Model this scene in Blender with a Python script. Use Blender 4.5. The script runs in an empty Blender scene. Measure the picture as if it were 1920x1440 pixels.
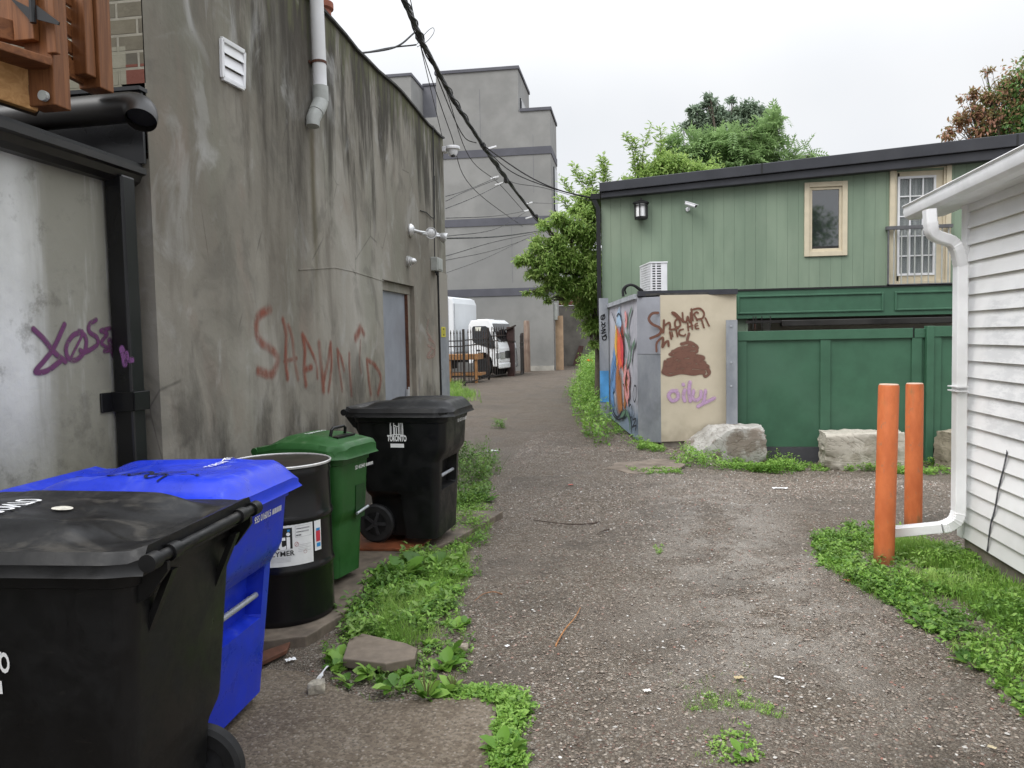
import bpy, math, random
import numpy as np
from mathutils import Vector, Matrix
random.seed(7); RNG = np.random.default_rng(11)
SC = bpy.context.scene
COL = SC.collection
PI = math.pi

# ------------------------------------------------------------------ camera
YAW, PITCH, ROLL, FPX, EYE = .15408744, .05904, .0193, 1450., 1.6
_f = np.array([-math.sin(YAW)*math.cos(PITCH), math.cos(YAW)*math.cos(PITCH), -math.sin(PITCH)])
_r = np.array([math.cos(YAW), math.sin(YAW), 0.]); _d = np.cross(_f, _r)
CM = np.array([math.cos(ROLL)*_r+math.sin(ROLL)*_d, math.cos(ROLL)*_d-math.sin(ROLL)*_r, _f])
CP = np.array([0., 0., EYE])
cam = bpy.data.objects.new('camera', bpy.data.cameras.new('camera')); COL.objects.link(cam)
R3 = Matrix(((CM[0][0], -CM[1][0], -CM[2][0]), (CM[0][1], -CM[1][1], -CM[2][1]), (CM[0][2], -CM[1][2], -CM[2][2])))
cam.matrix_world = Matrix.Translation(Vector(CP)) @ R3.to_4x4()
cam.data.sensor_width = 36; cam.data.lens = FPX*36/1920
cam.data.clip_start = .05; cam.data.clip_end = 2000
SC.camera = cam

# ------------------------------------------------------------------ world, sun, exposure
SUN_EL, SUN_AZ = math.radians(50), math.radians(222)
W = bpy.data.worlds.new("World"); SC.world = W; W.use_nodes = True
nt = W.node_tree; nt.nodes.clear()
wo = nt.nodes.new('ShaderNodeOutputWorld'); bg = nt.nodes.new('ShaderNodeBackground')
sky = nt.nodes.new('ShaderNodeTexSky'); sky.sky_type = 'NISHITA'; sky.sun_disc = False
sky.sun_elevation = SUN_EL; sky.sun_rotation = SUN_AZ; sky.air_density = 1.5; sky.dust_density = 4; sky.ozone_density = 1
bw = nt.nodes.new('ShaderNodeRGBToBW'); nt.links.new(sky.outputs[0], bw.inputs[0])
tc = nt.nodes.new('ShaderNodeTexCoord'); nz = nt.nodes.new('ShaderNodeTexNoise'); nz.inputs['Scale'].default_value = 1.6; nz.inputs['Detail'].default_value = 5
nt.links.new(tc.outputs['Generated'], nz.inputs['Vector'])
rp = nt.nodes.new('ShaderNodeValToRGB'); nt.links.new(nz.outputs['Fac'], rp.inputs[0])
rp.color_ramp.elements[0].position = .3; rp.color_ramp.elements[0].color = (7.9, 8.35, 9.0, 1)
rp.color_ramp.elements[1].position = .7; rp.color_ramp.elements[1].color = (10.2, 10.35, 10.6, 1)
mx = nt.nodes.new('ShaderNodeMix'); mx.data_type = 'RGBA'; mx.inputs[0].default_value = .88
nt.links.new(bw.outputs[0], mx.inputs[6]); nt.links.new(rp.outputs[0], mx.inputs[7])
_sx = nt.nodes.new('ShaderNodeSeparateXYZ'); nt.links.new(tc.outputs['Generated'], _sx.inputs[0])
_mr = nt.nodes.new('ShaderNodeMapRange'); _mr.interpolation_type = 'SMOOTHSTEP'; nt.links.new(_sx.outputs[2], _mr.inputs[0])
for _i, _v in enumerate((.25, .85, .645, 1.95)): _mr.inputs[_i+1].default_value = _v          # overcast skies are brightest overhead
_mm = nt.nodes.new('ShaderNodeMix'); _mm.data_type = 'RGBA'; _mm.blend_type = 'MULTIPLY'; _mm.inputs[0].default_value = 1
nt.links.new(mx.outputs[2], _mm.inputs[6]); nt.links.new(_mr.outputs[0], _mm.inputs[7])
nt.links.new(_mm.outputs[2], bg.inputs['Color']); bg.inputs['Strength'].default_value = .1
nt.links.new(bg.outputs[0], wo.inputs[0])
sl = bpy.data.lights.new('sun', 'SUN'); sl.energy = 1.2; sl.angle = math.radians(35); sl.color = (1, .97, .93)
so = bpy.data.objects.new('sun', sl); COL.objects.link(so)
_sd = Vector((math.sin(SUN_AZ)*math.cos(SUN_EL), math.cos(SUN_AZ)*math.cos(SUN_EL), math.sin(SUN_EL)))
so.rotation_euler = _sd.to_track_quat('Z', 'Y').to_euler(); so.location = (0, 0, 30)
SC.view_settings.view_transform = 'Standard'; SC.view_settings.look = 'None'
SC.view_settings.gamma = 1; SC.view_settings.exposure = .66
SC.cycles.max_bounces = 6; SC.cycles.transparent_max_bounces = 12

# ------------------------------------------------------------------ measuring
def ray(px, py): return CM.T @ np.array([(px-960)/FPX, (py-720)/FPX, 1.])
def on(ax, val, px, py):
    v = ray(px, py); return CP+v*(val-CP[ax])/v[ax]
def hit(px, py, P0, n):
    v = ray(px, py); P0 = np.array(P0, float); n = np.array(n, float)
    return CP+v*((P0-CP)@n)/(v@n)
def onX(x, px, py): return on(0, x, px, py)
def onY(y, px, py): return on(1, y, px, py)
def ss(a, b, x):
    t = np.clip((np.asarray(x, float)-a)/(b-a), 0, 1); return t*t*(3-2*t)
def gz(x, y):
    return .27*ss(12, 33, y) - .29*ss(7, 11.4, y)*ss(.1, 1.9, x)*(1-ss(16, 22, y))
def at(px, py):
    z = 0.
    for _ in range(25):
        p = on(2, z, px, py); z = z*.5+.5*float(gz(p[0], p[1]))
    return p

# ------------------------------------------------------------------ materials
class NT:
    def __init__(s, name, rough=.7, spec=.4):
        s.m = bpy.data.materials.new(name); s.m.use_nodes = True; s.t = s.m.node_tree
        s.b = s.t.nodes['Principled BSDF']; s.b.inputs['Roughness'].default_value = rough
        s.b.inputs['Specular IOR Level'].default_value = spec
        s._pos = None
    def n(s, k): return s.t.nodes.new(k)
    def put(s, i, v):
        if hasattr(v, 'node'): s.t.links.new(v, i)
        elif isinstance(v, (tuple, list)) and i.type == 'RGBA': i.default_value = (*v[:3], 1)
        else: i.default_value = v
    @property
    def pos(s):
        if s._pos is None: s._pos = s.n('ShaderNodeNewGeometry').outputs['Position']
        return s._pos
    def objco(s): return s.n('ShaderNodeTexCoord').outputs['Object']
    def attr(s, name, out='Fac'):
        a = s.n('ShaderNodeAttribute'); a.attribute_name = name; return a.outputs[out]
    def xyz(s, v=None):
        x = s.n('ShaderNodeSeparateXYZ'); s.t.links.new(v if v is not None else s.pos, x.inputs[0]); return x.outputs
    def vec(s, x=0., y=0., z=0.):
        c = s.n('ShaderNodeCombineXYZ'); [s.put(c.inputs[i], q) for i, q in enumerate((x, y, z))]; return c.outputs[0]
    def scale(s, v, k):
        m = s.n('ShaderNodeVectorMath'); m.operation = 'MULTIPLY'; s.put(m.inputs[0], v); m.inputs[1].default_value = k; return m.outputs[0]
    def M(s, op, a, b=0., c=0., clamp=False):
        m = s.n('ShaderNodeMath'); m.operation = op; m.use_clamp = clamp
        for i, q in enumerate((a, b, c)): s.put(m.inputs[i], q)
        return m.outputs[0]
    def mr(s, v, a, b, c=0., d=1., smooth=True):
        m = s.n('ShaderNodeMapRange'); m.interpolation_type = 'SMOOTHSTEP' if smooth else 'LINEAR'
        for i, q in enumerate((v, a, b, c, d)): s.put(m.inputs[i], q)
        return m.outputs[0]
    def mix(s, f, a, b, mode='MIX'):
        m = s.n('ShaderNodeMix'); m.data_type = 'RGBA'; m.blend_type = mode
        s.put(m.inputs[0], f); s.put(m.inputs[6], a); s.put(m.inputs[7], b); return m.outputs[2]
    def noise(s, v, sc, det=5, rough=.55, dist=0.):
        m = s.n('ShaderNodeTexNoise'); s.put(m.inputs['Vector'], v); m.inputs['Scale'].default_value = sc
        m.inputs['Detail'].default_value = det; m.inputs['Roughness'].default_value = rough; m.inputs['Distortion'].default_value = dist
        return m.outputs['Fac']
    def vor(s, v, sc, feature='F1', out='Distance'):
        m = s.n('ShaderNodeTexVoronoi'); m.feature = feature; s.put(m.inputs['Vector'], v); m.inputs['Scale'].default_value = sc; return m.outputs[out]
    def ramp(s, v, *st):
        r = s.n('ShaderNodeValToRGB'); s.put(r.inputs[0], v); e = r.color_ramp.elements
        while len(e) < len(st): e.new(.5)
        for i, (p, c) in enumerate(st): e[i].position = p; e[i].color = (*c, 1) if len(c) == 3 else c
        return r.outputs[0]
    def bump(s, h, st=.3, dist=.01, nrm=None):
        b = s.n('ShaderNodeBump'); b.inputs['Strength'].default_value = st; b.inputs['Distance'].default_value = dist
        s.put(b.inputs['Height'], h)
        if nrm is not None: s.t.links.new(nrm, b.inputs['Normal'])
        return b.outputs[0]
    def fin(s, col=None, rough=None, nrm=None, metal=None):
        if col is not None: s.put(s.b.inputs['Base Color'], col)
        if rough is not None: s.put(s.b.inputs['Roughness'], rough)
        if nrm is not None: s.put(s.b.inputs['Normal'], nrm)
        if metal is not None: s.put(s.b.inputs['Metallic'], metal)
        return s.m

def plain(name, col, rough=.6, var=.18, sc=9, metal=0., bump=.1, dirt=None, spec=.4):
    m = NT(name, rough, spec); p = m.objco()
    a = m.noise(p, sc, 6, .6); b = m.noise(p, sc*.22, 3)
    lo = tuple(c*(1-var) for c in col); hi = tuple(min(1, c*(1+var)) for c in col)
    c = m.mix(m.mr(a, .3, .7), lo, hi)
    if dirt:
        c = m.mix(m.M('MULTIPLY', m.mr(b, .48, .7), .6), c, dirt)
    return m.fin(c, m.mr(b, .3, .7, rough*.8, min(1, rough*1.2)), m.bump(a, bump, .005), metal)

def spray(name, col, soft=.5, dens=1., metal=0, streak=0.):
    m = NT(name, .75, .2)
    a = m.M('ABSOLUTE', m.attr('across')); p = m.pos
    al = m.mr(a, 1., 1.-soft, 0., 1.)
    n = m.noise(p, 16, 4, .7); al = m.M('MULTIPLY', al, m.mr(n, .25, .5, .72 if dens >= 1 else .25, dens), clamp=True)
    if streak: al = m.M('MULTIPLY', al, m.mr(m.noise(m.scale(p, (1, 1, .12)), 14, 3), .36, .58, 1-streak, 1.), clamp=True)
    m.put(m.b.inputs['Alpha'], al)
    return m.fin(m.mix(n, tuple(c*.85 for c in col), tuple(min(1, c*1.15) for c in col)))

def leafmat(name, dark, mid, light, tint=None, trans=.3):
    m = NT(name, .5, .35); r = m.attr('rnd')
    c = m.ramp(r, (0., dark), (.5, mid), (1., light))
    if tint: c = m.mix(m.mr(m.attr('tint'), .4, .6), c, tint)
    m.fin(c)
    t = m.n('ShaderNodeBsdfTranslucent'); m.put(t.inputs[0], m.mix(.5, c, tuple(min(1, q*1.5) for q in light)))
    x = m.n('ShaderNodeMixShader'); x.inputs[0].default_value = trans
    m.t.links.new(m.b.outputs[0], x.inputs[1]); m.t.links.new(t.outputs[0], x.inputs[2])
    m.t.links.new(x.outputs[0], m.t.nodes['Material Output'].inputs[0]); return m.m

# ------------------------------------------------------------------ mesh building
def tag(o, label=None, cat=None, group=None, kind=None):
    for k, v in (('label', label), ('category', cat), ('group', group), ('kind', kind)):
        if v: o[k] = v
    return o
def empty(name, loc=(0, 0, 0), rz=0., label=None, cat=None, group=None):
    o = bpy.data.objects.new(name, None); COL.objects.link(o); o.location = tuple(float(q) for q in loc); o.rotation_euler = (0, 0, rz)
    o.empty_display_size = .1
    return tag(o, label, cat, group)
class MB:
    def __init__(s): s.v = []; s.f = []; s.mi = []; s.at = {}
    def add(s, vs, fs, mi=0):
        k = len(s.v); s.v += [tuple(float(c) for c in v) for v in vs]; s.f += [[i+k for i in f] for f in fs]; s.mi += [mi]*len(fs); return s
    def box(s, lo, hi, mi=0, M=None):
        x0, y0, z0 = lo; x1, y1, z1 = hi
        vs = [(x0, y0, z0), (x1, y0, z0), (x1, y1, z0), (x0, y1, z0), (x0, y0, z1), (x1, y0, z1), (x1, y1, z1), (x0, y1, z1)]
        if M is not None: vs = [tuple(M @ Vector(v)) for v in vs]
        return s.add(vs, [(0, 3, 2, 1), (4, 5, 6, 7), (0, 1, 5, 4), (1, 2, 6, 5), (2, 3, 7, 6), (3, 0, 4, 7)], mi)
    def bar(s, a, b, w, h, up=(0, 0, 1), mi=0):
        a, b = Vector([float(q) for q in a]), Vector([float(q) for q in b]); d = b-a; L = d.length; d.normalize(); u = Vector(up); x = d.cross(u)
        if x.length < 1e-4: x = d.cross(Vector((1, 0, 0)))
        x.normalize(); u = x.cross(d)
        vs = []
        for p in (a, b):
            for i, j in ((-1, -1), (1, -1), (1, 1), (-1, 1)): vs.append(p+x*(i*w/2)+u*(j*h/2))
        return s.add(vs, [(0, 1, 2, 3), (7, 6, 5, 4), (0, 4, 5, 1), (1, 5, 6, 2), (2, 6, 7, 3), (3, 7, 4, 0)], mi)
    def tube(s, pts, r, n=10, mi=0, cap=True, rect=None):
        pts = [Vector([float(q) for q in p]) for p in pts]; R = r if isinstance(r, (list, tuple, np.ndarray)) else [r]*len(pts)
        k = len(s.v); u = None
        for i, p in enumerate(pts):
            d = (pts[min(i+1, len(pts)-1)]-pts[max(i-1, 0)]).normalized()
            if u is None: u = d.cross(Vector((0, 0, 1))); u = u if u.length > 1e-3 else d.cross(Vector((0, 1, 0)))
            u = (u-d*u.dot(d)).normalized(); w = d.cross(u)
            for j in range(n):
                a = 2*PI*(j+.5)/n
                if rect: q = u*(rect[0]*(1 if math.cos(a) > 0 else -1))+w*(rect[1]*(1 if math.sin(a) > 0 else -1))
                else: q = (u*math.cos(a)+w*math.sin(a))*R[i]
                s.v.append(tuple(p+q))
        for i in range(len(pts)-1):
            for j in range(n):
                a = k+i*n+j; b = k+i*n+(j+1) % n; s.f.append([a, b, b+n, a+n]); s.mi.append(mi)
        if cap:
            s.f.append([k+j for j in range(n)][::-1]); s.f.append([k+(len(pts)-1)*n+j for j in range(n)]); s.mi += [mi, mi]
        return s
    def lathe(s, prof, n=32, c=(0, 0, 0), ax='z', mi=0):
        k = len(s.v)
        for r, z in prof:
            for j in range(n):
                a = 2*PI*j/n; p = (r*math.cos(a), r*math.sin(a), z)
                if ax == 'y': p = (p[0], z, p[1])
                if ax == 'x': p = (z, p[0], p[1])
                s.v.append((p[0]+c[0], p[1]+c[1], p[2]+c[2]))
        for i in range(len(prof)-1):
            for j in range(n):
                a = k+i*n+j; b = k+i*n+(j+1) % n; s.f.append([a, b, b+n, a+n]); s.mi.append(mi)
        if prof[0][0] > 1e-4: s.f.append([k+j for j in range(n)][::-1]); s.mi.append(mi)
        if prof[-1][0] > 1e-4: s.f.append([k+(len(prof)-1)*n+j for j in range(n)]); s.mi.append(mi)
        return s
    def loft(s, rings, cap=True, mi=0):
        k = len(s.v); n = len(rings[0])
        for r in rings: s.v += [tuple(float(c) for c in p) for p in r]
        for i in range(len(rings)-1):
            for j in range(n):
                a = k+i*n+j; b = k+i*n+(j+1) % n; s.f.append([a, b, b+n, a+n]); s.mi.append(mi)
        if cap: s.f.append([k+j for j in range(n)][::-1]); s.f.append([k+(len(rings)-1)*n+j for j in range(n)]); s.mi += [mi, mi]
        return s
    def prism(s, poly, d, mi=0):       # poly of 3-D points, extruded by vector d
        n = len(poly); d = Vector([float(q) for q in d]); vs = [Vector([float(q) for q in p]) for p in poly]; vs += [p+d for p in vs]
        return s.add(vs, [list(range(n))[::-1], [n+i for i in range(n)]]+[[i, (i+1) % n, n+(i+1) % n, n+i] for i in range(n)], mi)
    def grid(s, P, mi=0, flip=False):
        P = np.asarray(P, float); a, b = P.shape[:2]; k = len(s.v); s.v += [tuple(p) for p in P.reshape(-1, 3)]
        for i in range(a-1):
            for j in range(b-1):
                q = [k+i*b+j, k+i*b+j+1, k+(i+1)*b+j+1, k+(i+1)*b+j]; s.f.append(q[::-1] if flip else q); s.mi.append(mi)
        return s
    def build(s, name, mat, parent=None, smooth=False, bevel=0., angle=40, sub=0, fix=True):
        me = bpy.data.meshes.new(name); me.from_pydata(s.v, [], s.f)
        for m in (mat if isinstance(mat, (list, tuple)) else [mat]): me.materials.append(m)
        me.polygons.foreach_set('material_index', s.mi)
        for k, (dom, arr) in s.at.items():
            a = me.attributes.new(k, 'FLOAT', dom); a.data.foreach_set('value', np.asarray(arr, np.float32))
        if fix:
            import bmesh; bm = bmesh.new(); bm.from_mesh(me); bmesh.ops.recalc_face_normals(bm, faces=bm.faces); bm.to_mesh(me); bm.free()
        me.update()
        if smooth: 
            me.polygons.foreach_set('use_smooth', [True]*len(me.polygons)); me.set_sharp_from_angle(angle=math.radians(angle))
        o = bpy.data.objects.new(name, me); COL.objects.link(o)
        if parent: o.parent = parent
        if bevel:
            b = o.modifiers.new('bevel', 'BEVEL'); b.width = bevel; b.segments = 2; b.limit_method = 'ANGLE'; b.angle_limit = math.radians(50)
        return o
def npmesh(name, V, F, mat, parent=None, attrs=None, smooth=False, nside=None):
    V = np.asarray(V, np.float32); F = np.asarray(F, np.int32); k = F.shape[1]
    me = bpy.data.meshes.new(name); me.vertices.add(len(V)); me.vertices.foreach_set('co', V.ravel())
    me.loops.add(F.size); me.loops.foreach_set('vertex_index', F.ravel())
    me.polygons.add(len(F)); me.polygons.foreach_set('loop_start', np.arange(0, F.size, k, dtype=np.int32)); me.polygons.foreach_set('loop_total', np.full(len(F), k, np.int32))
    me.update(calc_edges=True); me.materials.append(mat)
    for a, arr in (attrs or {}).items():
        x = me.attributes.new(a, 'FLOAT', 'POINT'); x.data.foreach_set('value', np.asarray(arr, np.float32))
    if smooth: me.polygons.foreach_set('use_smooth', np.ones(len(F), bool))
    o = bpy.data.objects.new(name, me); COL.objects.link(o)
    if parent: o.parent = parent
    return o
def cr(pts, k=6):            # Catmull-Rom through 2-D/3-D points
    P = [np.array(p, float) for p in pts]
    if len(P) < 3: return P
    P = [2*P[0]-P[1]]+P+[2*P[-1]-P[-2]]; out = []
    for i in range(1, len(P)-2):
        for j in range(k):
            t = j/k; a, b, c, d = P[i-1:i+3]
            out.append(.5*(2*b+(c-a)*t+(2*a-5*b+4*c-d)*t*t+(3*b-a-3*c+d)*t**3))
    return out+[P[-2]]
def ribbons(name, strokes, to3d, nrm, mat, parent, label=None, off=.003, step=.0003, k=6):
    """strokes: list of (points2d, width) or (points2d, [widths]); to3d maps a 2-D point on the surface."""
    n = np.array(nrm, float) if not callable(nrm) else None
    V = []; F = []; A = []
    for si, (pts, w) in enumerate(strokes):
        c2 = cr(pts, k); P = [np.array(to3d(*p)) for p in c2]; m = len(P)
        ws = np.interp(np.linspace(0, 1, m), np.linspace(0, 1, len(w)), w) if isinstance(w, (list, tuple)) else [w]*m
        b = len(V)
        nn = [n if n is not None else np.array(nrm(*p)) for p in c2]
        ext = [P[0]-(P[1]-P[0])/max(1e-6, np.linalg.norm(P[1]-P[0]))*ws[0]*.4]+P+[P[-1]+(P[-1]-P[-2])/max(1e-6, np.linalg.norm(P[-1]-P[-2]))*ws[-1]*.4]
        for i, p in enumerate(ext):
            q = min(max(i-1, 0), m-1); end = i in (0, m+1)
            t = ext[min(i+1, m+1)]-ext[max(i-1, 0)]; t /= max(1e-9, np.linalg.norm(t)); sd = np.cross(nn[q], t)
            sd /= max(1e-9, np.linalg.norm(sd))
            for a in (-1, 0, 1):
                V.append(p+sd*a*ws[q]/2+nn[q]*(off+si*step)); A.append(1. if end else a)
        for i in range(m+1):
            for j in (0, 1): q = b+i*3+j; F.append((q, q+1, q+4, q+3))
    o = npmesh(name, V, F, mat, parent, {'across': A})
    if label: o['label'] = label
    return o
def sprayed(name, strokes, to3d, nrm, mat, parent, label=None, off=.003, cell=1.3):
    """one thin layer of paint: a fine grid over the strokes, 'across' = distance to the nearest stroke over its half width."""
    n = np.array(nrm, float); C3 = []; HW = []; A2_ = []
    for pts, w in strokes:
        c2 = cr(pts, 8); P = np.array([to3d(*p) for p in c2]); ws = np.interp(np.linspace(0, 1, len(P)), np.linspace(0, 1, len(w)), w) if isinstance(w, (list, tuple)) else np.full(len(P), w)
        for i in range(len(P)-1):
            k = max(2, int(np.linalg.norm(P[i+1]-P[i])/(ws[i]*.12))+1); t = np.linspace(0, 1, k)[:, None]; C3.append(P[i]*(1-t)+P[i+1]*t); HW.append(np.interp(t[:, 0], [0, 1], [ws[i], ws[i+1]])/2)
        A2_ += [tuple(p) for p in c2]
    C3 = np.concatenate(C3); HW = np.concatenate(HW)*1.08; A2_ = np.array(A2_); lo, hi = A2_.min(0)-12, A2_.max(0)+12
    U = np.arange(lo[0], hi[0], cell); V_ = np.arange(lo[1], hi[1], cell); G = np.array([[to3d(u, v) for v in V_] for u in U]); Gf = G.reshape(-1, 3); a = np.full(len(Gf), 9.)
    for i in range(0, len(C3), 64):
        d = np.linalg.norm(Gf[:, None]-C3[None, i:i+64], axis=2)/HW[None, i:i+64]; a = np.minimum(a, d.min(1))
    ix = np.arange(len(Gf)).reshape(len(U), len(V_)); F = np.stack([ix[:-1, :-1], ix[1:, :-1], ix[1:, 1:], ix[:-1, 1:]], -1).reshape(-1, 4); F = F[a[F].min(1) < 1.05]
    used, inv = np.unique(F, return_inverse=True); o = npmesh(name, Gf[used]+n*off, inv.reshape(-1, 4), mat, parent, {'across': np.minimum(a[used], 1.3)})
    if label: o['label'] = label
    return o
def textmesh(body, size=1., bold=0.):
    cu = bpy.data.curves.new('lettering', 'FONT'); cu.body = body; cu.size = size; cu.align_x = 'CENTER'; cu.align_y = 'CENTER'; cu.offset = bold; cu.resolution_u = 3
    o = bpy.data.objects.new('lettering', cu); COL.objects.link(o)
    bpy.context.view_layer.update()
    me = bpy.data.meshes.new_from_object(o); v = [(p.co.x, p.co.y) for p in me.vertices]; f = [list(p.vertices) for p in me.polygons]
    bpy.data.objects.remove(o); bpy.data.meshes.remove(me); return v, f
# leaf scatter ------------------------------------------------------
def frames(N, d, spin=None):      # rotation matrices whose local +x follows unit vectors d
    d = d/np.linalg.norm(d, axis=1, keepdims=True); u = RNG.normal(size=(N, 3))*.35+np.array([0, 0, 1.])
    y = np.cross(u, d); y /= np.linalg.norm(y, axis=1, keepdims=True)+1e-9; z = np.cross(d, y)
    return np.stack([d, y, z], axis=2)
def scatter(tv, tf, P, Rm, S):
    tv = np.asarray(tv, float); tf = np.asarray(tf, int); N = len(P)
    V = np.einsum('nij,kj->nki', Rm, tv)*np.asarray(S).reshape(N, 1, 1)+P[:, None, :]
    F = tf[None]+(np.arange(N)*len(tv))[:, None, None]
    return V.reshape(-1, 3), F.reshape(-1, tf.shape[1])
LEAF = ([(0, 0, 0), (.45, .26, .05), (1, 0, -.12), (.45, -.26, .05)], [(0, 3, 2, 1)])
LEAF2 = ([(0, 0, 0), (.3, .2, .06), (.7, .17, .03), (1, 0, -.15), (.7, -.17, .03), (.3, -.2, .06), (.35, 0, 0), (.72, 0, -.03)],
         [(0, 6, 1, 1), (6, 7, 2, 1), (7, 3, 2, 2), (0, 5, 6, 6), (5, 4, 7, 6), (4, 3, 7, 7)])
BROAD = ([(0, 0, 0), (.18, .18, .05), (.5, .33, .08), (.8, .22, .03), (1, 0, -.1), (.8, -.22, .03), (.5, -.33, .08), (.18, -.18, .05), (.3, 0, -.01), (.7, 0, 0)],
         [(0, 8, 1, 1), (8, 9, 2, 1), (9, 4, 3, 2), (0, 7, 8, 8), (7, 6, 9, 8), (6, 5, 4, 9)])
NARROW = ([(0, 0, 0), (.5, .15, .05), (1, 0, -.12), (.5, -.15, .05)], [(0, 3, 2, 1)])
BLADE = ([(0, -.03, 0), (0, .03, 0), (.35, .03, .02), (.35, -.03, .02), (.7, .02, -.03), (.7, -.02, -.03), (1, 0, -.16), (1, 0, -.16)],
         [(0, 3, 2, 1), (3, 5, 4, 2), (5, 7, 6, 4)])
def tri2quad(F):   # degenerate quads -> drop duplicates by nudging (kept as quads with a repeated index is invalid)
    return F
def fixleaf(t):
    v = list(t[0]); fs = []
    for f in t[1]:
        if len(set(f)) < 4:
            a, b, c = [q for i, q in enumerate(f) if q not in f[:i]]
            m = tuple((np.array(v[b])+np.array(v[c]))/2); v.append(m); fs.append((a, b, len(v)-1, c))
        else: fs.append(tuple(f))
    return v, fs
LEAF2 = fixleaf(LEAF2); BROAD = fixleaf(BROAD)
def _frond(pairs=7, w=.3):
    v = []; f = []
    for i in range(pairs):
        t = .12+.8*i/(pairs-1); L = w*(1-.5*abs(t-.45)); z = -.35*t*t
        for sg in (-1, 1):
            b = len(v); v += [(t, 0, z), (t+.05+L*.1, sg*L*.45, z-.01), (t+.1+L*.12, sg*L, z-.10*L-.02), (t-.03, sg*L*.5, z-.02)]; f.append((b, b+1, b+2, b+3))
    b = len(v); v += [(.9, 0, -.28), (1., .05, -.35), (1.15, 0, -.45), (1., -.05, -.35)]; f.append((b, b+1, b+2, b+3))
    return v, f
FROND = _frond()
class Leaves:
    def __init__(s): s.V = []; s.F = []; s.r = []; s.t = []; s.n = 0
    def add(s, tmpl, P, d, S, rnd=None, tint=None):
        N = len(P)
        if N == 0: return
        V, F = scatter(tmpl[0], tmpl[1], P, frames(N, d), S); k = len(tmpl[0])
        s.V.append(V); s.F.append(F+s.n); s.n += len(V)
        r = RNG.random(N) if rnd is None else np.clip(rnd+RNG.normal(size=N)*.2, 0, 1)
        s.r.append(np.repeat(r, k)); s.t.append(np.repeat(np.zeros(N) if tint is None else tint, k))
    def build(s, name, mat, parent=None):
        return npmesh(name, np.concatenate(s.V), np.concatenate(s.F), mat, parent, {'rnd': np.concatenate(s.r), 'tint': np.concatenate(s.t)})
def inpoly(P, poly):
    x, y = P[:, 0], P[:, 1]; c = np.zeros(len(P), bool); n = len(poly)
    for i in range(n):
        x0, y0 = poly[i][:2]; x1, y1 = poly[(i+1) % n][:2]
        k = ((y0 > y) != (y1 > y)) & (x < (x1-x0)*(y-y0)/((y1-y0) if abs(y1-y0) > 1e-9 else 1e-9)+x0); c ^= k
    return c
def samp(poly, N):
    poly = np.array([p[:2] for p in poly]); lo = poly.min(0); hi = poly.max(0); out = []
    k = 0
    while sum(map(len, out)) < N and k < 60:
        Q = lo+(hi-lo)*RNG.random((N*2, 2)); out.append(Q[inpoly(Q, poly)]); k += 1
    Q = np.concatenate(out)[:N]; return Q
def vn(x, y, s):    # cheap smooth value noise in 0..1
    return .5+.25*(np.sin(x*s*1.7+1.3*np.sin(y*s*1.1+.7))+np.sin(y*s*1.9+1.7*np.sin(x*s*.9+2.1)))

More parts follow.
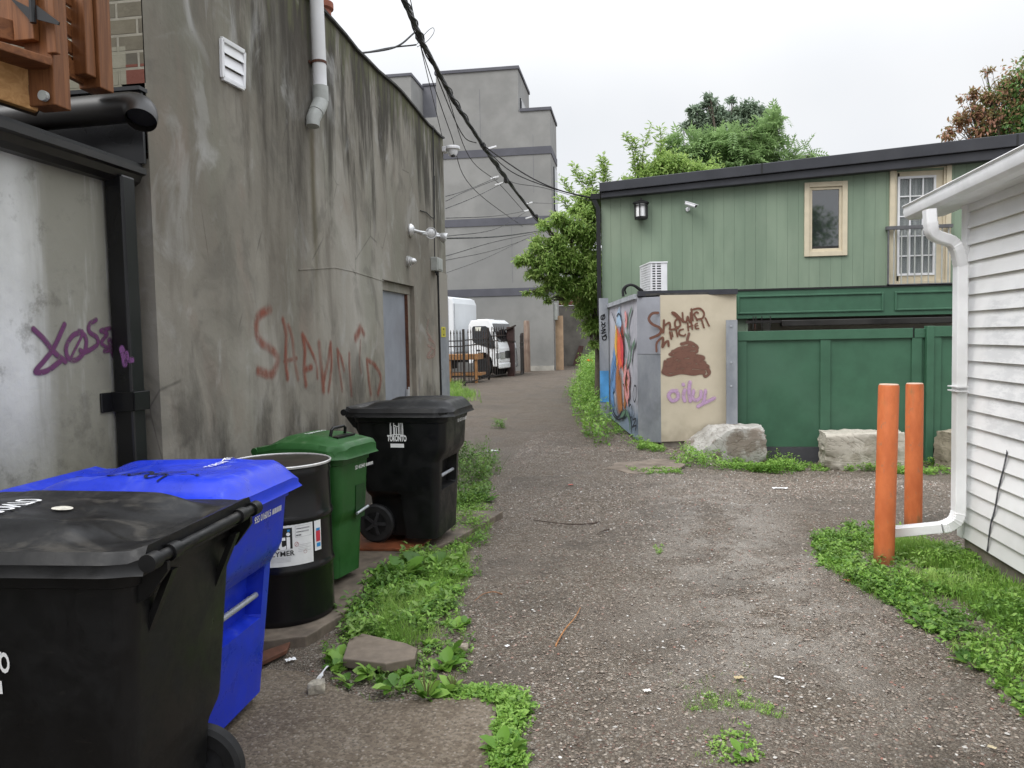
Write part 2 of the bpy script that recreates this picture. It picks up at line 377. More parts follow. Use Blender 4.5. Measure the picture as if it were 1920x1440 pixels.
# ------------------------------------------------------------------ shared materials
def stucco_mat():
    m = NT('weathered_stucco', .85, .2); p = m.pos; x, y, z = m.xyz()
    sp = m.scale(p, (1, 1, .16)); md = m.scale(p, (1, 1, .45))
    big = m.noise(m.scale(p, (1, 1, .6)), .8, 4, .55, .6); st = m.noise(sp, 2.6, 6, .6, .3); fine = m.noise(p, 26, 6, .65)
    c = m.ramp(big, (.3, (.165, .150, .122)), (.5, (.242, .224, .188)), (.7, (.34, .322, .285)))
    c = m.mix(m.mr(m.noise(md, 1.7, 4, .6, .4), .54, .68, 0, .45), c, (.225, .175, .14))            # warm patches
    c = m.mix(m.mr(m.noise(m.scale(p, (1, 1.0, .5)), 1.3, 3), .50, .70, 0, .55), c, (.185, .185, .145))            # olive patches
    mot = m.noise(m.scale(p, (1, 1, .7)), 2.2, 5, .6, .8); c = m.mix(m.mr(mot, .52, .66, 0, .5), c, (.115, .107, .09)); c = m.mix(m.mr(mot, .34, .46, .4, 0), c, (.36, .355, .335))
    c = m.mix(m.mr(st, .50, .68, 0, .5), c, (.11, .095, .075))                                       # dark runs
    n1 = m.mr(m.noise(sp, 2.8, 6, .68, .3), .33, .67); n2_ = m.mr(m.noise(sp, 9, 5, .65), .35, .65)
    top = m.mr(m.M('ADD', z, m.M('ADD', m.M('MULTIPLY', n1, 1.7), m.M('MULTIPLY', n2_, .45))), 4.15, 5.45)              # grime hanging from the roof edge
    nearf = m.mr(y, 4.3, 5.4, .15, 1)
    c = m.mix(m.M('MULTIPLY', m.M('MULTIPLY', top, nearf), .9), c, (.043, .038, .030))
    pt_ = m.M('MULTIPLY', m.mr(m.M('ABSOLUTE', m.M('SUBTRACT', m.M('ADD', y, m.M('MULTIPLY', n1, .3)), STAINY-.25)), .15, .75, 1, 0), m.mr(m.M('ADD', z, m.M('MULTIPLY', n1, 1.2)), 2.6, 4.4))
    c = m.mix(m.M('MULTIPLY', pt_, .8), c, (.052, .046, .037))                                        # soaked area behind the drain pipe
    top2 = m.mr(m.M('ADD', z, m.M('MULTIPLY', n2_, .6)), 4.35, 4.75)
    c = m.mix(m.M('MULTIPLY', top2, .55), c, (.12, .125, .06))                                         # moss under the coping
    bot = m.mr(m.M('SUBTRACT', z, m.M('MULTIPLY', m.mr(m.noise(md, 2.4, 6, .66), .34, .66), 1.15)), -.35, .75, 1, 0)
    c = m.mix(m.M('MULTIPLY', bot, .82), c, (.055, .049, .041))                                        # splash dirt at the foot
    wh = m.M('MULTIPLY', m.mr(m.noise(m.scale(p, (1, 1, .5)), 2.6, 6, .62, .9), .56, .74), m.mr(m.noise(p, 1.1, 2), .42, .6))
    c = m.mix(m.M('MULTIPLY', wh, .5), c, (.50, .50, .49))                                           # salt bloom
    dy = m.M('SUBTRACT', m.M('ADD', y, m.M('MULTIPLY', m.noise(m.scale(p, (1, 1, 1)), 2.2, 3), .07)), STAINY+.035)
    g = m.M('POWER', 2.718, m.M('MULTIPLY', m.M('MULTIPLY', dy, dy), -420.))
    run = m.M('MULTIPLY', g, m.M('MULTIPLY', m.mr(z, 1.2, 3.0), m.mr(z, STAINZ, STAINZ+.1, 1, 0)))
    c = m.mix(m.M('MULTIPLY', run, .75), c, (.075, .062, .032))
    hole = m.vor(p, 9); c = m.mix(m.mr(hole, .02, .05, .5, 0), c, (.06, .055, .05))
    cr_ = m.vor(m.scale(p, (1, 1, .5)), 1.1, 'DISTANCE_TO_EDGE')
    c = m.mix(m.M('MULTIPLY', m.mr(cr_, .0, .007, .5, 0), m.mr(m.noise(p, 2, 3), .5, .6)), c, (.05, .045, .04))
    h = m.M('ADD', m.M('MULTIPLY', fine, .5), m.M('MULTIPLY', m.noise(p, 3.5, 4), 1.6))
    return m.fin(c, .86, m.bump(h, .5, .012))
_pp = onX(-2.55, 583, 222); STAINY, STAINZ = float(_pp[1]), float(_pp[2])
M_STUCCO = stucco_mat()
def washed_mat():
    m = NT('whitewashed_render', .8, .25); p = m.pos; x, y, z = m.xyz()
    md = m.scale(p, (1, 1, .35)); n = m.noise(md, 1.25, 5, .55, .5); fine = m.noise(p, 24, 6, .65)
    c = m.ramp(m.noise(p, 2.2, 5), (.3, (.47, .47, .44)), (.7, (.66, .66, .63)))
    w = m.M('MULTIPLY', m.mr(m.M('ADD', y, m.M('MULTIPLY', n, .7)), 3.42, 3.66), .9)
    w = m.M('MULTIPLY', w, m.mr(m.noise(m.scale(p, (1, 1.6, .2)), 2.6, 5, .6), .36, .5, .35, 1))
    c = m.mix(w, c, (.21, .20, .155))
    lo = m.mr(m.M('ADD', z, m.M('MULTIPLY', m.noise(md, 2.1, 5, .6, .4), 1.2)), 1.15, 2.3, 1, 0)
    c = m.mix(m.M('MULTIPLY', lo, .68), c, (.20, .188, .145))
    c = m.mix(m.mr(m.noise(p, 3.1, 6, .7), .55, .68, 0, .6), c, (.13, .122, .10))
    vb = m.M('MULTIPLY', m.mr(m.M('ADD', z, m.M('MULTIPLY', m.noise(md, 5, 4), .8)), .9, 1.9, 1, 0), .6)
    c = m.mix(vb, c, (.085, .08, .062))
    return m.fin(c, .8, m.bump(m.M('ADD', fine, m.M('MULTIPLY', m.noise(p, 3, 3), 2)), .35, .01))
M_WASH = washed_mat()
M_ROOF = plain('bitumen_roofing', (.05, .048, .045), .85, .3, 14)
M_DARKMET = plain('black_painted_metal', (.007, .007, .008), .32, .3, 6, 0, .12, (.014, .013, .012), .45)
M_BRNMET = plain('dark_brown_gutter_metal', (.012, .010, .009), .38, .35, 7, 0, .15, (.028, .026, .023), .5)
M_FLASH = plain('dark_sheet_flashing', (.045, .046, .055), .4, .15, 5, .3, .08)
M_WHITEP = plain('white_plastic', (.72, .72, .74), .4, .05, 5, 0, .03, (.55, .55, .53))
M_GREYP = plain('grey_plastic', (.34, .35, .33), .5, .12, 8)
M_RUST = plain('rusty_brown', (.09, .035, .02), .8, .3, 30)
M_STEEL = plain('galvanised_steel', (.42, .44, .47), .45, .15, 9, .5, .06, (.28, .29, .31))
M_ALU = plain('bare_aluminium', (.6, .6, .6), .35, .12, 10, .7, .05)
M_RUBBER = plain('black_rubber', (.015, .015, .016), .7, .25, 20)
M_CONC = plain('old_concrete', (.20, .175, .145), .85, .3, 7, 0, .5, (.10, .088, .07))
M_WHITEINK = plain('white_print', (.80, .80, .80), .55, .05, 20)
M_BLACKINK = plain('black_print', (.012, .012, .012), .5, .1, 20)
M_GREYINK = plain('grey_print', (.33, .33, .33), .6, .1, 20)
M_BLUEINK = plain('blue_print', (.02, .22, .5), .5, .1, 20)
M_WIRE = plain('black_cable_sheath', (.018, .017, .017), .6, .2, 12)

def wood_mat(name, a, b, sc=(.6, 9, 9)):
    m = NT(name, .6, .3); p = m.objco(); n = m.noise(m.scale(p, sc), 3, 6, .6, 1.2); k = m.noise(p, 2.2, 4)
    c = m.mix(m.mr(n, .3, .7), a, b); c = m.mix(m.mr(k, .5, .75, 0, .6), c, tuple(q*.45 for q in a))
    kn = m.vor(m.scale(p, (1, 1, .5)), 5); c = m.mix(m.mr(kn, .03, .09, .75, 0), c, tuple(q*.25 for q in a))
    return m.fin(c, .55, m.bump(n, .25, .004))

# ------------------------------------------------------------------ ground
def gmicro(x, y):
    b = .010*np.sin(x*2.1+1.7*np.sin(y*.8))+.009*np.sin(y*1.7+2*np.sin(x*.9+1))+.005*np.sin(5.3*x+2.1*y)*np.sin(3.1*y-1.7*x)
    return b*(1-ss(-1.4, -.9, -x)*0)*ss(-2.2, -.9, x)
def gh(x, y): return gz(x, y)+gmicro(x, y)
def axis(a, b, c, d, fine, far):
    L = list(np.arange(b, c, fine)); q = fine; x = b; lo = []
    while x > a: q *= 1.35; x -= q; lo.append(max(x, a))
    x = L[-1]; q = fine; hi = []
    while x < d: q *= 1.35; x += q; hi.append(min(x, d))
    return np.array(lo[::-1]+L+hi)
gx_, gy_ = axis(-90, -3, 4.2, 90, .045, 3), axis(-40, 1.2, 14, 160, .05, 3)
GX, GY = np.meshgrid(gx_, gy_, indexing='ij'); GZ = gh(GX, GY)
GZ += .004*RNG.normal(size=GZ.shape)*((GX > -1.5) & (GX < 4) & (GY < 14))
nx_, ny_ = GX.shape; ii = np.arange(nx_*ny_).reshape(nx_, ny_)
GF = np.stack([ii[:-1, :-1], ii[1:, :-1], ii[1:, 1:], ii[:-1, 1:]], -1).reshape(-1, 4)
def ground_mat():
    m = NT('damp_gravel_dirt', .75, .35); p = m.pos; x, y, z = m.xyz()
    a = m.noise(p, .75, 5, .6, .6); b = m.noise(p, 2.3, 6, .65, .4); f = m.noise(p, 38, 8, .75); f2 = m.noise(p, 120, 3, .7)
    c = m.ramp(b, (.28, (.092, .070, .051)), (.5, (.150, .118, .089)), (.72, (.215, .176, .138)))
    dry = m.M('MULTIPLY', m.mr(a, .42, .62), .6)
    c = m.mix(dry, c, (.205, .170, .138))
    dx = m.M('SUBTRACT', x, m.M('ADD', .35, m.M('MULTIPLY', m.noise(p, .6, 3), .8))); wear = m.M('MULTIPLY', m.mr(m.M('ABSOLUTE', dx), .1, 1.0, 1, 0), m.M('MULTIPLY', m.mr(y, 2.5, 4.5), m.mr(y, 7, 10, 1, .2)))
    c = m.mix(m.M('MULTIPLY', m.M('MULTIPLY', wear, m.mr(b, .35, .6)), .6), c, (.33, .295, .255))
    c = m.mix(m.mr(f, .38, .66, 0, .6), c, (.21, .185, .16)); c = m.mix(m.mr(f, .30, .44, .65, 0), c, (.045, .036, .028))
    cov = m.mr(m.noise(p, 1.3, 4, .6, .5), .34, .56, .35, .95)
    for sc, wgt in ((170, .45), (84, .64)):
        vc = m.vor(p, sc, out='Color'); vd = m.vor(p, sc); r = m.xyz(vc)
        cc_ = m.ramp(r[0], (0., (.098, .076, .056)), (.35, (.180, .143, .104)), (.70, (.275, .228, .175)), (.90, (.41, .36, .295)), (.97, (.58, .54, .48)))
        cc_ = m.mix(m.mr(r[2], .94, .96, 0, .7), cc_, (.24, .095, .065))
        c = m.mix(m.M('MULTIPLY', cov, wgt), c, cc_)
        c = m.mix(m.M('MULTIPLY', m.mr(vd, .40, .62, 0, .45), cov), c, (.062, .049, .036))
    c = m.mix(m.M('MULTIPLY', m.M('MULTIPLY', wear, m.mr(m.noise(p, 2.2, 5, .65), .38, .58)), .62), c, (.42, .385, .34))
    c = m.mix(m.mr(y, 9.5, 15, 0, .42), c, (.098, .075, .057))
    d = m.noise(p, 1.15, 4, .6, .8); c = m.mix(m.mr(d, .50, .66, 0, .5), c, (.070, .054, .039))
    h = m.M('ADD', m.M('ADD', m.M('MULTIPLY', f, .9), m.M('MULTIPLY', f2, .5)), m.M('MULTIPLY', m.vor(p, 84), -1.2))
    return m.fin(c, m.mr(d, .35, .68, .85, .5), m.bump(h, 1., .018))
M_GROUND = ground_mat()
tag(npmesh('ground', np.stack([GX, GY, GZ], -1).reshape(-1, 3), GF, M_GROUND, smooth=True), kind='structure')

# concrete pads
def slab_mat():
    m = NT('gritty_concrete', .85, .25); p = m.pos
    b = m.noise(p, 2.6, 6, .65, .4); f = m.noise(p, 60, 6, .75); v = m.vor(p, 70); r = m.xyz(m.vor(p, 70, out='Color'))
    c = m.ramp(b, (.3, (.085, .064, .045)), (.5, (.150, .118, .085)), (.7, (.215, .178, .138)))
    c = m.mix(.4, c, m.ramp(r[0], (0., (.05, .038, .028)), (.5, (.14, .11, .08)), (1., (.27, .23, .18))))
    c = m.mix(m.mr(f, .36, .5, .7, 0), c, (.05, .042, .032))
    c = m.mix(m.M('MULTIPLY', m.mr(v, .25, .4, 1, 0), m.mr(r[0], .62, .8, 0, .6)), c, m.mix(r[1], (.16, .135, .11), (.34, .31, .27)))
    return m.fin(c, .8, m.bump(m.M('ADD', f, m.M('MULTIPLY', v, -.7)), .7, .008))
M_SLAB = slab_mat(); M_PAVE = plain('dark_damp_concrete', (.135, .108, .082), .8, .35, 8, 0, .5, (.07, .056, .042))
def slab(name, poly, top, thick, mat, label=None, seed=1):
    rr = random.Random(seed); P = []
    n = len(poly)
    for i in range(n):
        a, b = poly[i], poly[(i+1) % n]; L = math.dist(a, b); k = max(1, int(L/.07))
        for j in range(k):
            t = j/k; s = .007*(1 if j else .3); P.append((a[0]+(b[0]-a[0])*t+rr.uniform(-s, s), a[1]+(b[1]-a[1])*t+rr.uniform(-s, s)))
    mb = MB(); mb.prism([(x, y, top-thick) for x, y in P], (0, 0, thick)); o = mb.build(name, mat, bevel=.006)
    if label: o['label'] = label
    return tag(o, kind='structure')
A2 = lambda px, py: tuple(at(px, py)[:2])
slab('concrete_slab', [(-2.75, 1.0), (-.50, 1.0), A2(918, 1440), A2(934, 1316), A2(860, 1312), A2(700, 1322), A2(560, 1262), (-2.75, 3.45)], .014, .2, M_SLAB, seed=3)
slab('pavement', [(-2.75, 3.62), A2(482, 1222), A2(575, 1212), A2(640, 1172), A2(672, 1130), A2(712, 1072), A2(800, 1046), A2(850, 1026), (-1.15, 6.75), (-2.75, 6.9)], .055, .25, M_PAVE, seed=5)

# gravel: real stones on the ground
def pebbles(N, x0, x1, y0, y1, smin, smax, dens):
    P = np.stack([RNG.uniform(x0, x1, N*3), y0+(y1-y0)*RNG.random(N*3)**1.35], 1)
    k = dens(P[:, 0], P[:, 1]) > RNG.random(len(P)); P = P[k][:N]; n = len(P)
    s = smin+(smax-smin)*RNG.random(n)**3.2; s = s*(1+.05*P[:, 1])
    t = np.array([(1, 0, 0), (.45, .75, .1), (-.5, .7, 0), (-1, -.1, .1), (-.4, -.75, 0), (.55, -.65, .1), (.1, .1, .62), (-.1, 0, -.5)])
    F = [(6, 0, 1, 6), (6, 2, 3, 6)]
    tf = np.array([(0, 1, 6, 6)])
    tris = [(0, 1, 6), (1, 2, 6), (2, 3, 6), (3, 4, 6), (4, 5, 6), (5, 0, 6)]
    a = RNG.uniform(0, 2*PI, n); ca, sa = np.cos(a), np.sin(a); J = 1+.35*RNG.normal(size=(n, 8, 3))*.6
    v = t[None]*J*s[:, None, None]*np.stack([np.ones(n), RNG.uniform(.55, 1, n), RNG.uniform(.5, 1, n)], 1)[:, None]
    V = np.stack([v[..., 0]*ca[:, None]-v[..., 1]*sa[:, None]+P[:, :1], v[..., 0]*sa[:, None]+v[..., 1]*ca[:, None]+P[:, 1:2], v[..., 2]+gh(P[:, 0], P[:, 1])[:, None]+s[:, None]*.12], -1)
    F = np.array(tris)[None]+(np.arange(n)*8)[:, None, None]
    return V.reshape(-1, 3), F.reshape(-1, 3), np.repeat(RNG.random(n), 8)
SLABB = [(-2.75, 1.0), (-.50, 1.0), A2(918, 1440), A2(934, 1316), A2(860, 1312), A2(700, 1322), A2(560, 1262), (-2.75, 3.45)]
PAVB = [(-2.75, 3.62), A2(482, 1222), A2(575, 1212), A2(640, 1172), A2(672, 1130), A2(712, 1072), A2(850, 1026), (-1.15, 6.75), (-2.75, 6.9)]
def pdens(x, y):
    d = np.clip(vn(x, y, .9)*1.2-.1+.3*vn(x+3, y, 3.1), .28, 1)
    P = np.stack([x, y], 1); d = np.where(inpoly(P, SLABB) | inpoly(P, PAVB), 0, d); return d
def peb_mat():
    m = NT('mixed_gravel_stones', .6, .4)
    c = m.ramp(m.attr('rnd'), (0., (.06, .045, .034)), (.35, (.16, .122, .092)), (.62, (.235, .192, .152)), (.86, (.32, .28, .235)), (.9, (.24, .10, .07)), (.93, (.30, .27, .235)), (.985, (.38, .36, .33)), (1., (.66, .65, .62)))
    return m.fin(c, .6)
V, F, r_ = pebbles(150000, -1.6, 3.6, 2.0, 13, .0026, .0095, pdens)
tag(npmesh('gravel', V, F, peb_mat(), attrs={'rnd': r_}), 'loose damp gravel and grit covering the unpaved alley', 'gravel', kind='stuff')

# ------------------------------------------------------------------ grey stucco building
WX = -2.55; YN, YF, ZT = float(onX(WX, 280, 300)[1])-.0, float(onX(WX, 836, 500)[1]), 4.36
d0, d1 = onX(WX, 719, 600)[1], onX(WX, 778, 600)[1]; dz = float(onX(WX, 719, 524)[2])
bld = empty('stucco_building', (WX, YN, 0), 0, 'long grey stained stucco building with a grey side door beside the lane', 'building')
def ch(o, root):   # keep world coordinates under a placed empty
    o.parent = root; o.matrix_parent_inverse = Matrix.Translation(root.location).inverted() if root.rotation_euler.z == 0 else (Matrix.Translation(root.location) @ Matrix.Rotation(root.rotation_euler.z, 4, 'Z')).inverted(); return o
mb = MB(); ys = list(np.linspace(YN, d0, 14))+list(np.linspace(d0, d1, 5))[1:]+list(np.linspace(d1, YF, 9))[1:]
rr = random.Random(2); tops = [ZT+rr.uniform(-.02, .02)+.012*math.sin(y*2.3) for y in ys]
for i in range(len(ys)-1):
    a, b = ys[i], ys[i+1]; zb = dz if (a >= d0-1e-6 and b <= d1+1e-6) else -.4
    mb.add([(WX, a, zb), (WX, b, zb), (WX, b, tops[i+1]), (WX, a, tops[i])], [(0, 1, 2, 3)])
    mb.add([(WX, a, tops[i]), (WX, b, tops[i+1]), (WX-.3, b, tops[i+1]), (WX-.3, a, tops[i])], [(0, 1, 2, 3)])
DR = .10
mb.add([(WX, d0, -.4), (WX-DR, d0, -.4), (WX-DR, d0, dz), (WX, d0, dz)], [(0, 1, 2, 3)])
mb.add([(WX, d1, -.4), (WX-DR, d1, -.4), (WX-DR, d1, dz), (WX, d1, dz)], [(0, 1, 2, 3)])
mb.add([(WX, d0, dz), (WX, d1, dz), (WX-DR, d1, dz), (WX-DR, d0, dz)], [(0, 1, 2, 3)])
mb.add([(WX, YF, -.4), (WX, YF, ZT), (WX-9, YF, ZT), (WX-9, YF, -.4)], [(0, 1, 2, 3)])
mb.add([(WX, YN, -.4), (WX, YN, 3.0), (WX-.14, YN, 3.0), (WX-.14, YN, -.4)], [(0, 1, 2, 3)])
mb.add([(WX-.3, YN, ZT), (WX-.3, YF, ZT), (WX-.3, YF, ZT-.25), (WX-.3, YN, ZT-.25)], [(0, 1, 2, 3)])
wall_o = ch(mb.build('wall', M_STUCCO, fix=False), bld)
ch(MB().box((WX-9, YN+.1, ZT-.3), (WX-.3, YF-.01, ZT-.2)).build('roof', M_ROOF), bld)
mb = MB()
for i in range(len(ys)-1): mb.bar((WX-.13, ys[i], tops[i]+.014), (WX-.13, ys[i+1], tops[i+1]+.014), .32, .022)
ch(mb.build('roof_edge', M_ROOF), bld)
# brick end wall facing the camera
def brick_mat():
    m = NT('old_painted_brick', .85, .2); x, y, z = m.xyz(); p = m.pos
    v = m.vec(x, z, 0.); t = m.n('ShaderNodeTexBrick'); m.put(t.inputs['Vector'], v); t.inputs['Scale'].default_value = 1
    t.inputs['Brick Width'].default_value = .235; t.inputs['Row Height'].default_value = .088; t.inputs['Mortar Size'].default_value = .008; t.inputs['Mortar Smooth'].default_value = .25
    t.inputs['Bias'].default_value = 0; m.put(t.inputs['Color1'], (.135, .118, .082)); m.put(t.inputs['Color2'], (.070, .064, .052)); m.put(t.inputs['Mortar'], (.23, .215, .175))
    n = m.noise(p, 14, 6, .7); c = m.mix(m.mr(n, .4, .65, 0, .4), t.outputs['Color'], (.15, .135, .10))
    zp = float(onY(YN, 240, 86)[2]); par = m.M('MULTIPLY', m.mr(x, WX-.115, WX-.105, 1, 0), m.mr(z, zp-.004, zp+.004, 1, 0))                      # cement parging lower down
    c = m.mix(par, c, m.mix(n, (.15, .14, .10), (.25, .24, .19)))
    red = m.M('MULTIPLY', m.M('MULTIPLY', m.mr(x, WX-.115, WX-.11), m.mr(z, zp-.10, zp-.095, 1, 0)), t.outputs['Fac'])
    red = m.M('MULTIPLY', m.M('MULTIPLY', m.mr(x, WX-.115, WX-.11), m.mr(z, zp-.10, zp-.095, 1, 0)), m.M('SUBTRACT', 1., t.outputs['Fac']))
    c = m.mix(m.M('MULTIPLY', red, .9), c, (.13, .04, .028))
    return m.fin(c, .85, m.bump(m.M('ADD', m.M('MULTIPLY', t.outputs['Fac'], -1.), m.M('MULTIPLY', n, .5)), .8, .012))
ch(MB().add([(WX-.006, YN, 2.6), (WX-5, YN, 2.6), (WX-5, YN, 7), (WX-.006, YN, 7)], [(0, 1, 2, 3)]).build('brick_wall', brick_mat(), fix=False), bld)
ch(MB().box((WX-5, YN+.005, ZT-.1), (WX-.004, YN+1.5, 6.9)).build('upper_storey', M_STUCCO), bld).hide_render = False
# door
dr = MB().box((WX-DR-.03, d0+.0, -.1), (WX-DR+.015, d1-.13, dz-.10)).build('door', plain('grey_door_paint', (.225, .24, .27), .5, .08, 5, 0, .06, (.17, .175, .19))); ch(dr, bld)
mb = MB().bar((WX-DR+.02, d1-.16, .95), (WX-DR+.05, d1-.16, .95), .04, .14).bar((WX-DR+.05, d1-.16, .88), (WX-DR+.05, d1-.16, 1.05), .02, .02)
h_ = mb.build('handle', M_ALU, bevel=.004); h_.parent = dr
mb = MB().box((WX-DR-.02, d0, dz-.10), (WX-DR+.05, d1, dz-.002)).box((WX-DR-.02, d1-.12, -.1), (WX-DR+.05, d1-.002, dz-.102))
ch(mb.build('door_frame', M_STUCCO, bevel=.005), bld)
ch(MB().box((WX-DR-.02, d1-.128, -.1), (WX-DR+.052, d1-.121, dz-.101)).build('door_jamb', M_RUST), bld)
# painted metal corner guard and tar seam
e0, e1 = onX(WX, 822, 600)[1], YF
z0_, z1_ = 0., float(onX(WX, 830, 512)[2])
mb = MB().box((WX-.01, e0, -.3), (WX+.012, e1+.012, z1_)).box((WX-.25, e1, -.3), (WX-.011, e1+.012, z1_))
def guard_mat():
    m = NT('scuffed_grey_sheet_metal', .5, .4); p = m.pos; x, y, z = m.xyz(); n = m.noise(p, 5, 6, .65)
    c = m.mix(m.mr(n, .35, .65), (.20, .215, .235), (.27, .285, .30))
    c = m.mix(m.mr(m.M('ADD', z, m.M('MULTIPLY', n, .5)), 1.85, 2.15), c, (.30, .275, .24))
    return m.fin(c, .5, m.bump(n, .2, .004), .1)
ch(mb.build('corner_guard', guard_mat()), bld)
ch(MB().tube([(WX+.012, e0-.008, -.1), (WX+.014, e0, .9), (WX+.013, e0-.012, 1.7), (WX+.012, e0-.005, z1_)], .012, 6).build('sealant_seam', M_BLACKINK), bld)
ch(MB().lathe([(.055, 0), (.06, .01), (.055, .02)], 6, (0, 0, 0)).build('bolt_head', M_RUST), bld).scale = (.2, .2, .2)
bpy.data.objects['bolt_head'].matrix_parent_inverse = Matrix(); bpy.data.objects['bolt_head'].location = (.02, e0+.04-YN, 1.2)

def P_(mat, name, ax, val, strokes, label, parent, nrm, off=.004, k=6):
    o = sprayed(name, strokes, (lambda a, b: on(ax, val, a, b)), nrm, mat, None, label, off); return ch(o, parent)
# red tag on the stucco
k5 = lambda L, s=3.6, ox=400, oy=380: [(ox+a/s, oy+b/s) for a, b in L]
R_ = [([(378, 722), (345, 735), (300, 770), (288, 850), (310, 930), (380, 985), (430, 1040), (420, 1110), (385, 1160), (300, 1135)], .075),
      ([(468, 790), (490, 900), (485, 1050), (498, 1185)], .055), ([(505, 830), (530, 920), (545, 1060), (568, 1190)], .05), ([(478, 1070), (560, 1050)], .04),
      ([(600, 895), (615, 1000), (610, 1120), (622, 1230)], .06), ([(600, 890), (640, 960), (690, 1080), (700, 1180)], .045), ([(608, 1130), (660, 1110)], .06),
      ([(712, 950), (722, 1080), (742, 1265)], .075), ([(790, 950), (770, 1080), (745, 1200), (738, 1260)], .06), ([(790, 950), (795, 1100), (775, 1270)], .05),
      ([(835, 990), (845, 1100), (868, 1270)], .045), ([(835, 990), (862, 1050), (880, 1130)], .05), ([(916, 1020), (918, 1120), (930, 1300)], .05),
      ([(990, 850), (960, 910)], .10), ([(990, 840), (1015, 885)], .07), ([(992, 930), (985, 1080), (995, 1150)], .03),
      ([(1035, 1060), (1045, 1170), (1060, 1290)], .06), ([(1035, 1060), (1090, 1100), (1128, 1180), (1110, 1290)], .06)]
P_(spray('faded_red_spray_paint', (.26, .058, .032), .9, .62, streak=.5), 'graffiti', 0, WX, [(k5(a), w*1.35) for a, w in R_], 'faded dripping red spray-painted lettering', bld, (1, 0, 0))
R2 = [([(1450, 790), (1440, 870), (1470, 920), (1475, 980), (1440, 1040), (1490, 1030), (1490, 950), (1450, 920)], .06), ([(1445, 960), (1490, 1000), (1450, 1050)], .05)]
P_(spray('rubbed_pink_paint', (.33, .22, .18), .9, .6), 'graffiti', 0, WX, [(k5(a), w) for a, w in R2], 'rubbed pinkish scribble', bld, (1, 0, 0))
# ridge crack in the render: a real shallow ledge
ch(MB().tube([onX(WX, *q) for q in [(560, 506), (628, 501.5), (662, 509), (700, 521), (719, 527)]], .006, 5).build('render_ridge', M_STUCCO), bld)

# fixtures on the stucco wall -------------------------------------------------
def wp(px, py, d=0.): q = onX(WX, px, py); return Vector((WX+d, float(q[1]), float(q[2])))
# louvre vent (leaning quadrilateral as mounted)
c4 = [wp(412, 73), wp(454, 98), wp(453, 166), wp(414, 146)]
vent = empty('wall_vent', (WX, c4[0].y, c4[3].z), 0, 'white painted louvred vent high on the stained stucco wall', 'vent')
mb = MB()
for a, b in ((0, 1), (1, 2), (2, 3), (3, 0)): mb.bar(c4[a]+Vector((.012, 0, 0)), c4[b]+Vector((.012, 0, 0)), .022, .03, (0, 1, 0))
ch(mb.build('frame', M_WHITEP, bevel=.003), vent)
for i in range(3):
    t0, t1 = i/3, (i+1)/3; a, b = c4[0].lerp(c4[3], t0+.02), c4[1].lerp(c4[2], t0+.02); c, d = c4[1].lerp(c4[2], t1), c4[0].lerp(c4[3], t1)
    o = Vector((.006, 0, 0)); q = Vector((.024, 0, 0))
    ch(MB().prism([a+o, b+o, c+q, d+q], (-.006, 0, 0)).build('louvre', M_WHITEP), vent)
# white drain pipe
pt = wp(577, 0, .075); pb = wp(584, 168, .075)
top = pb+(pt-pb)*1.6
dp = empty('drain_pipe', (WX, pb.y, pb.z), 0, 'white plastic drain pipe with grey elbow ending high on the stucco wall', 'pipe')
ch(MB().tube([top, pb], .055, 20).build('pipe', M_WHITEP, smooth=True), dp)
mb = MB().tube([pb+Vector((0, 0, .02)), pb-Vector((0, 0, .10))], .064, 20)
e_ = pb-Vector((0, 0, .10)); mb.tube([e_, e_+Vector((.0, -.03, -.04)), e_+Vector((-.01, -.08, -.11))], .062, 20); g0 = e_+Vector((-.01, -.08, -.11))
mb.tube([g0, g0+Vector((-.01, -.04, -.06)), g0+Vector((-.01, -.05, -.12))], [.058, .056, .052], 20)
ch(mb.build('elbow', M_GREYP, smooth=True), dp)
q_ = pb+(pt-pb)*.28; mb = MB().tube([q_, q_+Vector((0, 0, .02))], .060, 20).bar(q_+Vector((-.06, 0, .01)), q_+Vector((-.07, .0, .01)), .1, .02); ch(mb.build('strap', M_RUST, smooth=True), dp)
# twin floodlight
fl = wp(768, 432)
L = empty('floodlight', (WX, fl.y, fl.z), 0, 'twin head aluminium floodlight on the stucco wall above the door', 'light')
ch(MB().lathe([(0, .0), (.075, .0), (.078, .02), (.06, .045), (.03, .06), (0, .06)], 20, (WX, fl.y, fl.z), 'x').build('base', M_ALU, smooth=True), L)
def lamp_head(c, d, name):
    d = Vector(d).normalized(); u = d.cross(Vector((0, 0, 1))).normalized(); w = u.cross(d); mb = MB(); k = []
    for r, z in [(.0, -.10), (.03, -.10), (.035, -.05), (.05, -.03), (.068, .03), (.07, .04), (.06, .04)]: k.append([Vector(c)+d*z+(u*math.cos(a)+w*math.sin(a))*r for a in [2*PI*j/18 for j in range(18)]])
    mb.loft(k, cap=False); o = mb.build(name, M_ALU, smooth=True); 
    mb = MB(); mb.loft([[Vector(c)+d*z+(u*math.cos(a)+w*math.sin(a))*r for a in [2*PI*j/18 for j in range(18)]] for r, z in [(.062, .028), (.045, .042), (.02, .05), (.001, .052)]], cap=False)
    g = mb.build('lens', plain('frosted_lamp_glass', (.6, .6, .6), .1, .05, 5, .2)); g.parent = o; return o
f2, f3 = wp(781, 438, .17), wp(797, 445, .20)
ch(MB().tube([fl+Vector((.05, 0, 0)), fl+Vector((.11, .02, -.02)), f2+Vector((-.03, 0, 0))], .018, 10).tube([fl+Vector((.05, 0, 0)), fl+Vector((.12, .12, -.03)), f3], .018, 10).build('arm', M_ALU, smooth=True), L)
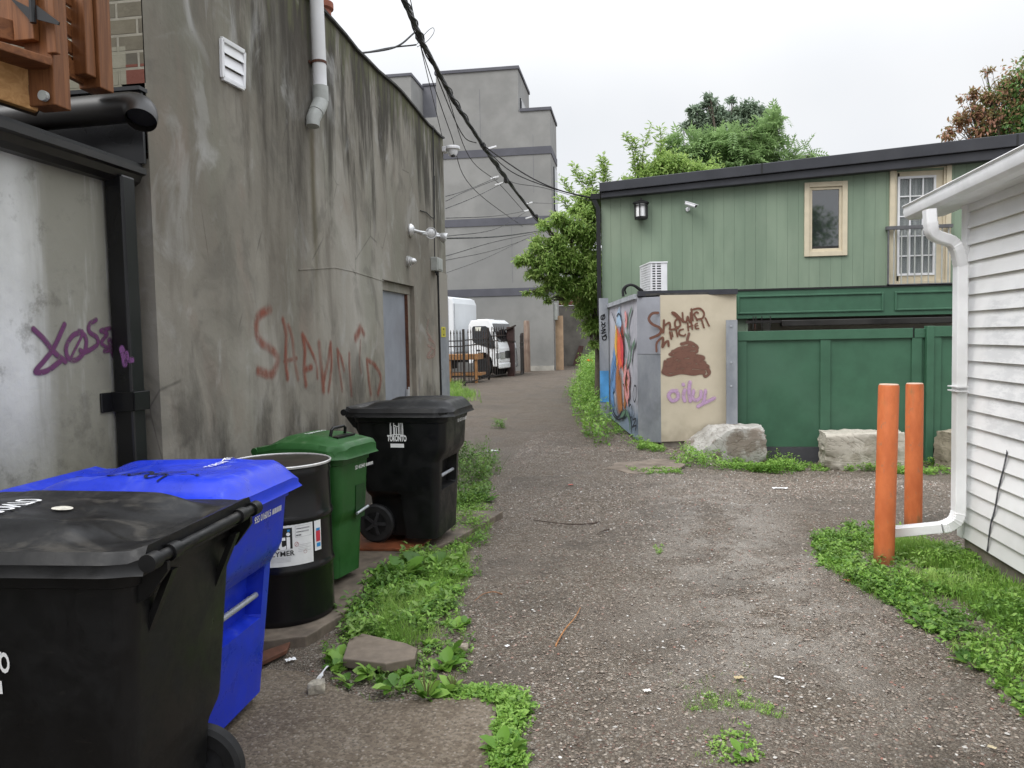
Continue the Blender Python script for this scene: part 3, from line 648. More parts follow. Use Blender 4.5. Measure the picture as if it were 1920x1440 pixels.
ch(lamp_head(f2, (.5, -.85, -.1), 'lamp_head'), L); ch(lamp_head(f3+Vector((.03, 0, -.01)), (.9, .2, -.35), 'lamp_head'), L)
s_ = wp(764, 490); sn = empty('motion_sensor', (WX, s_.y, s_.z), 0, 'small grey ribbed dome sensor below the twin floodlight', 'sensor')
ch(MB().lathe([(0, 0), (.062, 0), (.062, .03), (.05, .032), (.05, .05), (.04, .053), (.04, .07), (.028, .095), (0, .11)], 20, (WX, s_.y, s_.z), 'x').build('dome', M_ALU, smooth=True), sn)
j_ = wp(812, 496); jb = empty('junction_box', (WX, j_.y, j_.z), 0, 'grey electrical box on the wall corner where the black cable ends', 'electrical box')
ch(MB().box((WX, j_.y-.13, j_.z-.09), (WX+.09, j_.y+.16, j_.z+.085)).build('box', M_GREYP, bevel=.008), jb)
ch(MB().box((WX+.091, j_.y-.10, j_.z-.07), (WX+.098, j_.y+.13, j_.z+.065)).build('cover', M_GREYP, bevel=.003), jb)
ch(MB().lathe([(.02, -.05), (.02, .0)], 10, (WX+.05, j_.y+.02, j_.z-.09)).build('gland', M_DARKMET), jb)
ch(MB().lathe([(.012, -.03), (.012, 0)], 8, (WX+.05, j_.y-.07, j_.z-.09)).build('gland', M_DARKMET), jb)
c_ = wp(809, 250, .02)
o = MB().tube([wp(809, 236, .02), wp(810, 300, .02), wp(811, 400, .02), wp(811, 485, .03)], .008, 6).tube([wp(811, 330, .025), wp(811.5, 410, .024)], .006, 6).tube([wp(787, 395, .01), wp(797, 398, .012), wp(806, 407, .015), wp(811, 410, .02)], .006, 6).build('conduit_cable', M_WIRE)
tag(o, 'black cable running down the stucco corner to the electrical box', 'cable')
# yellow notice on the corner
n0, n1 = wp(826, 613), wp(832, 632)
sg = empty('notice_plate', (WX+.012, n0.y, n1.z), 0, 'small yellow notice on the grey metal corner strip', 'sign')
ch(MB().box((WX+.013, n0.y-.02, n1.z), (WX+.018, n1.y+.04, n0.z)).build('plate', plain('yellow_plate', (.55, .50, .05), .5, .08)), sg)
ym, zm = (n0.y+n1.y)/2+.01, (n0.z+n1.z)/2
ch(MB().box((WX+.0185, ym-.05, zm-.05), (WX+.0195, ym+.05, zm+.05)).build('printing', plain('olive_print', (.12, .11, .02), .6)), sg)
ch(MB().box((WX+.0197, ym-.025, zm-.03), (WX+.0207, ym+.025, zm+.03)).build('printing', plain('pale_print', (.5, .45, .08), .6)), sg)
# dome camera on the corner
k_ = wp(833, 283, 0); cm_ = empty('dome_camera', (WX, YF, k_.z), 0, 'white turret security camera under the roof on the stucco corner', 'security camera')
ch(MB().box((WX-.02, YF-.06, k_.z-.04), (WX+.05, YF+.08, k_.z+.03)).build('bracket', M_WHITEP, bevel=.01), cm_)
cx, cy = WX+.13, YF+.02
ch(MB().lathe([(.0, .04), (.10, .04), (.105, .02), (.10, .0), (.075, -.01), (.07, -.045), (.05, -.085), (.0, -.095)], 20, (cx, cy, k_.z)).box((WX+.03, cy-.05, k_.z), (cx, cy+.05, k_.z+.035)).build('body', M_WHITEP, smooth=True), cm_)
ch(MB().lathe([(0, 0), (.032, 0), (.03, -.03), (0, -.035)], 16, (cx+.01, cy-.02, k_.z-.075)).build('lens', M_DARKMET, smooth=True), cm_)
# terracotta chimney pot above the roof line
q = onX(WX-.6, 603, 32)
ch_ = tag(MB().lathe([(.10, -.6), (.10, 0.06), (.125, .08), (.125, .14), (.10, .15), (.08, .15)], 18, (q[0], q[1], q[2])).build('chimney_pot', plain('terracotta', (.30, .10, .06), .8, .2, 12), smooth=True), 'orange terracotta chimney pot peeking over the stucco roof edge', 'chimney pot')

# ------------------------------------------------------------------ whitewashed lean-to on the near left
LX = WX-.13
lt = empty('lean_to', (LX, YN, 0), 0, 'whitewashed lean-to wall with a black gutter beside the stucco building', 'building')
gt0, gt1 = onX(LX+.13, 290, 322), onX(LX+.13, 290, 354); GZ0, GZ1 = float(gt1[2]), float(gt0[2])
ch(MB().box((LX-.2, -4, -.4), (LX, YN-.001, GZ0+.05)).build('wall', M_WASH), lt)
mb = MB(); prof = [(0, 0), (.05, 0), (.085, .03), (.10, .075), (.125, .085), (.125, .13), (.118, .13), (.118, .092), (.09, .08), (.07, .035), (.0, .008)]
ye = YN-.03
mb.loft([[(LX+.005+x, y, GZ0+z*(GZ1-GZ0)/.13) for x, z in prof] for y in (-4, ye)]); ch(mb.build('gutter', M_BRNMET), lt)
mb = MB(); mb.prism([(LX+.10, -4, GZ1+.008), (LX+.10, ye+.01, GZ1+.008), (LX-1.6, ye+.01, GZ1+.62), (LX-1.6, -4, GZ1+.62)], (0, 0, .02)); ch(mb.build('roof', M_DARKMET), lt)
bx0, by0 = LX+.03, float(onX(LX+.08, 232, 400)[1])
mb = MB()
for i in range(5): mb.box((0, 0, 0), (0, 0, 0)) if False else None
w0 = .052
mb.bar((LX+.065, by0, -.02), (LX+.065, by0, GZ0+.03), .105, .11, (0, 1, 0))
dpp = mb.build('downpipe', M_DARKMET, bevel=.012); ch(dpp, lt)
zb = float(onX(LX+.1, 250, 752)[2])
mb = MB().box((LX+.01, by0-.068, zb-.05), (LX+.135, by0-.058, zb+.05)).box((LX+.01, by0+.058, zb-.05), (LX+.135, by0+.068, zb+.05)).box((LX+.125, by0-.068, zb-.05), (LX+.135, by0+.068, zb+.05)).box((LX+.001, by0-.15, zb-.05), (LX+.012, by0-.05, zb+.05)).box((LX+.001, by0+.05, zb-.05), (LX+.012, by0+.15, zb+.05))
bo = mb.build('bracket', M_DARKMET, bevel=.003); ch(bo, lt)
k2 = lambda L: [(a/2.88, 400+b/2.88) for a, b in L]
G = [([(178, 625), (230, 675), (290, 750), (350, 800)], .036), ([(345, 600), (290, 720), (240, 790), (188, 855), (250, 850), (320, 800)], .034), ([(440, 640), (390, 660), (355, 720), (365, 780), (410, 790), (455, 740), (460, 670), (425, 635)], .033),
     ([(440, 660), (375, 790)], .02), ([(515, 575), (480, 600), (480, 640), (520, 670), (520, 710), (455, 750), (430, 740)], .032), ([(590, 620), (540, 635), (575, 650), (545, 700), (590, 735), (560, 745)], .028),
     ([(608, 600), (618, 680), (625, 760)], .03), ([(590, 690), (610, 760), (640, 800), (650, 810)], .05)]
P_(spray('purple_spray_paint', (.135, .045, .115), .55, .92), 'graffiti', 0, LX, [(k2(a), w) for a, w in G], 'purple spray-painted tag', lt, (1, 0, 0))
gq = onX(LX+.12, 238, 683); gd = MB()
P_(spray('purple_overspray', (.16, .06, .17), .5, .9), 'graffiti', 0, LX+.124, [(k2([(655, 735), (665, 775), (670, 810)]), .05), (k2([(680, 755), (690, 790), (712, 792)]), .035)], 'purple paint carried over the downpipe', lt, (1, 0, 0))
# flat black flashing and big round duct in front of the brick
DY = YN-.22
a_ = onY(DY, 105, 208); b_ = onY(DY, 262, 200)
rd = .5*abs(float(onY(DY, 200, 180)[2]-onY(DY, 200, 236)[2]))
du = empty('round_duct', (float(b_[0]), DY, float(b_[2])), 0, 'fat dark round duct with an open elbow under the wooden steps', 'duct')
zc = float(b_[2])
pts = [(float(a_[0])-1.2, DY+.02, zc-.03), (float(b_[0])-.08, DY, zc)]
for t in range(6):
    a = t/5*PI*.5; pts.append((float(b_[0])-.045+.085*math.sin(a), DY-.055*(1-math.cos(a)), zc-.085*(1-math.cos(a))))
ch(MB().tube(pts, rd, 28, cap=False).build('duct', M_BRNMET, smooth=True, angle=60), du)
e1_, e0_ = Vector(pts[-1]), Vector(pts[-2]); dd = (e1_-e0_).normalized()
ch(MB().tube([e1_-dd*.04, e1_-dd*.035], rd*.97, 24).build('dark_mouth_disc', M_BLACKINK), du)  # black disc stands in for the dark hollow inside the duct
tb = MB()
fy = YN-.012
f1, f2_ = onY(fy, 100, 180), onY(fy, 282, 172)
tb.box((float(f1[0])-1.5, fy-.02, GZ1+.03), (WX-.01, fy, float(f2_[2]))); tb.box((float(f1[0])-1.5, fy-.05, float(f2_[2])), (WX+.002, fy+.02, float(f2_[2])+.02))
ch(tb.build('upstand_flashing', M_DARKMET), lt)

# ------------------------------------------------------------------ wooden steps / gate top left
M_CEDAR = wood_mat('stained_cedar', (.115, .041, .013), (.225, .088, .030), (9, 9, .6)); M_CEDARX = wood_mat('stained_cedar_rail', (.11, .039, .013), (.21, .080, .027), (.6, 9, 9)); M_NEWWOOD = wood_mat('raw_lumber', (.36, .18, .06), (.50, .28, .11))
SY = YN-.75
wd = empty('wooden_stair_gate', (float(onY(SY, 90, 200)[0]), SY, 2.9), 0, 'orange stained wooden stair railing and gate above the lean-to gutter', 'wooden stair')
def yb(px, py, Y): return Vector([float(q) for q in onY(Y, px, py)])
# newel post in front
a, b = yb(82, -120, SY), yb(84, 205, SY)
mb = MB(); mb.box((a.x-.085, SY-.05, b.z), (a.x+.052, SY+.05, a.z)); ch(mb.build('post', M_CEDAR, bevel=.005), wd)
a, b = yb(50, -120, SY-.05), yb(50, 82, SY-.05); ch(MB().box((a.x-.055, SY-.09, b.z), (a.x+.04, SY-.055, a.z)).build('gate_board', M_CEDAR, bevel=.004), wd)
for px, pyb, w in ((20, 62, .05), (101, 107, .028)):
    a, b = yb(px, -120, SY-.03), yb(px, pyb, SY-.03); ch(MB().box((a.x-w, SY-.075, b.z), (a.x+w*.6, SY-.045, a.z)).build('gate_board', M_CEDAR, bevel=.004), wd)
# gate lower rail (slopes toward camera)
mb = MB(); mb.bar(yb(-140, 18, SY-.3), yb(60, 70, SY), .05, .09); ch(mb.build('gate_rail', M_CEDARX, bevel=.004), wd)
mb = MB(); mb.bar(yb(-150, 62, SY-.35), yb(76, 132, SY), .30, .035); ch(mb.build('tread', M_CEDARX, bevel=.004), wd)
mb = MB(); mb.bar(yb(-150, 95, SY-.35), yb(74, 172, SY), .04, .19); ch(mb.build('stringer', M_NEWWOOD, bevel=.004), wd)
mb = MB(); mb.bar(yb(-60, 150, SY-.1), yb(78, 196, SY+.1), .3, .04); ch(mb.build('lower_board', wood_mat('dark_joist', (.05, .028, .015), (.09, .05, .025))), wd)
ch(MB().lathe([(0, -.02), (.022, -.02), (.022, 0), (.01, .0), (.01, .012), (0, .012)], 12, tuple(yb(85, 181, SY-.055)), 'y').build('bolt', M_GREYP), wd)
# railing behind with sloping slats
RY = YN-.35
a, b = yb(170, -60, RY), yb(172, 172, RY); ch(MB().box((a.x-.058, RY-.05, b.z), (a.x+.058, RY+.05, a.z)).build('post', M_CEDAR, bevel=.005), wd)
a, b = yb(150, -60, RY-.08), yb(155, 145, RY-.08); ch(MB().box((a.x-.035, RY-.12, b.z), (a.x+.04, RY-.055, a.z)).build('post', M_CEDAR, bevel=.005), wd)
for yl, yr in ((-30, 5), (-2, 34), (28, 62), (60, 92), (90, 118)):
    ch(MB().bar(yb(104, yl+12, RY-.25), yb(150, yr+10, RY-.02), .02, .058).build('slat', M_CEDARX, bevel=.003), wd)
ch(MB().bar(yb(98, 112, RY-.25), yb(160, 145, RY-.02), .03, .085).build('rail', M_CEDARX, bevel=.003), wd)
# strap hinge
mb = MB(); hc = yb(64, 24, SY-.10)
mb.prism([(hc.x-.115, hc.y, hc.z+.075), (hc.x-.015, hc.y, hc.z+.02), (hc.x-.015, hc.y, hc.z-.035), (hc.x-.10, hc.y, hc.z+.06)], (0, -.006, 0)); mb.prism([(hc.x+.015, hc.y, hc.z+.03), (hc.x+.12, hc.y, hc.z-.05), (hc.x+.115, hc.y, hc.z-.062), (hc.x+.015, hc.y, hc.z-.03)], (0, -.006, 0)); mb.lathe([(.013, -.045), (.013, .05)], 10, (hc.x, hc.y-.008, hc.z))
ch(mb.build('hinge', M_DARKMET), wd)

# ------------------------------------------------------------------ green house
HY = 15.0
def hp(px, py, Y=None): q = onY(HY if Y is None else Y, px, py); return float(q[0]), float(q[2])
def siding_mat():
    m = NT('sage_green_board_siding', .65, .25); x, y, z = m.xyz(); p = m.pos
    u = m.M('FRACT', m.M('DIVIDE', m.M('ADD', x, m.M('MULTIPLY', y, 1.)), .190))
    g = m.M('MULTIPLY', m.mr(u, .0, .03, 1, 0), 1.); n = m.noise(m.scale(p, (1, 1, .25)), 1.6, 5, .6); bd = m.M('FLOOR', m.M('DIVIDE', m.M('ADD', x, y), .190))
    wn = m.n('ShaderNodeTexWhiteNoise'); wn.noise_dimensions = '1D'; m.put(wn.inputs['W'], bd)
    c = m.mix(m.mr(n, .35, .65), (.165, .222, .160), (.212, .275, .200)); c = m.mix(m.M('MULTIPLY', wn.outputs['Value'], .14), c, (.25, .30, .22))
    c = m.mix(m.mr(m.noise(p, .5, 4), .5, .68, 0, .3), c, (.25, .28, .215)); c = m.mix(m.M('MULTIPLY', g, .75), c, (.05, .075, .05))
    return m.fin(c, .62, m.bump(m.M('MULTIPLY', g, -1.), .6, .01))
M_SIDE = siding_mat(); M_GREEN = plain('dark_green_paint', (.042, .112, .066), .5, .10, 4, 0, .06, (.054, .126, .08)); M_CREAM = plain('cream_trim', (.56, .49, .36), .6, .06, 6, 0, .05, (.42, .37, .27))
hx0 = hp(1128, 450)[0]; zsb = hp(1480, 542)[1]
xR = 10.5
def roofz(px_): return None
t0, t1 = hp(1128, 372), hp(1919, 293); sl_ = (t1[1]-t0[1])/(t1[0]-t0[0])
rz = lambda x: t0[1]+sl_*(x-t0[0])
house = empty('green_house', (hx0, HY, 0), 0, 'two storey sage green boarded house with black shed roof across the lane', 'house')
wn0, wn1 = hp(1519, 355), hp(1580, 470); dr0, dr1 = hp(1682, 322), hp(1769, 530)
mb = MB()
def wallq(x0, x1, z0, z1=None):
    za, zb_ = (rz(x0), rz(x1)) if z1 is None else (z1, z1)
    mb.add([(x0, HY, z0), (x1, HY, z0), (x1, HY, zb_), (x0, HY, za)], [(0, 1, 2, 3)])
wx0, wx1, wz0, wz1 = wn0[0], wn1[0], wn1[1], wn0[1]; dx0, dx1, dz0, dz1 = dr0[0], dr1[0], zsb, dr0[1]
wallq(hx0, wx0, zsb); wallq(wx0, wx1, wz1); wallq(wx0, wx1, zsb, wz0); wallq(wx1, dx0, zsb); wallq(dx0, dx1, dz1); wallq(dx1, xR, zsb)
mb.add([(hx0, HY, -.1), (hx0, HY, rz(hx0)), (hx0, HY+9, rz(hx0)), (hx0, HY+9, -.1)], [(0, 1, 2, 3)])
mb.add([(hx0, HY, -.3), (hx0+2.7, HY, -.3), (hx0+2.7, HY, zsb), (hx0, HY, zsb)], [(0, 1, 2, 3)])
for (a, b, c, d) in ((wx0, wx1, wz0, wz1), (dx0, dx1, dz0, dz1)):
    mb.add([(a, HY, c), (b, HY, c), (b, HY+.1, c), (a, HY+.1, c), (a, HY, d), (b, HY, d), (b, HY+.1, d), (a, HY+.1, d)], [(0, 1, 2, 3), (4, 5, 6, 7), (0, 3, 7, 4), (1, 2, 6, 5)])
ch(mb.build('wall', M_SIDE, fix=False), house)
# roof
th0, th1 = hp(1128, 345, HY-.25), hp(1919, 252, HY-.25)
a0, a1 = hp(1128, 361, HY-.2), hp(1919, 274, HY-.2)
rs = (a1[1]-a0[1])/(a1[0]-a0[0]); rxa = hp(1127, 361, HY-.2)[0]
RZ = lambda x, b: b+rs*(x-rxa)
mb = MB()
za = a0[1]; mb.prism([(rxa, HY-.20, RZ(rxa, za-.10)), (xR, HY-.20, RZ(xR, za-.22)), (xR, HY-.20, RZ(xR, za)), (rxa, HY-.20, RZ(rxa, za))], (0, .19, 0))
mb.prism([(rxa-.03, HY-.26, RZ(rxa, za+.002)), (xR, HY-.26, RZ(xR, za+.002)), (xR, HY-.26, RZ(xR, za+.24)), (rxa-.03, HY-.26, RZ(rxa, za+.175))], (0, 9.4, 0))
ch(mb.build('roof', plain('charcoal_metal_fascia', (.035, .036, .043), .45, .12, 3, .1, .05, (.05, .05, .055)), bevel=.01), house)
for xq in (2.35, 6.6):
    ch(MB().box((xq, HY-.266, RZ(xq, za+.01)), (xq+.03, HY-.262, RZ(xq, za+.2))).build('fascia_joint', M_BLACKINK), house)
mb = MB(); gx = hp(1124, 400)[0]
mb.box((gx-.16, HY-.12, RZ(rxa, za)-.10), (gx+.02, HY+9, RZ(rxa, za)-.0)); ch(mb.build('gutter', M_DARKMET), house)
mb = MB().tube([(gx-.10, HY-.05, za-.1), (gx-.02, HY-.05, za-.28), (gx-.02, HY-.05, 2.0)], .05, 4, rect=(.045, .04)); ch(mb.build('downpipe', M_DARKMET), house)
# window
def frame(name, x0, x1, z0, z1, w, y0, y1, mat, parent, lab=None):
    m = MB().box((x0, y0, z0), (x0+w, y1, z1)).box((x1-w, y0, z0), (x1, y1, z1)).box((x0+w, y0, z1-w), (x1-w, y1, z1)).box((x0+w, y0, z0), (x1-w, y1, z0+w))
    o = m.build(name, mat, bevel=.006); ch(o, parent) if parent.type == 'EMPTY' else setattr(o, 'parent', parent); return o
def glass_mat():
    m = NT('dark_window_glass', .03, .8); m.b.inputs['IOR'].default_value = 1.9
    return m.fin((.018, .022, .026))
M_GLASS = glass_mat()
fo = [hp(1508, 343), hp(1588, 479)]
win = frame('window', fo[0][0], fo[1][0], fo[1][1], fo[0][1], .09, HY-.035, HY+.02, M_CREAM, house)
mb = MB(); o = MB()
def frm(x0, x1, z0, z1, w, y0, y1): return MB().box((x0, y0, z0), (x0+w, y1, z1)).box((x1-w, y0, z0), (x1, y1, z1)).box((x0+w, y0, z1-w), (x1-w, y1, z1)).box((x0+w, y0, z0), (x1-w, y1, z0+w))
def sub(mb, name, mat, par, **k):
    o = mb.build(name, mat, **k); o.parent = par; o.matrix_parent_inverse = (par.parent.matrix_parent_inverse if False else Matrix()); return o
def subc(mb, name, mat, par, **k):      # child of a mesh part built in world coordinates under a placed empty
    o = mb.build(name, mat, **k); o.parent = par; return o
subc(frm(fo[0][0]+.09, fo[1][0]-.09, fo[1][1]+.09, fo[0][1]-.09, .05, HY-.005, HY+.05), 'sash', M_CREAM, win, bevel=.006)
subc(MB().box((fo[0][0]+.13, HY+.02, fo[1][1]+.13), (fo[1][0]-.13, HY+.03, fo[0][1]-.13)), 'pane', M_GLASS, win)
subc(MB().box((fo[0][0]+.14, HY+.010, fo[1][1]+.14), (fo[1][0]-.14, HY+.018, fo[1][1]+.185)), 'blind_rail', M_BRNMET, win)
# balcony door
b0, b1 = hp(1668, 306), hp(1780, 536)
fr = frame('door_frame', b0[0], b1[0], zsb, b0[1], .085, HY-.05, HY+.02, M_CREAM, house)
fr2 = frm(b0[0]+.085, b1[0]-.085, zsb+.01, b0[1]-.085, .035, HY-.02, HY+.03); subc(fr2, 'inner_frame', M_CREAM, fr, bevel=.004)
p0, p1 = hp(1684, 331), hp(1754, 515)
dl = ch(frm(b0[0]+.12, b1[0]-.12, zsb+.02, b0[1]-.12, .06, HY+.03, HY+.07).box((b0[0]+.18, HY+.03, zsb+.08), (p0[0], HY+.07, b0[1]-.18)).box((p1[0], HY+.03, zsb+.08), (b1[0]-.18, HY+.07, b0[1]-.18)).box((p0[0], HY+.03, zsb+.08), (p1[0], HY+.07, p1[1])).box((p0[0], HY+.03, p0[1]), (p1[0], HY+.07, b0[1]-.18)).build('balcony_door', M_CREAM), house)
g = frm(p0[0], p1[0], p1[1], p0[1], .04, HY+.015, HY+.06)
pw, ph = p1[0]-p0[0], p0[1]-p1[1]
for i in (1, 2): g.box((p0[0]+pw*i/3-.011, HY+.022, p1[1]+.04), (p0[0]+pw*i/3+.011, HY+.05, p0[1]-.04))
for i in range(1, 5): g.box((p0[0]+.04, HY+.024, p1[1]+ph*i/5-.011), (p1[0]-.04, HY+.048, p1[1]+ph*i/5+.011))
subc(g, 'glazing_bars', M_WHITEP, dl)
subc(MB().box((p0[0]+.02, HY+.052, p1[1]+.02), (p1[0]-.02, HY+.056, p0[1]-.02)), 'pane', NT('clear_glass', .04, .6).fin((.25, .27, .27)), dl)
bpy.data.materials['clear_glass'].node_tree.nodes['Principled BSDF'].inputs['Alpha'].default_value = .35
cv = np.array([[(x, HY+.10+.02*math.sin((x-p0[0])*70)+.008*math.sin(x*31), z) for x in np.linspace(p0[0], p1[0], 70)] for z in (p1[1], p0[1])])
def curt():
    m = NT('sheer_curtain', .9, .1); x, y, z = m.xyz(); n = m.noise(m.scale(m.pos, (1, 1, .06)), 16, 3)
    return m.fin(m.mix(m.mr(n, .38, .62), (.22, .25, .24), (.62, .64, .62)))
subc(MB().grid(cv), 'curtain', curt(), dl, smooth=True)
# black sheet standing in for the unlit room behind the openings
ch(MB().box((wx0-.3, HY+.35, zsb+.02), (xR-.2, HY+.4, rz(wx0)-.1)).build('dark_room_sheet', M_BLACKINK), house)
# railing
r0, r1 = hp(1661, 428, HY-.12), hp(1786, 424, HY-.12)
ra = ch(MB().box((r0[0], HY-.155, r0[1]-.03), (r1[0], HY-.09, r0[1]+.03)).box((r0[0]+.03, HY-.14, zsb-.005), (r1[0], HY-.10, zsb+.03)).box((r0[0]+.02, HY-.10, r0[1]-.02), (r0[0]+.06, HY-.01, r0[1]+.02)).box((r0[0]+.03, HY-.14, zsb), (r0[0]+.055, HY-.11, r0[1])).build('balcony_railing', plain('grey_iron_paint', (.10, .10, .105), .5)), house)
for i, px in enumerate((1676, 1690, 1702, 1715, 1728, 1741, 1754, 1766, 1778)):
    x = hp(px, 480, HY-.12)[0]; subc(MB().box((x-.009, HY-.131, zsb+.03), (x+.009, HY-.113, r0[1]-.03)), 'baluster', M_GREYP, ra)
# green beam under the siding
xb0 = hp(1381, 570)[0]; zt0, zt1 = zsb-.005, hp(1480, 596)[1]
ch(MB().box((xb0-1.3, HY-.12, zt1), (xR, HY+.1, zt0)).build('green_fascia', M_GREEN, bevel=.006), house)
ch(MB().box((xb0-1.3, HY-.14, zt0-.012), (xR, HY-.02, zt0+.018)).build('drip_edge', M_BLACKINK), house)
for (pa, pb_) in ((1383, 1657), (1678, 1990)):
    x0, x1 = hp(pa, 570, HY-.14)[0], hp(pb_, 570, HY-.14)[0]; z0, z1 = zt1+.085, zt0-.10
    o = ch(frm(x0, x1, z0, z1, .035, HY-.145, HY-.119).build('moulding', M_GREEN, bevel=.008), house)
# undercroft seen through the slot
ch(MB().box((xb0-1.2, HY+5.2, -.3), (xR, HY+5.3, zsb)).build('rear_wall', plain('pale_rear_wall', (.48, .46, .40), .7, .1, 2)), house)
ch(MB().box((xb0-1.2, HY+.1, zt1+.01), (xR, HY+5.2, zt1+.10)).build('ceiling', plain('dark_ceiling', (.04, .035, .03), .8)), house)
mb = MB(); lo = hp(1470, 606, HY-.5)
mb.box((hp(1465, 606, HY-.45)[0], HY-.5, hp(1500, 606, HY-.45)[1]-.05), (xR, HY-.3, hp(1500, 603, HY-.45)[1]+.03))
ch(mb.build('door_track', M_BRNMET, bevel=.01), house)
mb = MB(); a, b = hp(1398, 604, HY-.4), hp(1470, 606, HY-.4); mb.box((a[0], HY-.42, a[1]-.025), (b[0]+.2, HY-.38, a[1]+.025))
for px in (1412, 1417, 1428, 1444): x = hp(px, 604, HY-.4)[0]; mb.box((x-.008, HY-.43, a[1]-.13), (x+.008, HY-.41, a[1]+.1))
ch(mb.build('hanging_bracket', M_BRNMET), house)
ch(MB().tube([(hp(1416, 610, HY-.4)[0], HY-.4, a[1]-.02), (hp(1416, 610, HY-.4)[0], HY-.4, a[1]-.12)], .012, 6).tube([(hp(1416, 610, HY-.4)[0]+.02*math.cos(t), HY-.4, a[1]-.15+.02*math.sin(t)) for t in np.linspace(0, 5.2, 8)], .006, 5).build('hook', M_RUST), house)
for (pa, pb_, c) in ((1382, 1394, 'b'), (1430, 1444, 'w'), (1400, 1406, 'w')):
    x0, x1 = hp(pa, 610, HY+2)[0], hp(pb_, 610, HY+2)[0]; ch(MB().box((x0, HY+2, -.2), (x1, HY+2.15, hp(1400, 604 if c == 'w' else 610, HY+2)[1])).build('post', M_WHITEP if c == 'w' else M_BLACKINK), house)

# wall lantern, bullet camera, air conditioner ---------------------------------
lx, lz = hp(1202, 395, HY-.12); ln = empty('wall_lantern', (lx, HY, lz), 0, 'black framed wall lantern with white glass on the green siding', 'wall lamp')
mb = MB(); mb.lathe([(0, .23), (.02, .22), (.02, .20), (.10, .17), (.155, .145), (.155, .125), (.0, .12)], 16, (lx, HY-.14, lz)); mb.lathe([(0, -.165), (.12, -.165), (.125, -.14), (.125, -.12), (0, -.12)], 16, (lx, HY-.14, lz))
for k in range(6): t = 2*PI*k/6+.3; mb.box((lx+.12*math.cos(t)-.011, HY-.14+.12*math.sin(t)-.011, lz-.13), (lx+.12*math.cos(t)+.011, HY-.14+.12*math.sin(t)+.011, lz+.13))
mb.tube([(lx+.122*math.cos(t), HY-.14+.122*math.sin(t), lz+.085) for t in np.linspace(0, 2*PI, 17)], .008, 5)
mb.box((lx-.07, HY-.03, lz-.12), (lx+.07, HY-.002, lz+.16)); ch(mb.build('lamp_frame', M_DARKMET, smooth=True), ln)
ch(MB().lathe([(0, -.115), (.098, -.115), (.098, .118), (0, .118)], 18, (lx, HY-.14, lz)).build('lamp_glass', plain('opal_glass', (.8, .8, .8), .25, .03), smooth=True), ln)
kx, kz = hp(1290, 388, HY-.1); bc = empty('bullet_camera', (kx, HY, kz), 0, 'white bullet security camera on the green siding near the lantern', 'security camera')
ch(MB().lathe([(0, 0), (.04, 0), (.04, .03), (0, .035)], 14, (kx, HY-.035, kz-.03), 'y').tube([(kx, HY-.03, kz-.03), (kx+.01, HY-.09, kz-.05), (kx+.015, HY-.12, kz+.01)], .014, 8).build('mount', M_WHITEP, smooth=True), bc)
a, b = Vector((kx-.04, HY-.13, kz+.065)), Vector((kx+.13, HY-.26, kz-.02)); d = (b-a).normalized()
ch(MB().tube([a, b], .034, 14).bar(a+Vector((0, 0, .036)), b+d*.04+Vector((0, 0, .036)), .075, .01).build('body', M_WHITEP, smooth=True), bc)
ch(MB().tube([b, b+d*.004], .026, 14).build('lens', M_DARKMET), bc)

# ------------------------------------------------------------------ utility enclosure with mural
A = np.array(at(1240, 839)); A[2] = 0; Bp = np.array([*at(1197, 833)[:2], 0.]); Er = on(1, 11.62, 1381, 700); Er[2] = 0
Cp = np.array([hx0+.12, 14.93, 0.])
def vtop(P, px, py):        # height where the vertical through P meets row py
    v = ray(px, py); t = np.linalg.norm((P-CP)[:2])/np.linalg.norm(v[:2]); return float(CP[2]+v[2]*t)
zA = vtop(A, 1240, 553); ZB = .5*(zA+vtop(Bp, 1196, 556))
print('encl', A, Bp, Er, Cp, zA, vtop(Bp, 1196, 556), vtop(Er, 1380, 547), vtop(Cp, 1140, 572))
enc = empty('utility_enclosure', (float(A[0]), float(A[1]), 0), 0, 'cream and grey metal clad corner enclosure covered with mural and graffiti', 'enclosure')
def nrm2(P, Q): d = Q-P; n = np.array([d[1], -d[0], 0]); n /= np.linalg.norm(n); return n if n @ (CP*[1, 1, 0]-P) > 0 else -n
def panel(name, P, Q, z0, z1, mat, t=.05, out=0., **k):
    n = nrm2(P, Q); a, b = P+n*out, Q+n*out
    return MB().prism([(a[0], a[1], z0), (b[0], b[1], z0), (b[0], b[1], z1), (a[0], a[1], z1)], -n*t).build(name, mat, **k)
def cream_mat():
    m = NT('cream_render', .8, .2); p = m.pos; x, y, z = m.xyz(); n = m.noise(p, 3, 5, .6)
    c = m.mix(m.mr(n, .3, .7), (.50, .44, .335), (.555, .49, .38)); c = m.mix(m.mr(m.M('ADD', z, m.M('MULTIPLY', m.noise(p, 5, 5), .7)), .35, .75, .55, 0), c, (.27, .23, .17))
    return m.fin(c, .8, m.bump(m.noise(p, 60, 4), .15, .004))
def metal_mat():
    m = NT('dull_galvanised_cladding', .5, .4); p = m.pos; x, y, z = m.xyz(); n = m.noise(m.scale(p, (1, 1, .4)), 3, 6, .65)
    c = m.mix(m.mr(n, .3, .7), (.22, .235, .265), (.34, .355, .38)); c = m.mix(m.mr(m.noise(p, 1.8, 4), .52, .7, 0, .6), c, (.15, .16, .175))
    return m.fin(c, .5, m.bump(n, .25, .005), .25)
M_CREAMW, M_CLAD = cream_mat(), metal_mat()
ch(panel('cream_wall', A, Er, .06, ZB, M_CREAMW, .12), enc)
ch(panel('foundation', A, Er, -.5, .055, M_CONC, .15, -.03), enc)
mid = .06+(vtop(A, 1220, 664)-.06)
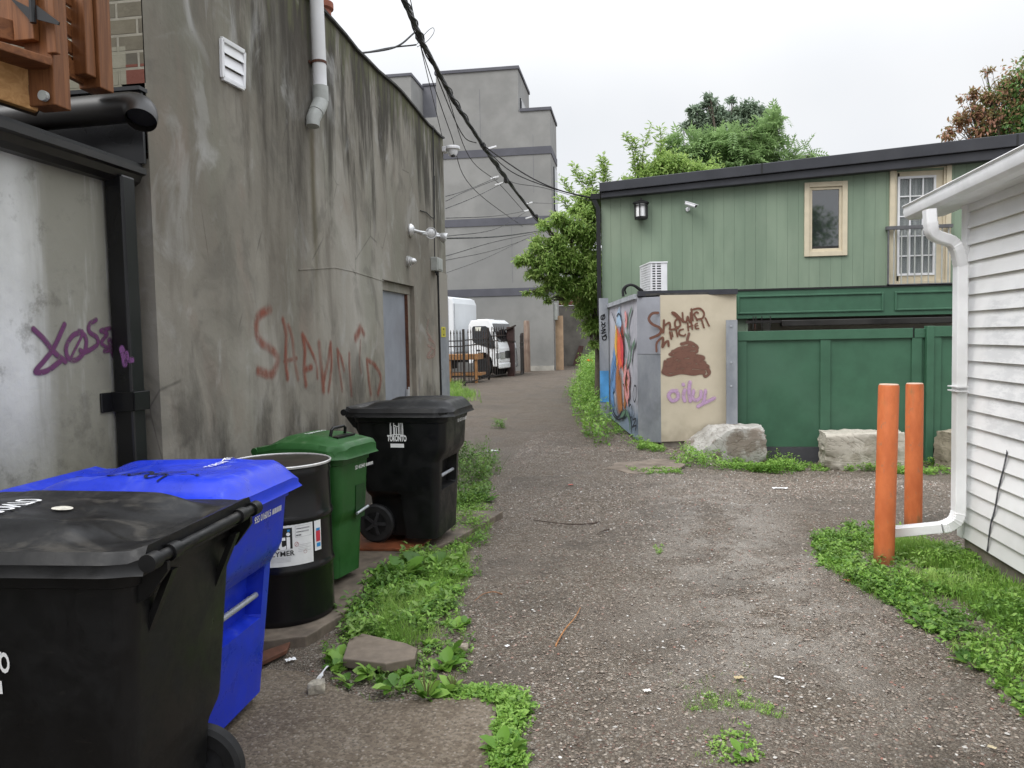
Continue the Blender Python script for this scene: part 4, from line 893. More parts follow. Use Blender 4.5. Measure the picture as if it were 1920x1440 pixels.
ch(panel('corner_panel', A+(Bp-A)*.002, Bp, .05, mid-.004, M_CLAD, .1, .004), enc); ch(panel('corner_panel', A+(Bp-A)*.002, Bp, mid+.002, ZB-.02, plain('cleaner_cladding', (.33, .34, .38), .5, .1, 3, .2), .1, .009), enc)
def mural_base():
    m = NT('pale_primed_cladding', .6, .3); p = m.pos; x, y, z = m.xyz(); n = m.noise(p, 2.4, 5, .6)
    c = m.mix(m.mr(n, .35, .65), (.34, .34, .38), (.46, .45, .49))
    c = m.mix(m.mr(m.M('ADD', m.M('MULTIPLY', z, 1.0), m.M('MULTIPLY', m.noise(p, 3, 3), .5)), .55, 1.0, .75, 0), c, (.13, .20, .29))
    return m.fin(c, .6, m.bump(n, .2, .004))
M_MUR = mural_base()
ch(panel('mural_wall', Bp, Cp, .05, ZB-.03, M_MUR, .1), enc)
# roof with flashings
zr = ZB; mb = MB(); mb.prism([(A[0], A[1], zr), (Er[0], Er[1], zr), (Er[0]+.25, HY, zr), (Cp[0]+.2, HY, zr), (Bp[0], Bp[1], zr)], (0, 0, .03)); ch(mb.build('roof', M_ROOF), enc)
n_ = nrm2(A, Er)
ch(MB().bar((*(Bp+n_*.03)[:2], zr+.035), (*(Er+n_*.03)[:2], zr+.035), .08, .075).build('flashing', M_FLASH), enc)
n2 = nrm2(Bp, Cp); ch(MB().bar((*(Bp+n2*.02)[:2], zr+.0), (*(Cp+n2*.02)[:2], zr+.0), .06, .07).build('side_flashing', M_STEEL), enc)
# grey strips: right end and far end
s0, s1 = on(1, 11.50, 1361, 640), on(1, 11.50, 1382, 640)
ch(MB().box((float(s0[0]), 11.46, -.3), (float(s1[0]), 11.5, vtop(s0, 1370, 600))).build('edge_strip', M_CLAD), enc)
f0, f1_ = on(1, 15.0, 1124, 600), on(1, 14.93, 1141, 600)
zt_ = vtop(f0, 1130, 560)
o = MB().box((float(f0[0]), 14.80, -.0), (float(f1_[0]), 14.86, zt_)).build('end_strip', M_CLAD); ch(o, enc)
# writing on the cream wall
cl = lambda L: [(1100+a/3.6, 520+b/3.6) for a, b in L]
tC = lambda a, b: hit(a, b, A, n_)
BR = [([(480, 240), (440, 245), (418, 280), (440, 315), (490, 340), (500, 365), (480, 390), (430, 412)], .042), ([(520, 290), (518, 350), (515, 372)], .034), ([(520, 330), (555, 305), (562, 330), (560, 352), (590, 350)], .030),
      ([(615, 275), (595, 300), (600, 335), (630, 325), (618, 280), (575, 240), (600, 245), (650, 300)], .030), ([(645, 240), (650, 290), (670, 300), (680, 265), (690, 295), (700, 300), (700, 240)], .028), ([(705, 215), (715, 290)], .03),
      ([(705, 220), (760, 210), (790, 240), (780, 275), (740, 285)], .03), ([(750, 240), (740, 235), (725, 250), (745, 290)], .028),
      ([(470, 500), (470, 450), (490, 420), (515, 410), (510, 470), (530, 440), (548, 430), (552, 462)], .034), ([(560, 370), (570, 415)], .03), ([(580, 400), (575, 370)], .02), ([(575, 345), (625, 400)], .0001),
      ([(590, 350), (615, 345)], .025), ([(602, 350), (612, 400)], .026), ([(650, 350), (625, 360), (625, 385), (655, 395), (665, 385)], .026), ([(680, 310), (685, 360)], .026), ([(705, 300), (712, 350)], .026), ([(683, 335), (715, 325)], .022),
      ([(745, 310), (730, 320), (735, 345), (755, 345)], .024), ([(735, 330), (750, 325)], .018), ([(775, 290), (790, 340)], .026), ([(800, 275), (825, 328)], .026)]
bm_ = spray('brown_spray_paint', (.155, .070, .048), .55, 1.)
tt = sprayed('graffiti', [(cl(a), w*1.2) for a, w in BR if w > .001], tC, n_, bm_, None, 'brown spray-painted name in two rows', .012); ch(tt, enc)
PO = [([(690, 380), (680, 430), (715, 450), (690, 460)], .05), ([(640, 450), (700, 440), (745, 480), (640, 490), (580, 500)], .06), ([(560, 520), (620, 480), (700, 470), (745, 500), (660, 525), (570, 525)], .05),
      ([(600, 520), (660, 510), (720, 515)], .09), ([(550, 560), (620, 540), (720, 530), (785, 545), (700, 560)], .08), ([(535, 590), (620, 570), (720, 565), (790, 580)], .10), ([(540, 620), (620, 600), (720, 600), (810, 610)], .11),
      ([(520, 640), (600, 630), (700, 635), (790, 640)], .09), ([(515, 645), (560, 660), (640, 645), (720, 655), (780, 645), (800, 670), (830, 640), (800, 590), (820, 600)], .05), ([(530, 570), (525, 610), (515, 640)], .07), ([(750, 540), (800, 590), (825, 650)], .06),
      ([(640, 500), (640, 560), (680, 620)], .12), ([(700, 520), (720, 580), (690, 620)], .1), ([(580, 570), (600, 620)], .1)]
ch(sprayed('graffiti', [(cl(a), w*1.1) for a, w in PO], tC, n_, spray('brown_spray_fill', (.175, .088, .066), .7, 1.), None, 'scribbled brown pile shape', .004), enc)
PU = [([(605, 765), (570, 770), (552, 800), (575, 832), (610, 820), (615, 790), (600, 768)], .055), ([(660, 760), (652, 800), (660, 832)], .055), ([(650, 722), (652, 726)], .05), ([(695, 710), (690, 770), (698, 832)], .06),
      ([(720, 765), (715, 810), (735, 830), (765, 810), (770, 770)], .052), ([(800, 765), (795, 810), (780, 850), (750, 870), (790, 850), (860, 815)], .052)]
ch(sprayed('graffiti', [(cl(a), w*1.4) for a, w in PU], tC, n_, spray('lilac_spray_paint', (.50, .32, .52), .75, .85), None, 'blurred lilac lettering', .012), enc)
# mural on the far face (soft paint shapes)
tM = lambda a, b: hit(a, b, Bp, n2)
kx_ = lambda q: q
def mur(name, strokes, col, soft=.6, lab=None, off=.01, dens=1.):
    K = 1.7 if name == 'mural_outline' else (1.7 if lab in ('pink flowers', 'green stems') else 2.8)
    ch(ribbons(name, [(cl(a), ([q*K for q in w] if isinstance(w, list) else w*K)) for a, w in strokes], tM, n2, spray('mural_paint', col, soft, dens), None, lab, off), enc)
mur('mural_paint', [([(185, 560), (178, 660), (176, 780), (185, 860)], [.10, .34, .34, .1]), ([(200, 440), (192, 560), (190, 700)], [.05, .28, .2])], (.12, .24, .45), .8, 'soft blue plumage shape')
mur('mural_paint', [([(212, 600), (215, 700), (228, 800), (245, 900)], [.10, .36, .42, .1]), ([(262, 640), (268, 740), (262, 860)], [.1, .32, .1])], (.34, .13, .04), .8, 'burnt orange lower body', .014)
mur('mural_paint', [([(206, 350), (206, 450), (212, 560)], [.08, .26, .08])], (.75, .42, .06), .7, 'yellow orange edge', .017)
mur('mural_paint', [([(222, 360), (228, 430), (240, 500), (250, 570)], [.12, .40, .44, .1])], (.72, .12, .05), .6, 'orange red breast shape', .020)
mur('mural_paint', [([(240, 420), (248, 500), (252, 560)], [.08, .2, .08])], (.55, .06, .07), .5, 'red breast patch', .024)
mur('mural_paint', [([(215, 270), (228, 300), (238, 320)], [.12, .24, .1])], (.36, .50, .66), .7, 'pale blue head', .02)
mur('mural_paint', [([(270, 240), (276, 290), (272, 330)], [.08, .22, .06]), ([(280, 600), (268, 650), (264, 690)], .13), ([(290, 640), (296, 680), (292, 720)], .13), ([(268, 740), (275, 790), (285, 815)], .14), ([(292, 750), (294, 790)], .12)], (.66, .28, .27), .6, 'pink flowers', .026)
mur('mural_paint', [([(314, 210), (296, 270), (288, 360), (300, 430), (296, 520), (285, 600)], .05), ([(268, 380), (285, 420), (298, 480)], .05), ([(335, 440), (318, 480), (308, 560)], .07), ([(240, 930), (280, 915), (300, 960), (304, 1010)], .08)], (.10, .18, .12), .5, 'green stems', .026)
mur('mural_outline', [([(180, 235), (196, 280), (212, 330), (208, 400), (214, 500), (204, 560), (186, 640), (166, 740), (162, 830), (186, 920), (225, 960), (268, 930), (278, 860), (266, 760), (284, 660), (276, 560), (262, 450), (256, 380), (246, 290), (230, 245), (214, 262)], .022),
     ([(196, 800), (210, 880), (232, 950)], .02), ([(182, 830), (190, 900), (220, 945), (250, 900), (256, 860)], .03), ([(240, 340), (244, 370), (252, 400)], .05), ([(252, 410), (262, 470), (270, 540)], .018),
     ([(336, 730), (326, 790), (336, 840), (350, 800), (348, 740), (336, 730)], .02), ([(300, 870), (312, 860), (322, 910), (312, 950), (298, 900)], .02), ([(330, 930), (324, 960), (346, 955), (334, 990), (322, 1010), (348, 1000), (344, 1030)], .02), ([(338, 920), (334, 980), (330, 1030)], .018)], (.018, .02, .028), .4, 'dark outline strokes and small tag', .03)
tD = lambda a, b: on(1, 14.797, a, b)
ch(ribbons('graffiti', [(cl(a), w) for a, w in [([(120, 250), (98, 262), (100, 285), (122, 275), (118, 252), (106, 280)], .02), ([(100, 300), (112, 320), (124, 305)], .02), ([(104, 335), (102, 318), (126, 325), (106, 345)], .02), ([(98, 360), (126, 350), (100, 380), (128, 370)], .02), ([(104, 395), (110, 420), (128, 420), (132, 395), (112, 400), (130, 385)], .022)]], tD, (0, -1, 0), spray('black_marker', (.01, .01, .012), .25), None, 'vertical black tag', .003), enc)
ch(MB().box((float(f0[0])+.004, 14.792, .35), (float(f1_[0])-.004, 14.797, .95)).build('blue_patch', plain('bright_blue_paint', (.08, .28, .55), .6, .3, 3)), enc)
for i, pyy in enumerate((612, 680, 724)):
    q = on(1, 11.455, 1371, pyy); ch(MB().lathe([(0, -.006), (.016, -.004), (.016, 0)], 10, (float(q[0]), 11.458, float(q[2])), 'y').build('screw', M_STEEL), enc)
# air conditioner on the enclosure roof
q0 = on(1, 13.9, 1219, 520); ax0 = float(q0[0]); ax1 = float(on(1, 13.9, 1252, 520)[0]); zc0 = ZB+.05; zc1 = float(on(1, 13.9, 1240, 492)[2])
acu = empty('air_conditioner', (ax0, 13.9, zc0), 0, 'white air conditioner condenser standing on the enclosure roof', 'air conditioner')
ch(MB().box((ax0+.012, 13.912, zc0), (ax1-.012, 14.68, zc1-.01)).build('core', M_BLACKINK), acu)
case = frm(ax0, ax1, zc0, zc1, .022, 13.9, 13.925).box((ax1-.02, 13.925, zc0), (ax1, 14.7, zc1-.013)).box((ax0, 14.66, zc0), (ax0+.03, 14.7, zc1-.013)).box((ax0, 13.925, zc0), (ax0+.02, 14.66, zc0+.03)).box((ax0-.01, 13.89, zc1-.012), (ax1+.01, 14.71, zc1+.012)).box((ax1-.11, 13.9, zc0+.02), (ax1-.02, 13.93, zc1-.02)); ch(case.build('casing', M_WHITEP, bevel=.006), acu)
for (n, fx) in ((17, 0),):
    mb = MB(); H_ = zc1-zc0
    for i in range(1, 15): z = zc0+H_*i/15; mb.box((ax0+.02, 13.902, z-.009), (ax1-.11, 13.914, z+.009))
    mb.box(((ax0+ax1-.09)/2-.012, 13.900, zc0+.02), ((ax0+ax1-.09)/2+.012, 13.91, zc1-.02)); mb.box((ax0+.0, 13.9, zc0+.01), (ax0+.04, 13.915, zc1-.01)); ch(mb.build('coil_grille', M_WHITEP), acu)
mb = MB()
for i in range(1, 15): z = zc0+H_*i/15; mb.box((ax0-.002, 13.93, z-.007), (ax0+.008, 14.66, z+.007))
for i in range(0, 9): y = 13.93+.75*i/8; mb.box((ax0-.004, y-.012, zc0+.01), (ax0+.006, y+.012, zc1-.01))
ch(mb.build('fan_grille', M_WHITEP), acu)
for yy_ in (13.95, 14.5): ch(MB().box((ax0+.02, yy_, ZB+.031), (ax1-.02, yy_+.1, zc0)).build('foot', M_GREYP), acu)
acu.rotation_euler.z = math.radians(12); acu.location.y -= .05
pl = [on(1, 14.2, *q) for q in [(1169, 556), (1168, 545), (1172, 538), (1182, 534), (1192, 537), (1201, 543), (1206, 546)]]; pl2 = [on(1, 14.25, *q) for q in [(1174, 552), (1172, 543), (1178, 536), (1188, 536), (1200, 545)]]
tag(MB().tube(cr(pl, 4), .025, 8).tube(cr(pl2, 4), .016, 8).build('refrigerant_hose', M_RUBBER, smooth=True), 'black insulated hose looping from the air conditioner over the enclosure edge', 'hose')

# ------------------------------------------------------------------ dark green panel fence
FY = 11.66
def fp(px, py, Y=FY): q = onY(Y, px, py); return float(q[0]), float(q[2])
fc = empty('green_fence', (fp(1384, 700)[0], FY, -.28), 0, 'tall dark green panelled timber fence between the enclosure and garage', 'fence')
fx0, fx1, fx2 = fp(1383, 700)[0], fp(1733, 700)[0], fp(1745, 700)[0]; fxe = 8.5; ftz = fp(1560, 618)[1]; frz = fp(1560, 636)[1]; fbz = fp(1500, 838)[1]
ch(MB().box((fx0, FY+.02, fbz), (fx1, FY+.05, ftz-.02)).build('panel', M_GREEN), fc)
ch(MB().box((fx2, FY-.02, fbz), (fxe, FY+.01, ftz-.02)).build('panel', M_GREEN), fc)
ch(MB().box((fx0, FY-.02, frz), (fp(1711, 620)[0], FY+.019, ftz)).build('top_rail', M_GREEN, bevel=.004), fc)
ch(MB().box((fp(1714.5, 620)[0], FY-.015, frz), (fx1, FY+.019, ftz-.01)).build('top_rail', M_GREEN, bevel=.004), fc)
ch(MB().box((fx2, FY-.065, frz+.01), (fxe, FY-.021, ftz+.02)).build('top_rail', M_GREEN, bevel=.004), fc)
for pa, pb_ in ((1383, 1400), (1538, 1557), (1709, 1728)):
    ch(MB().box((fp(pa, 700)[0], FY-.008, fbz), (fp(pb_, 700)[0], FY+.018, frz-.002)).build('stile', M_GREEN, bevel=.003), fc)
ch(MB().box((fx2+.02, FY-.05, fbz), (fp(1762, 700)[0], FY-.021, frz+.008)).build('stile', M_GREEN, bevel=.003), fc)
ch(MB().box((fp(1733.5, 700)[0], FY-.08, fbz-.2), (fx2+.018, FY+.05, ftz+.025)).build('gate_post', M_GREEN, bevel=.006), fc)
ch(MB().box((fx0, FY+.0, -.6), (fx1, FY+.045, fbz-.006)).build('kick_board', plain('grey_kick_board', (.055, .055, .062), .6, .15, 5)), fc)
ch(MB().box((fx2+.02, FY-.03, -.6), (fxe, FY+.0, fbz-.006)).build('kick_board', M_FLASH), fc)
ch(MB().box((fp(1712, 620)[0], FY-.0, frz), (fp(1714, 620)[0], FY+.01, ftz+.03)).build('gap_cover', M_BLACKINK), fc)

# ------------------------------------------------------------------ rocks
def rock(name, c, size, rz_, seed, mat, label, cut=None):
    import bmesh; bm = bmesh.new(); bmesh.ops.create_cube(bm, size=1); bmesh.ops.subdivide_edges(bm, edges=bm.edges, cuts=11, use_grid_fill=True)
    rr = np.random.default_rng(seed); ph = rr.uniform(0, 6, 12); planes = [(Vector(rr.normal(size=3)).normalized(), rr.uniform(.60, .70)) for _ in range(10)]
    for v in bm.verts:
        p = v.co.copy()
        for n, d in planes:
            e = p.dot(n)-d
            if e > 0: p -= n*e*.9
        if cut:
            for n, d in cut:
                n = Vector(n).normalized(); e = p.dot(n)-d
                if e > 0: p -= n*e
        q = p*1.
        f = .012*math.sin(9*q.x+ph[0]+3*math.sin(7*q.y+ph[1]))+.012*math.sin(11*q.z+ph[2]+3*math.sin(8*q.x+ph[3]))+.014*math.sin(23*q.y+ph[4]+2*math.sin(19*q.z))+.01*math.sin(37*q.x+31*q.z+ph[5])+rr.normal()*.003
        p += p.normalized()*f; v.co = p
    for v in bm.verts: v.co = Vector((v.co.x*size[0], v.co.y*size[1], v.co.z*size[2]))
    me = bpy.data.meshes.new(name); bm.to_mesh(me); bm.free(); me.materials.append(mat)
    me.polygons.foreach_set('use_smooth', [True]*len(me.polygons)); me.set_sharp_from_angle(angle=math.radians(38))
    o = bpy.data.objects.new(name, me); COL.objects.link(o); o.location = c; o.rotation_euler = (0, 0, rz_)
    return tag(o, label, 'rock')
def rock_mat(name, a, b, dark):
    m = NT(name, .85, .2); p = m.objco(); n = m.noise(p, 4, 8, .7, .5); f = m.noise(p, 16, 6, .7)
    n = m.noise(p, 3, 5, .55, .5); c = m.mix(m.mr(n, .3, .7), a, b); c = m.mix(m.mr(m.noise(p, 2.1, 5, .65), .49, .60, 0, .75), c, dark); c = m.mix(m.mr(m.noise(p, 14, 5, .7), .5, .7, 0, .35), c, tuple(q*.55 for q in a))
    cr1 = m.noise(m.scale(p, (1, 1, 2.2)), 2.4, 4, .6, 1.6); c = m.mix(m.mr(m.M('ABSOLUTE', m.M('SUBTRACT', cr1, .5)), 0, .014, .5, 0), c, tuple(q*.6 for q in dark))
    return m.fin(c, .85, m.bump(m.M('ADD', m.M('ADD', n, m.M('MULTIPLY', f, .25)), m.mr(m.M('ABSOLUTE', m.M('SUBTRACT', cr1, .5)), 0, .05, -.3, 0)), .6, .02))
k1 = at(1358, 866); r1w = float(on(1, 11.2, 1432, 850)[0]-on(1, 11.2, 1284, 850)[0])
rock('limestone_boulder', (float(on(1, 11.2, 1358, 850)[0]), 11.22, float(gz(1.4, 11.2))+.20), (r1w*.98, .55, .66), .08, 4, rock_mat('grey_boulder', (.34, .325, .295), (.50, .485, .455), (.15, .108, .075)), 'pale grey boulder with wet brown stain against the cream enclosure wall', [((-1, -.2, .8), .36)])
r2w = float(on(1, 11.2, 1694, 850)[0]-on(1, 11.2, 1543, 850)[0])
rock('limestone_boulder', (float(on(1, 11.2, 1619, 850)[0]), 11.28, float(gz(3, 11.2))+.22), (r2w, .5, .56), -.03, 9, rock_mat('buff_boulder', (.38, .35, .295), (.51, .475, .41), (.27, .24, .19)), 'squared buff limestone block lying in front of the green fence panels')
rock('limestone_boulder', (float(on(1, 11.25, 1818, 850)[0]), 11.25, float(gz(4, 11.2))+.2), (.7, .5, .62), .3, 14, rock_mat('tan_boulder', (.24, .21, .155), (.34, .30, .23), (.17, .145, .105)), 'tan limestone lump half hidden behind the white garage corner')

# ------------------------------------------------------------------ orange bollards
def bollard(px, py, ptop, hz, lab, lean, stain):
    p = at(px, py); m = NT('orange_bollard_paint', .55, .35); q = m.objco(); n = m.noise(m.scale(q, (1, 1, .4)), 9, 6, .65); x, y, z = m.xyz(q)
    c = m.mix(m.mr(n, .3, .7), (.50, .125, .040), (.64, .18, .06)); c = m.mix(m.mr(m.noise(m.scale(q, (1, 1, .35)), 6, 4), .55, .68, 0, stain), c, (.24, .15, .06))
    c = m.mix(m.mr(m.M('ADD', z, m.M('MULTIPLY', n, .16)), .08, .24, .8, 0), c, (.20, .085, .04)); c = m.mix(m.mr(m.noise(m.scale(q, (1, 1, .5)), 28, 5, .7), .60, .68, 0, .6), c, (.33, .16, .09)); m.fin(c, .55, m.bump(n, .2, .003))
    e = empty('bollard', p, 0, lab, 'bollard', 'orange bollards guarding the garage corner')
    mb = MB().lathe([(.066, -.1), (.066, hz-.012), (.062, hz)], 28); o = mb.build('post', m.m, e, smooth=True)
    MB().lathe([(.0, hz+.006), (.058, hz+.006), (.062, hz+.001)], 28).build('cap', plain('bleached_cap', (.60, .42, .32), .8, .15, 20), e)
    e.rotation_euler = (lean[1], lean[0], 0); return e
bollard(1657, 1057, 733, 1.235, 'nearer orange bollard, standing in the grass by the white downspout', (.018, 0), .35)
bollard(1712, 992, 729, 1.175, 'farther orange bollard, rust stained, standing behind the first one', (.0, 0), .95)

# ------------------------------------------------------------------ wheeled carts
def plastic_mat(name, col, scuff, rough=.38):
    m = NT(name, rough, .32); p = m.objco(); n = m.noise(p, 7, 7, .7, .4); f = m.noise(p, 90, 3, .6); sc = m.noise(m.scale(p, (1.2, 5, 5)), 8, 6, .75, 1.5)
    c = m.mix(m.mr(n, .3, .7), tuple(q*.85 for q in col), tuple(min(1, q*1.12) for q in col))
    c = m.mix(m.mr(sc, .60, .74, 0, .22), c, scuff); up = m.xyz(m.n('ShaderNodeNewGeometry').outputs['Normal'])[2]
    dust = m.M('MULTIPLY', m.mr(m.noise(p, 4.5, 7, .7, 1.0), .50, .68), m.mr(up, .6, .95, 0, .55)); c = m.mix(dust, c, scuff)
    return m.fin(c, m.mr(n, .3, .7, rough*.65, rough*1.4), m.bump(m.M('ADD', m.M('MULTIPLY', f, .25), m.M('MULTIPLY', n, .8)), .16, .004))
M_BIN = {'black': plastic_mat('black_cart_plastic', (.0055, .0055, .006), (.075, .068, .058), .42), 'blue': plastic_mat('blue_cart_plastic', (.012, .036, .50), (.14, .18, .46), .36), 'green': plastic_mat('green_cart_plastic', (.020, .088, .020), (.12, .20, .10), .42)}
def arcpts(cx, cy, r, a0, a1, n=5): return [(cx+r*math.cos(a0+(a1-a0)*i/n), cy+r*math.sin(a0+(a1-a0)*i/n)) for i in range(n+1)]
def cart(kind, root, S):
    """S: zt rim height, fb/ft front x at base/top, bb/bt back x at base/top, wb/wt half widths, lid profile"""
    mat = M_BIN[kind]; zt = S['zt']; zb = .05
    def lerp(a, b, z): return a+(b-a)*(z-zb)/(zt-zb)
    W_ = lambda z: lerp(S['wb'], S['wt'], z)
    def ring(z, ext=0.):
        F, B, w = lerp(S['fb'], S['ft'], z)+ext, lerp(S['bb'], S['bt'], z)-ext, W_(z)+ext; r = .055+ext
        bul = S.get('bulge', .045)*float(ss(S['zs']-.04, S['zs']+.06, z)); F += bul          # upper front stands proud of the lower body
        chd = S.get('chd', .07)*float(ss(S['c0'], S['c0']+.015, z))*(1-float(ss(S['c1']-.03, S['c1']+.01, z)))
        wi = .075*(1-float(ss(.33, .40, z))); xb = lerp(S['bb'], S['bt'], z)+.26; c = w*.62
        P = arcpts(F-r, -w+r, r, -PI/2, 0)+[(F, -c-.012), (F-chd, -c), (F-chd, c), (F, c+.012)]+arcpts(F-r, w-r, r, 0, PI/2)
        P += [(xb+.03, w), (xb, w-wi)]+arcpts(B+r, w-wi-r, r, PI/2, PI)+arcpts(B+r, -w+wi+r, r, PI, 1.5*PI)+[(xb, -w+wi), (xb+.03, -w)]
        return [(x, y, z) for x, y in P]
    zs = [zb, zb+.03, .15, .25, .33, .345, .38, .40, S['c0'], S['c0']+.015, .5*(S['c0']+S['c1']), S['c1']-.03, S['c1']+.01, S['zs']-.04, S['zs'], S['zs']+.03, S['zs']+.06, zt-.18, zt-.10]
    zs = sorted(set(round(q, 4) for q in zs if q < zt-.08)); rings = [[(x*.97, y*.97, zb-.0) for x, y, z in ring(zb)]]+[ring(z) for z in zs]
    rings += [ring(zt-.085), ring(zt-.08, .012), ring(zt-.045, .014), ring(zt-.04, .030), ring(zt-.004, .032), ring(zt, .024)]
    mb = MB().loft(rings)
    # back handle brackets, ribs
    for s in (-1, 1):
        mb.prism([(S['bt']-.078, s*(S['wt']-.05)-.008, zt-.02), (S['bt']+.02, s*(S['wt']-.05)-.008, zt-.01), (S['bt']+.02, s*(S['wt']-.05)-.008, zt-.14), (S['bt']-.02, s*(S['wt']-.05)-.008, zt-.12), (S['bt']-.078, s*(S['wt']-.05)-.008, zt-.045)], (0, .016, 0))
        mb.prism([(S['bt']-.06, s*(S['wt']-.13), zt-.06), (S['bt']-.06, s*(S['wt']-.10), zt-.06), (lerp(S['bb'], S['bt'], zt-.24), s*(S['wt']-.10), zt-.24), (lerp(S['bb'], S['bt'], zt-.24), s*(S['wt']-.13), zt-.24)], (.02, 0, 0))
    body = mb.build('body', mat, root, smooth=True, angle=32)
    MB().tube([(lerp(S['fb'], S['ft'], S['zbar'])-.028, -W_(.5)*.64, S['zbar']), (lerp(S['fb'], S['ft'], S['zbar'])-.028, W_(.5)*.64, S['zbar'])], .013, 12).build('grab_bar', M_STEEL, root, smooth=True)
    # handle rod with hinge knuckles
    hx, hz = S['bt']-.062, zt-.005; w = S['wt']
    mb = MB().tube([(hx, -w-.005, hz), (hx, w+.005, hz)], .017, 16)
    for y in (-w-.006, -w+.10, w-.10, w+.006): mb.tube([(hx, y-.022, hz), (hx, y+.022, hz)], .0245, 16)
    mb.build('handle', mat, root, smooth=True)
    # lid
    nx, ny = 44, 34; x0, x1, yw = S['bt']-.05, S['ft']+S.get('bulge', .045)+.055, S['wt']+.045
    X_, Y_ = np.meshgrid(np.linspace(0, 1, nx), np.linspace(-1, 1, ny), indexing='ij')
    pinch = ss(.0, .12, X_); px = x0+(x1-x0)*X_; corner = 1-.22*ss(.80, 1.0, X_)*ss(.55, 1., abs(Y_)); py = Y_*yw*(.93+.07*pinch)*(1-.10*ss(.86, 1., X_))
    px = px-.05*ss(.8, 1, abs(Y_))*ss(.8, 1, X_)
    H = S['lh']; plate = ss(.10, .30, X_)*(1-ss(.90, 1.0, X_)*.75)*(1-ss(.62, .86, abs(Y_)))
    vee = (1-ss(.22, .58, X_+.25*abs(Y_)))*(1-ss(.45, .62, abs(Y_)))*ss(.03, .10, X_)
    Z = .012+H*plate*(.75+.25*X_)-.028*vee+.010*(1-ss(.05, .1, abs(abs(Y_)-.55)))*ss(.12, .2, X_)*(1-ss(.75, .85, X_))
    Z += .013*(1-ss(.0, .05, X_))
    Z += -.03*ss(.955, 1., X_)-.03*ss(.955, 1., abs(Y_))
    if S.get('dome'): Z = .01+H*ss(.0, .35, X_)*(1-.5*ss(.6, 1, X_))*(1-.55*ss(.5, 1, abs(Y_)))-.03*ss(.96, 1, abs(Y_))-.03*ss(.965, 1, X_)-.02*(1-ss(.1, .3, X_))*(1-ss(.4, .6, abs(Y_)))
    P = np.stack([px, py, zt+Z+.012], -1); mb = MB().grid(P)
    rim = [P[i, 0] for i in range(nx)]+[P[nx-1, j] for j in range(1, ny)]+[P[i, ny-1] for i in range(nx-2, -1, -1)]+[P[0, j] for j in range(ny-2, 0, -1)]
    lo = [(p[0], p[1], zt-.020) for p in rim]; lo2 = [(p[0]*1.0+(.012 if p[0] > x1-.08 else 0), p[1]+.010*np.sign(p[1]), zt-.038) for p in rim]; li = [(p[0]*.985, p[1]*.97, zt-.038) for p in rim]
    mb.loft([rim, lo, lo2, li], cap=False)
    lid = mb.build('lid', mat, root, smooth=True, angle=50)
    # wheels
    for s in (-1, 1):
        yc = s*(S['wb']-.045); xc = S['bb']+.035; R = S['wr']; prof = [(R*.62, -.028), (R*.9, -.030), (R, -.018), (R, .018), (R*.9, .030), (R*.62, .028), (R*.62, -.028)]
        ty = MB().lathe(prof, 36, (xc, yc, R), 'y').build('wheel', M_RUBBER, root, smooth=True)
        hb = MB().lathe([(.0, -.012), (R*.63, -.012), (R*.63, .012), (0, .012)], 30, (xc, yc, R), 'y').lathe([(0, s*.012), (.028, s*.014), (.024, s*.030), (0, s*.034)], 16, (xc, yc, R), 'y')
        for k in range(5):
            t = 2*PI*k/5; hb.bar((xc+.02*math.cos(t), yc+s*.026, R+.02*math.sin(t)), (xc+R*.6*math.cos(t), yc+s*.026, R+R*.6*math.sin(t)), .022, .016, (0, 1, 0))
        hb.build('rim', plain('dark_wheel_hub', (.035, .035, .038), .35, .2, 20), ty, smooth=True)
    MB().tube([(S['bb']+.035, -S['wb']+.05, S['wr']), (S['bb']+.035, S['wb']-.05, S['wr'])], .011, 8).build('axle', M_STEEL, root)
    def side(sgn, u, z, off=.003):         # u to the right as seen from that side
        wd_ = W_(z); return (u*(-sgn), sgn*(wd_+off), z)
    return lid, body, side, W_, P
BIG = dict(zt=1.02, fb=.33, ft=.40, bb=-.30, bt=-.38, wb=.275, wt=.315, zs=.66, c0=.40, c1=.62, zbar=.50, lh=.052, wr=.145)
def logo(side, sgn, u0, z0, sc, parent):
    V, F = textmesh('TORONTO', .066*sc, .0022); mb = MB(); mb.add([side(sgn, u0+x*.56, z0+y*1.15) for x, y in V], F)
    mb.build('lettering', M_WHITEINK, parent, fix=False)
    st = [([(-.062, .035), (-.062, .055)], 1), ([(-.062, .04), (-.060, .13), (-.052, .155), (-.030, .175), (-.026, .16), (-.027, .04)], 1), ([(-.052, .042), (-.051, .12)], .6), ([(-.027, .125), (-.004, .118), (-.003, .04)], 1), ([(-.018, .042), (-.018, .11)], .6),
          ([(.022, .04), (.020, .11), (.026, .15), (.048, .185), (.056, .17), (.060, .12), (.060, .04)], 1), ([(.034, .04), (.034, .13), (.046, .155)], .6), ([(.048, .042), (.048, .15)], .5), ([(-.003, .118), (.022, .118)], .7), ([(-.07, .034), (0, .044), (.07, .034)], .8)]
    o = ribbons('emblem', [([(u0+a*sc, z0+(b-.004)*sc) for a, b in s], .0085*sc*w) for s, w in st], lambda u, z: side(sgn, u, z, 0), lambda u, z: (0, sgn, 0), M_WHITEINK, parent, None, .003, .0001, k=3)
    w, h = .066*sc, .018*sc; zz = z0-.065*sc
    MB().add([side(sgn, u0-w, zz-h), side(sgn, u0+w, zz-h), side(sgn, u0+w, zz+h), side(sgn, u0-w, zz+h)], [(0, 1, 2, 3)]).build('address_patch', M_WHITEINK, parent, fix=False)
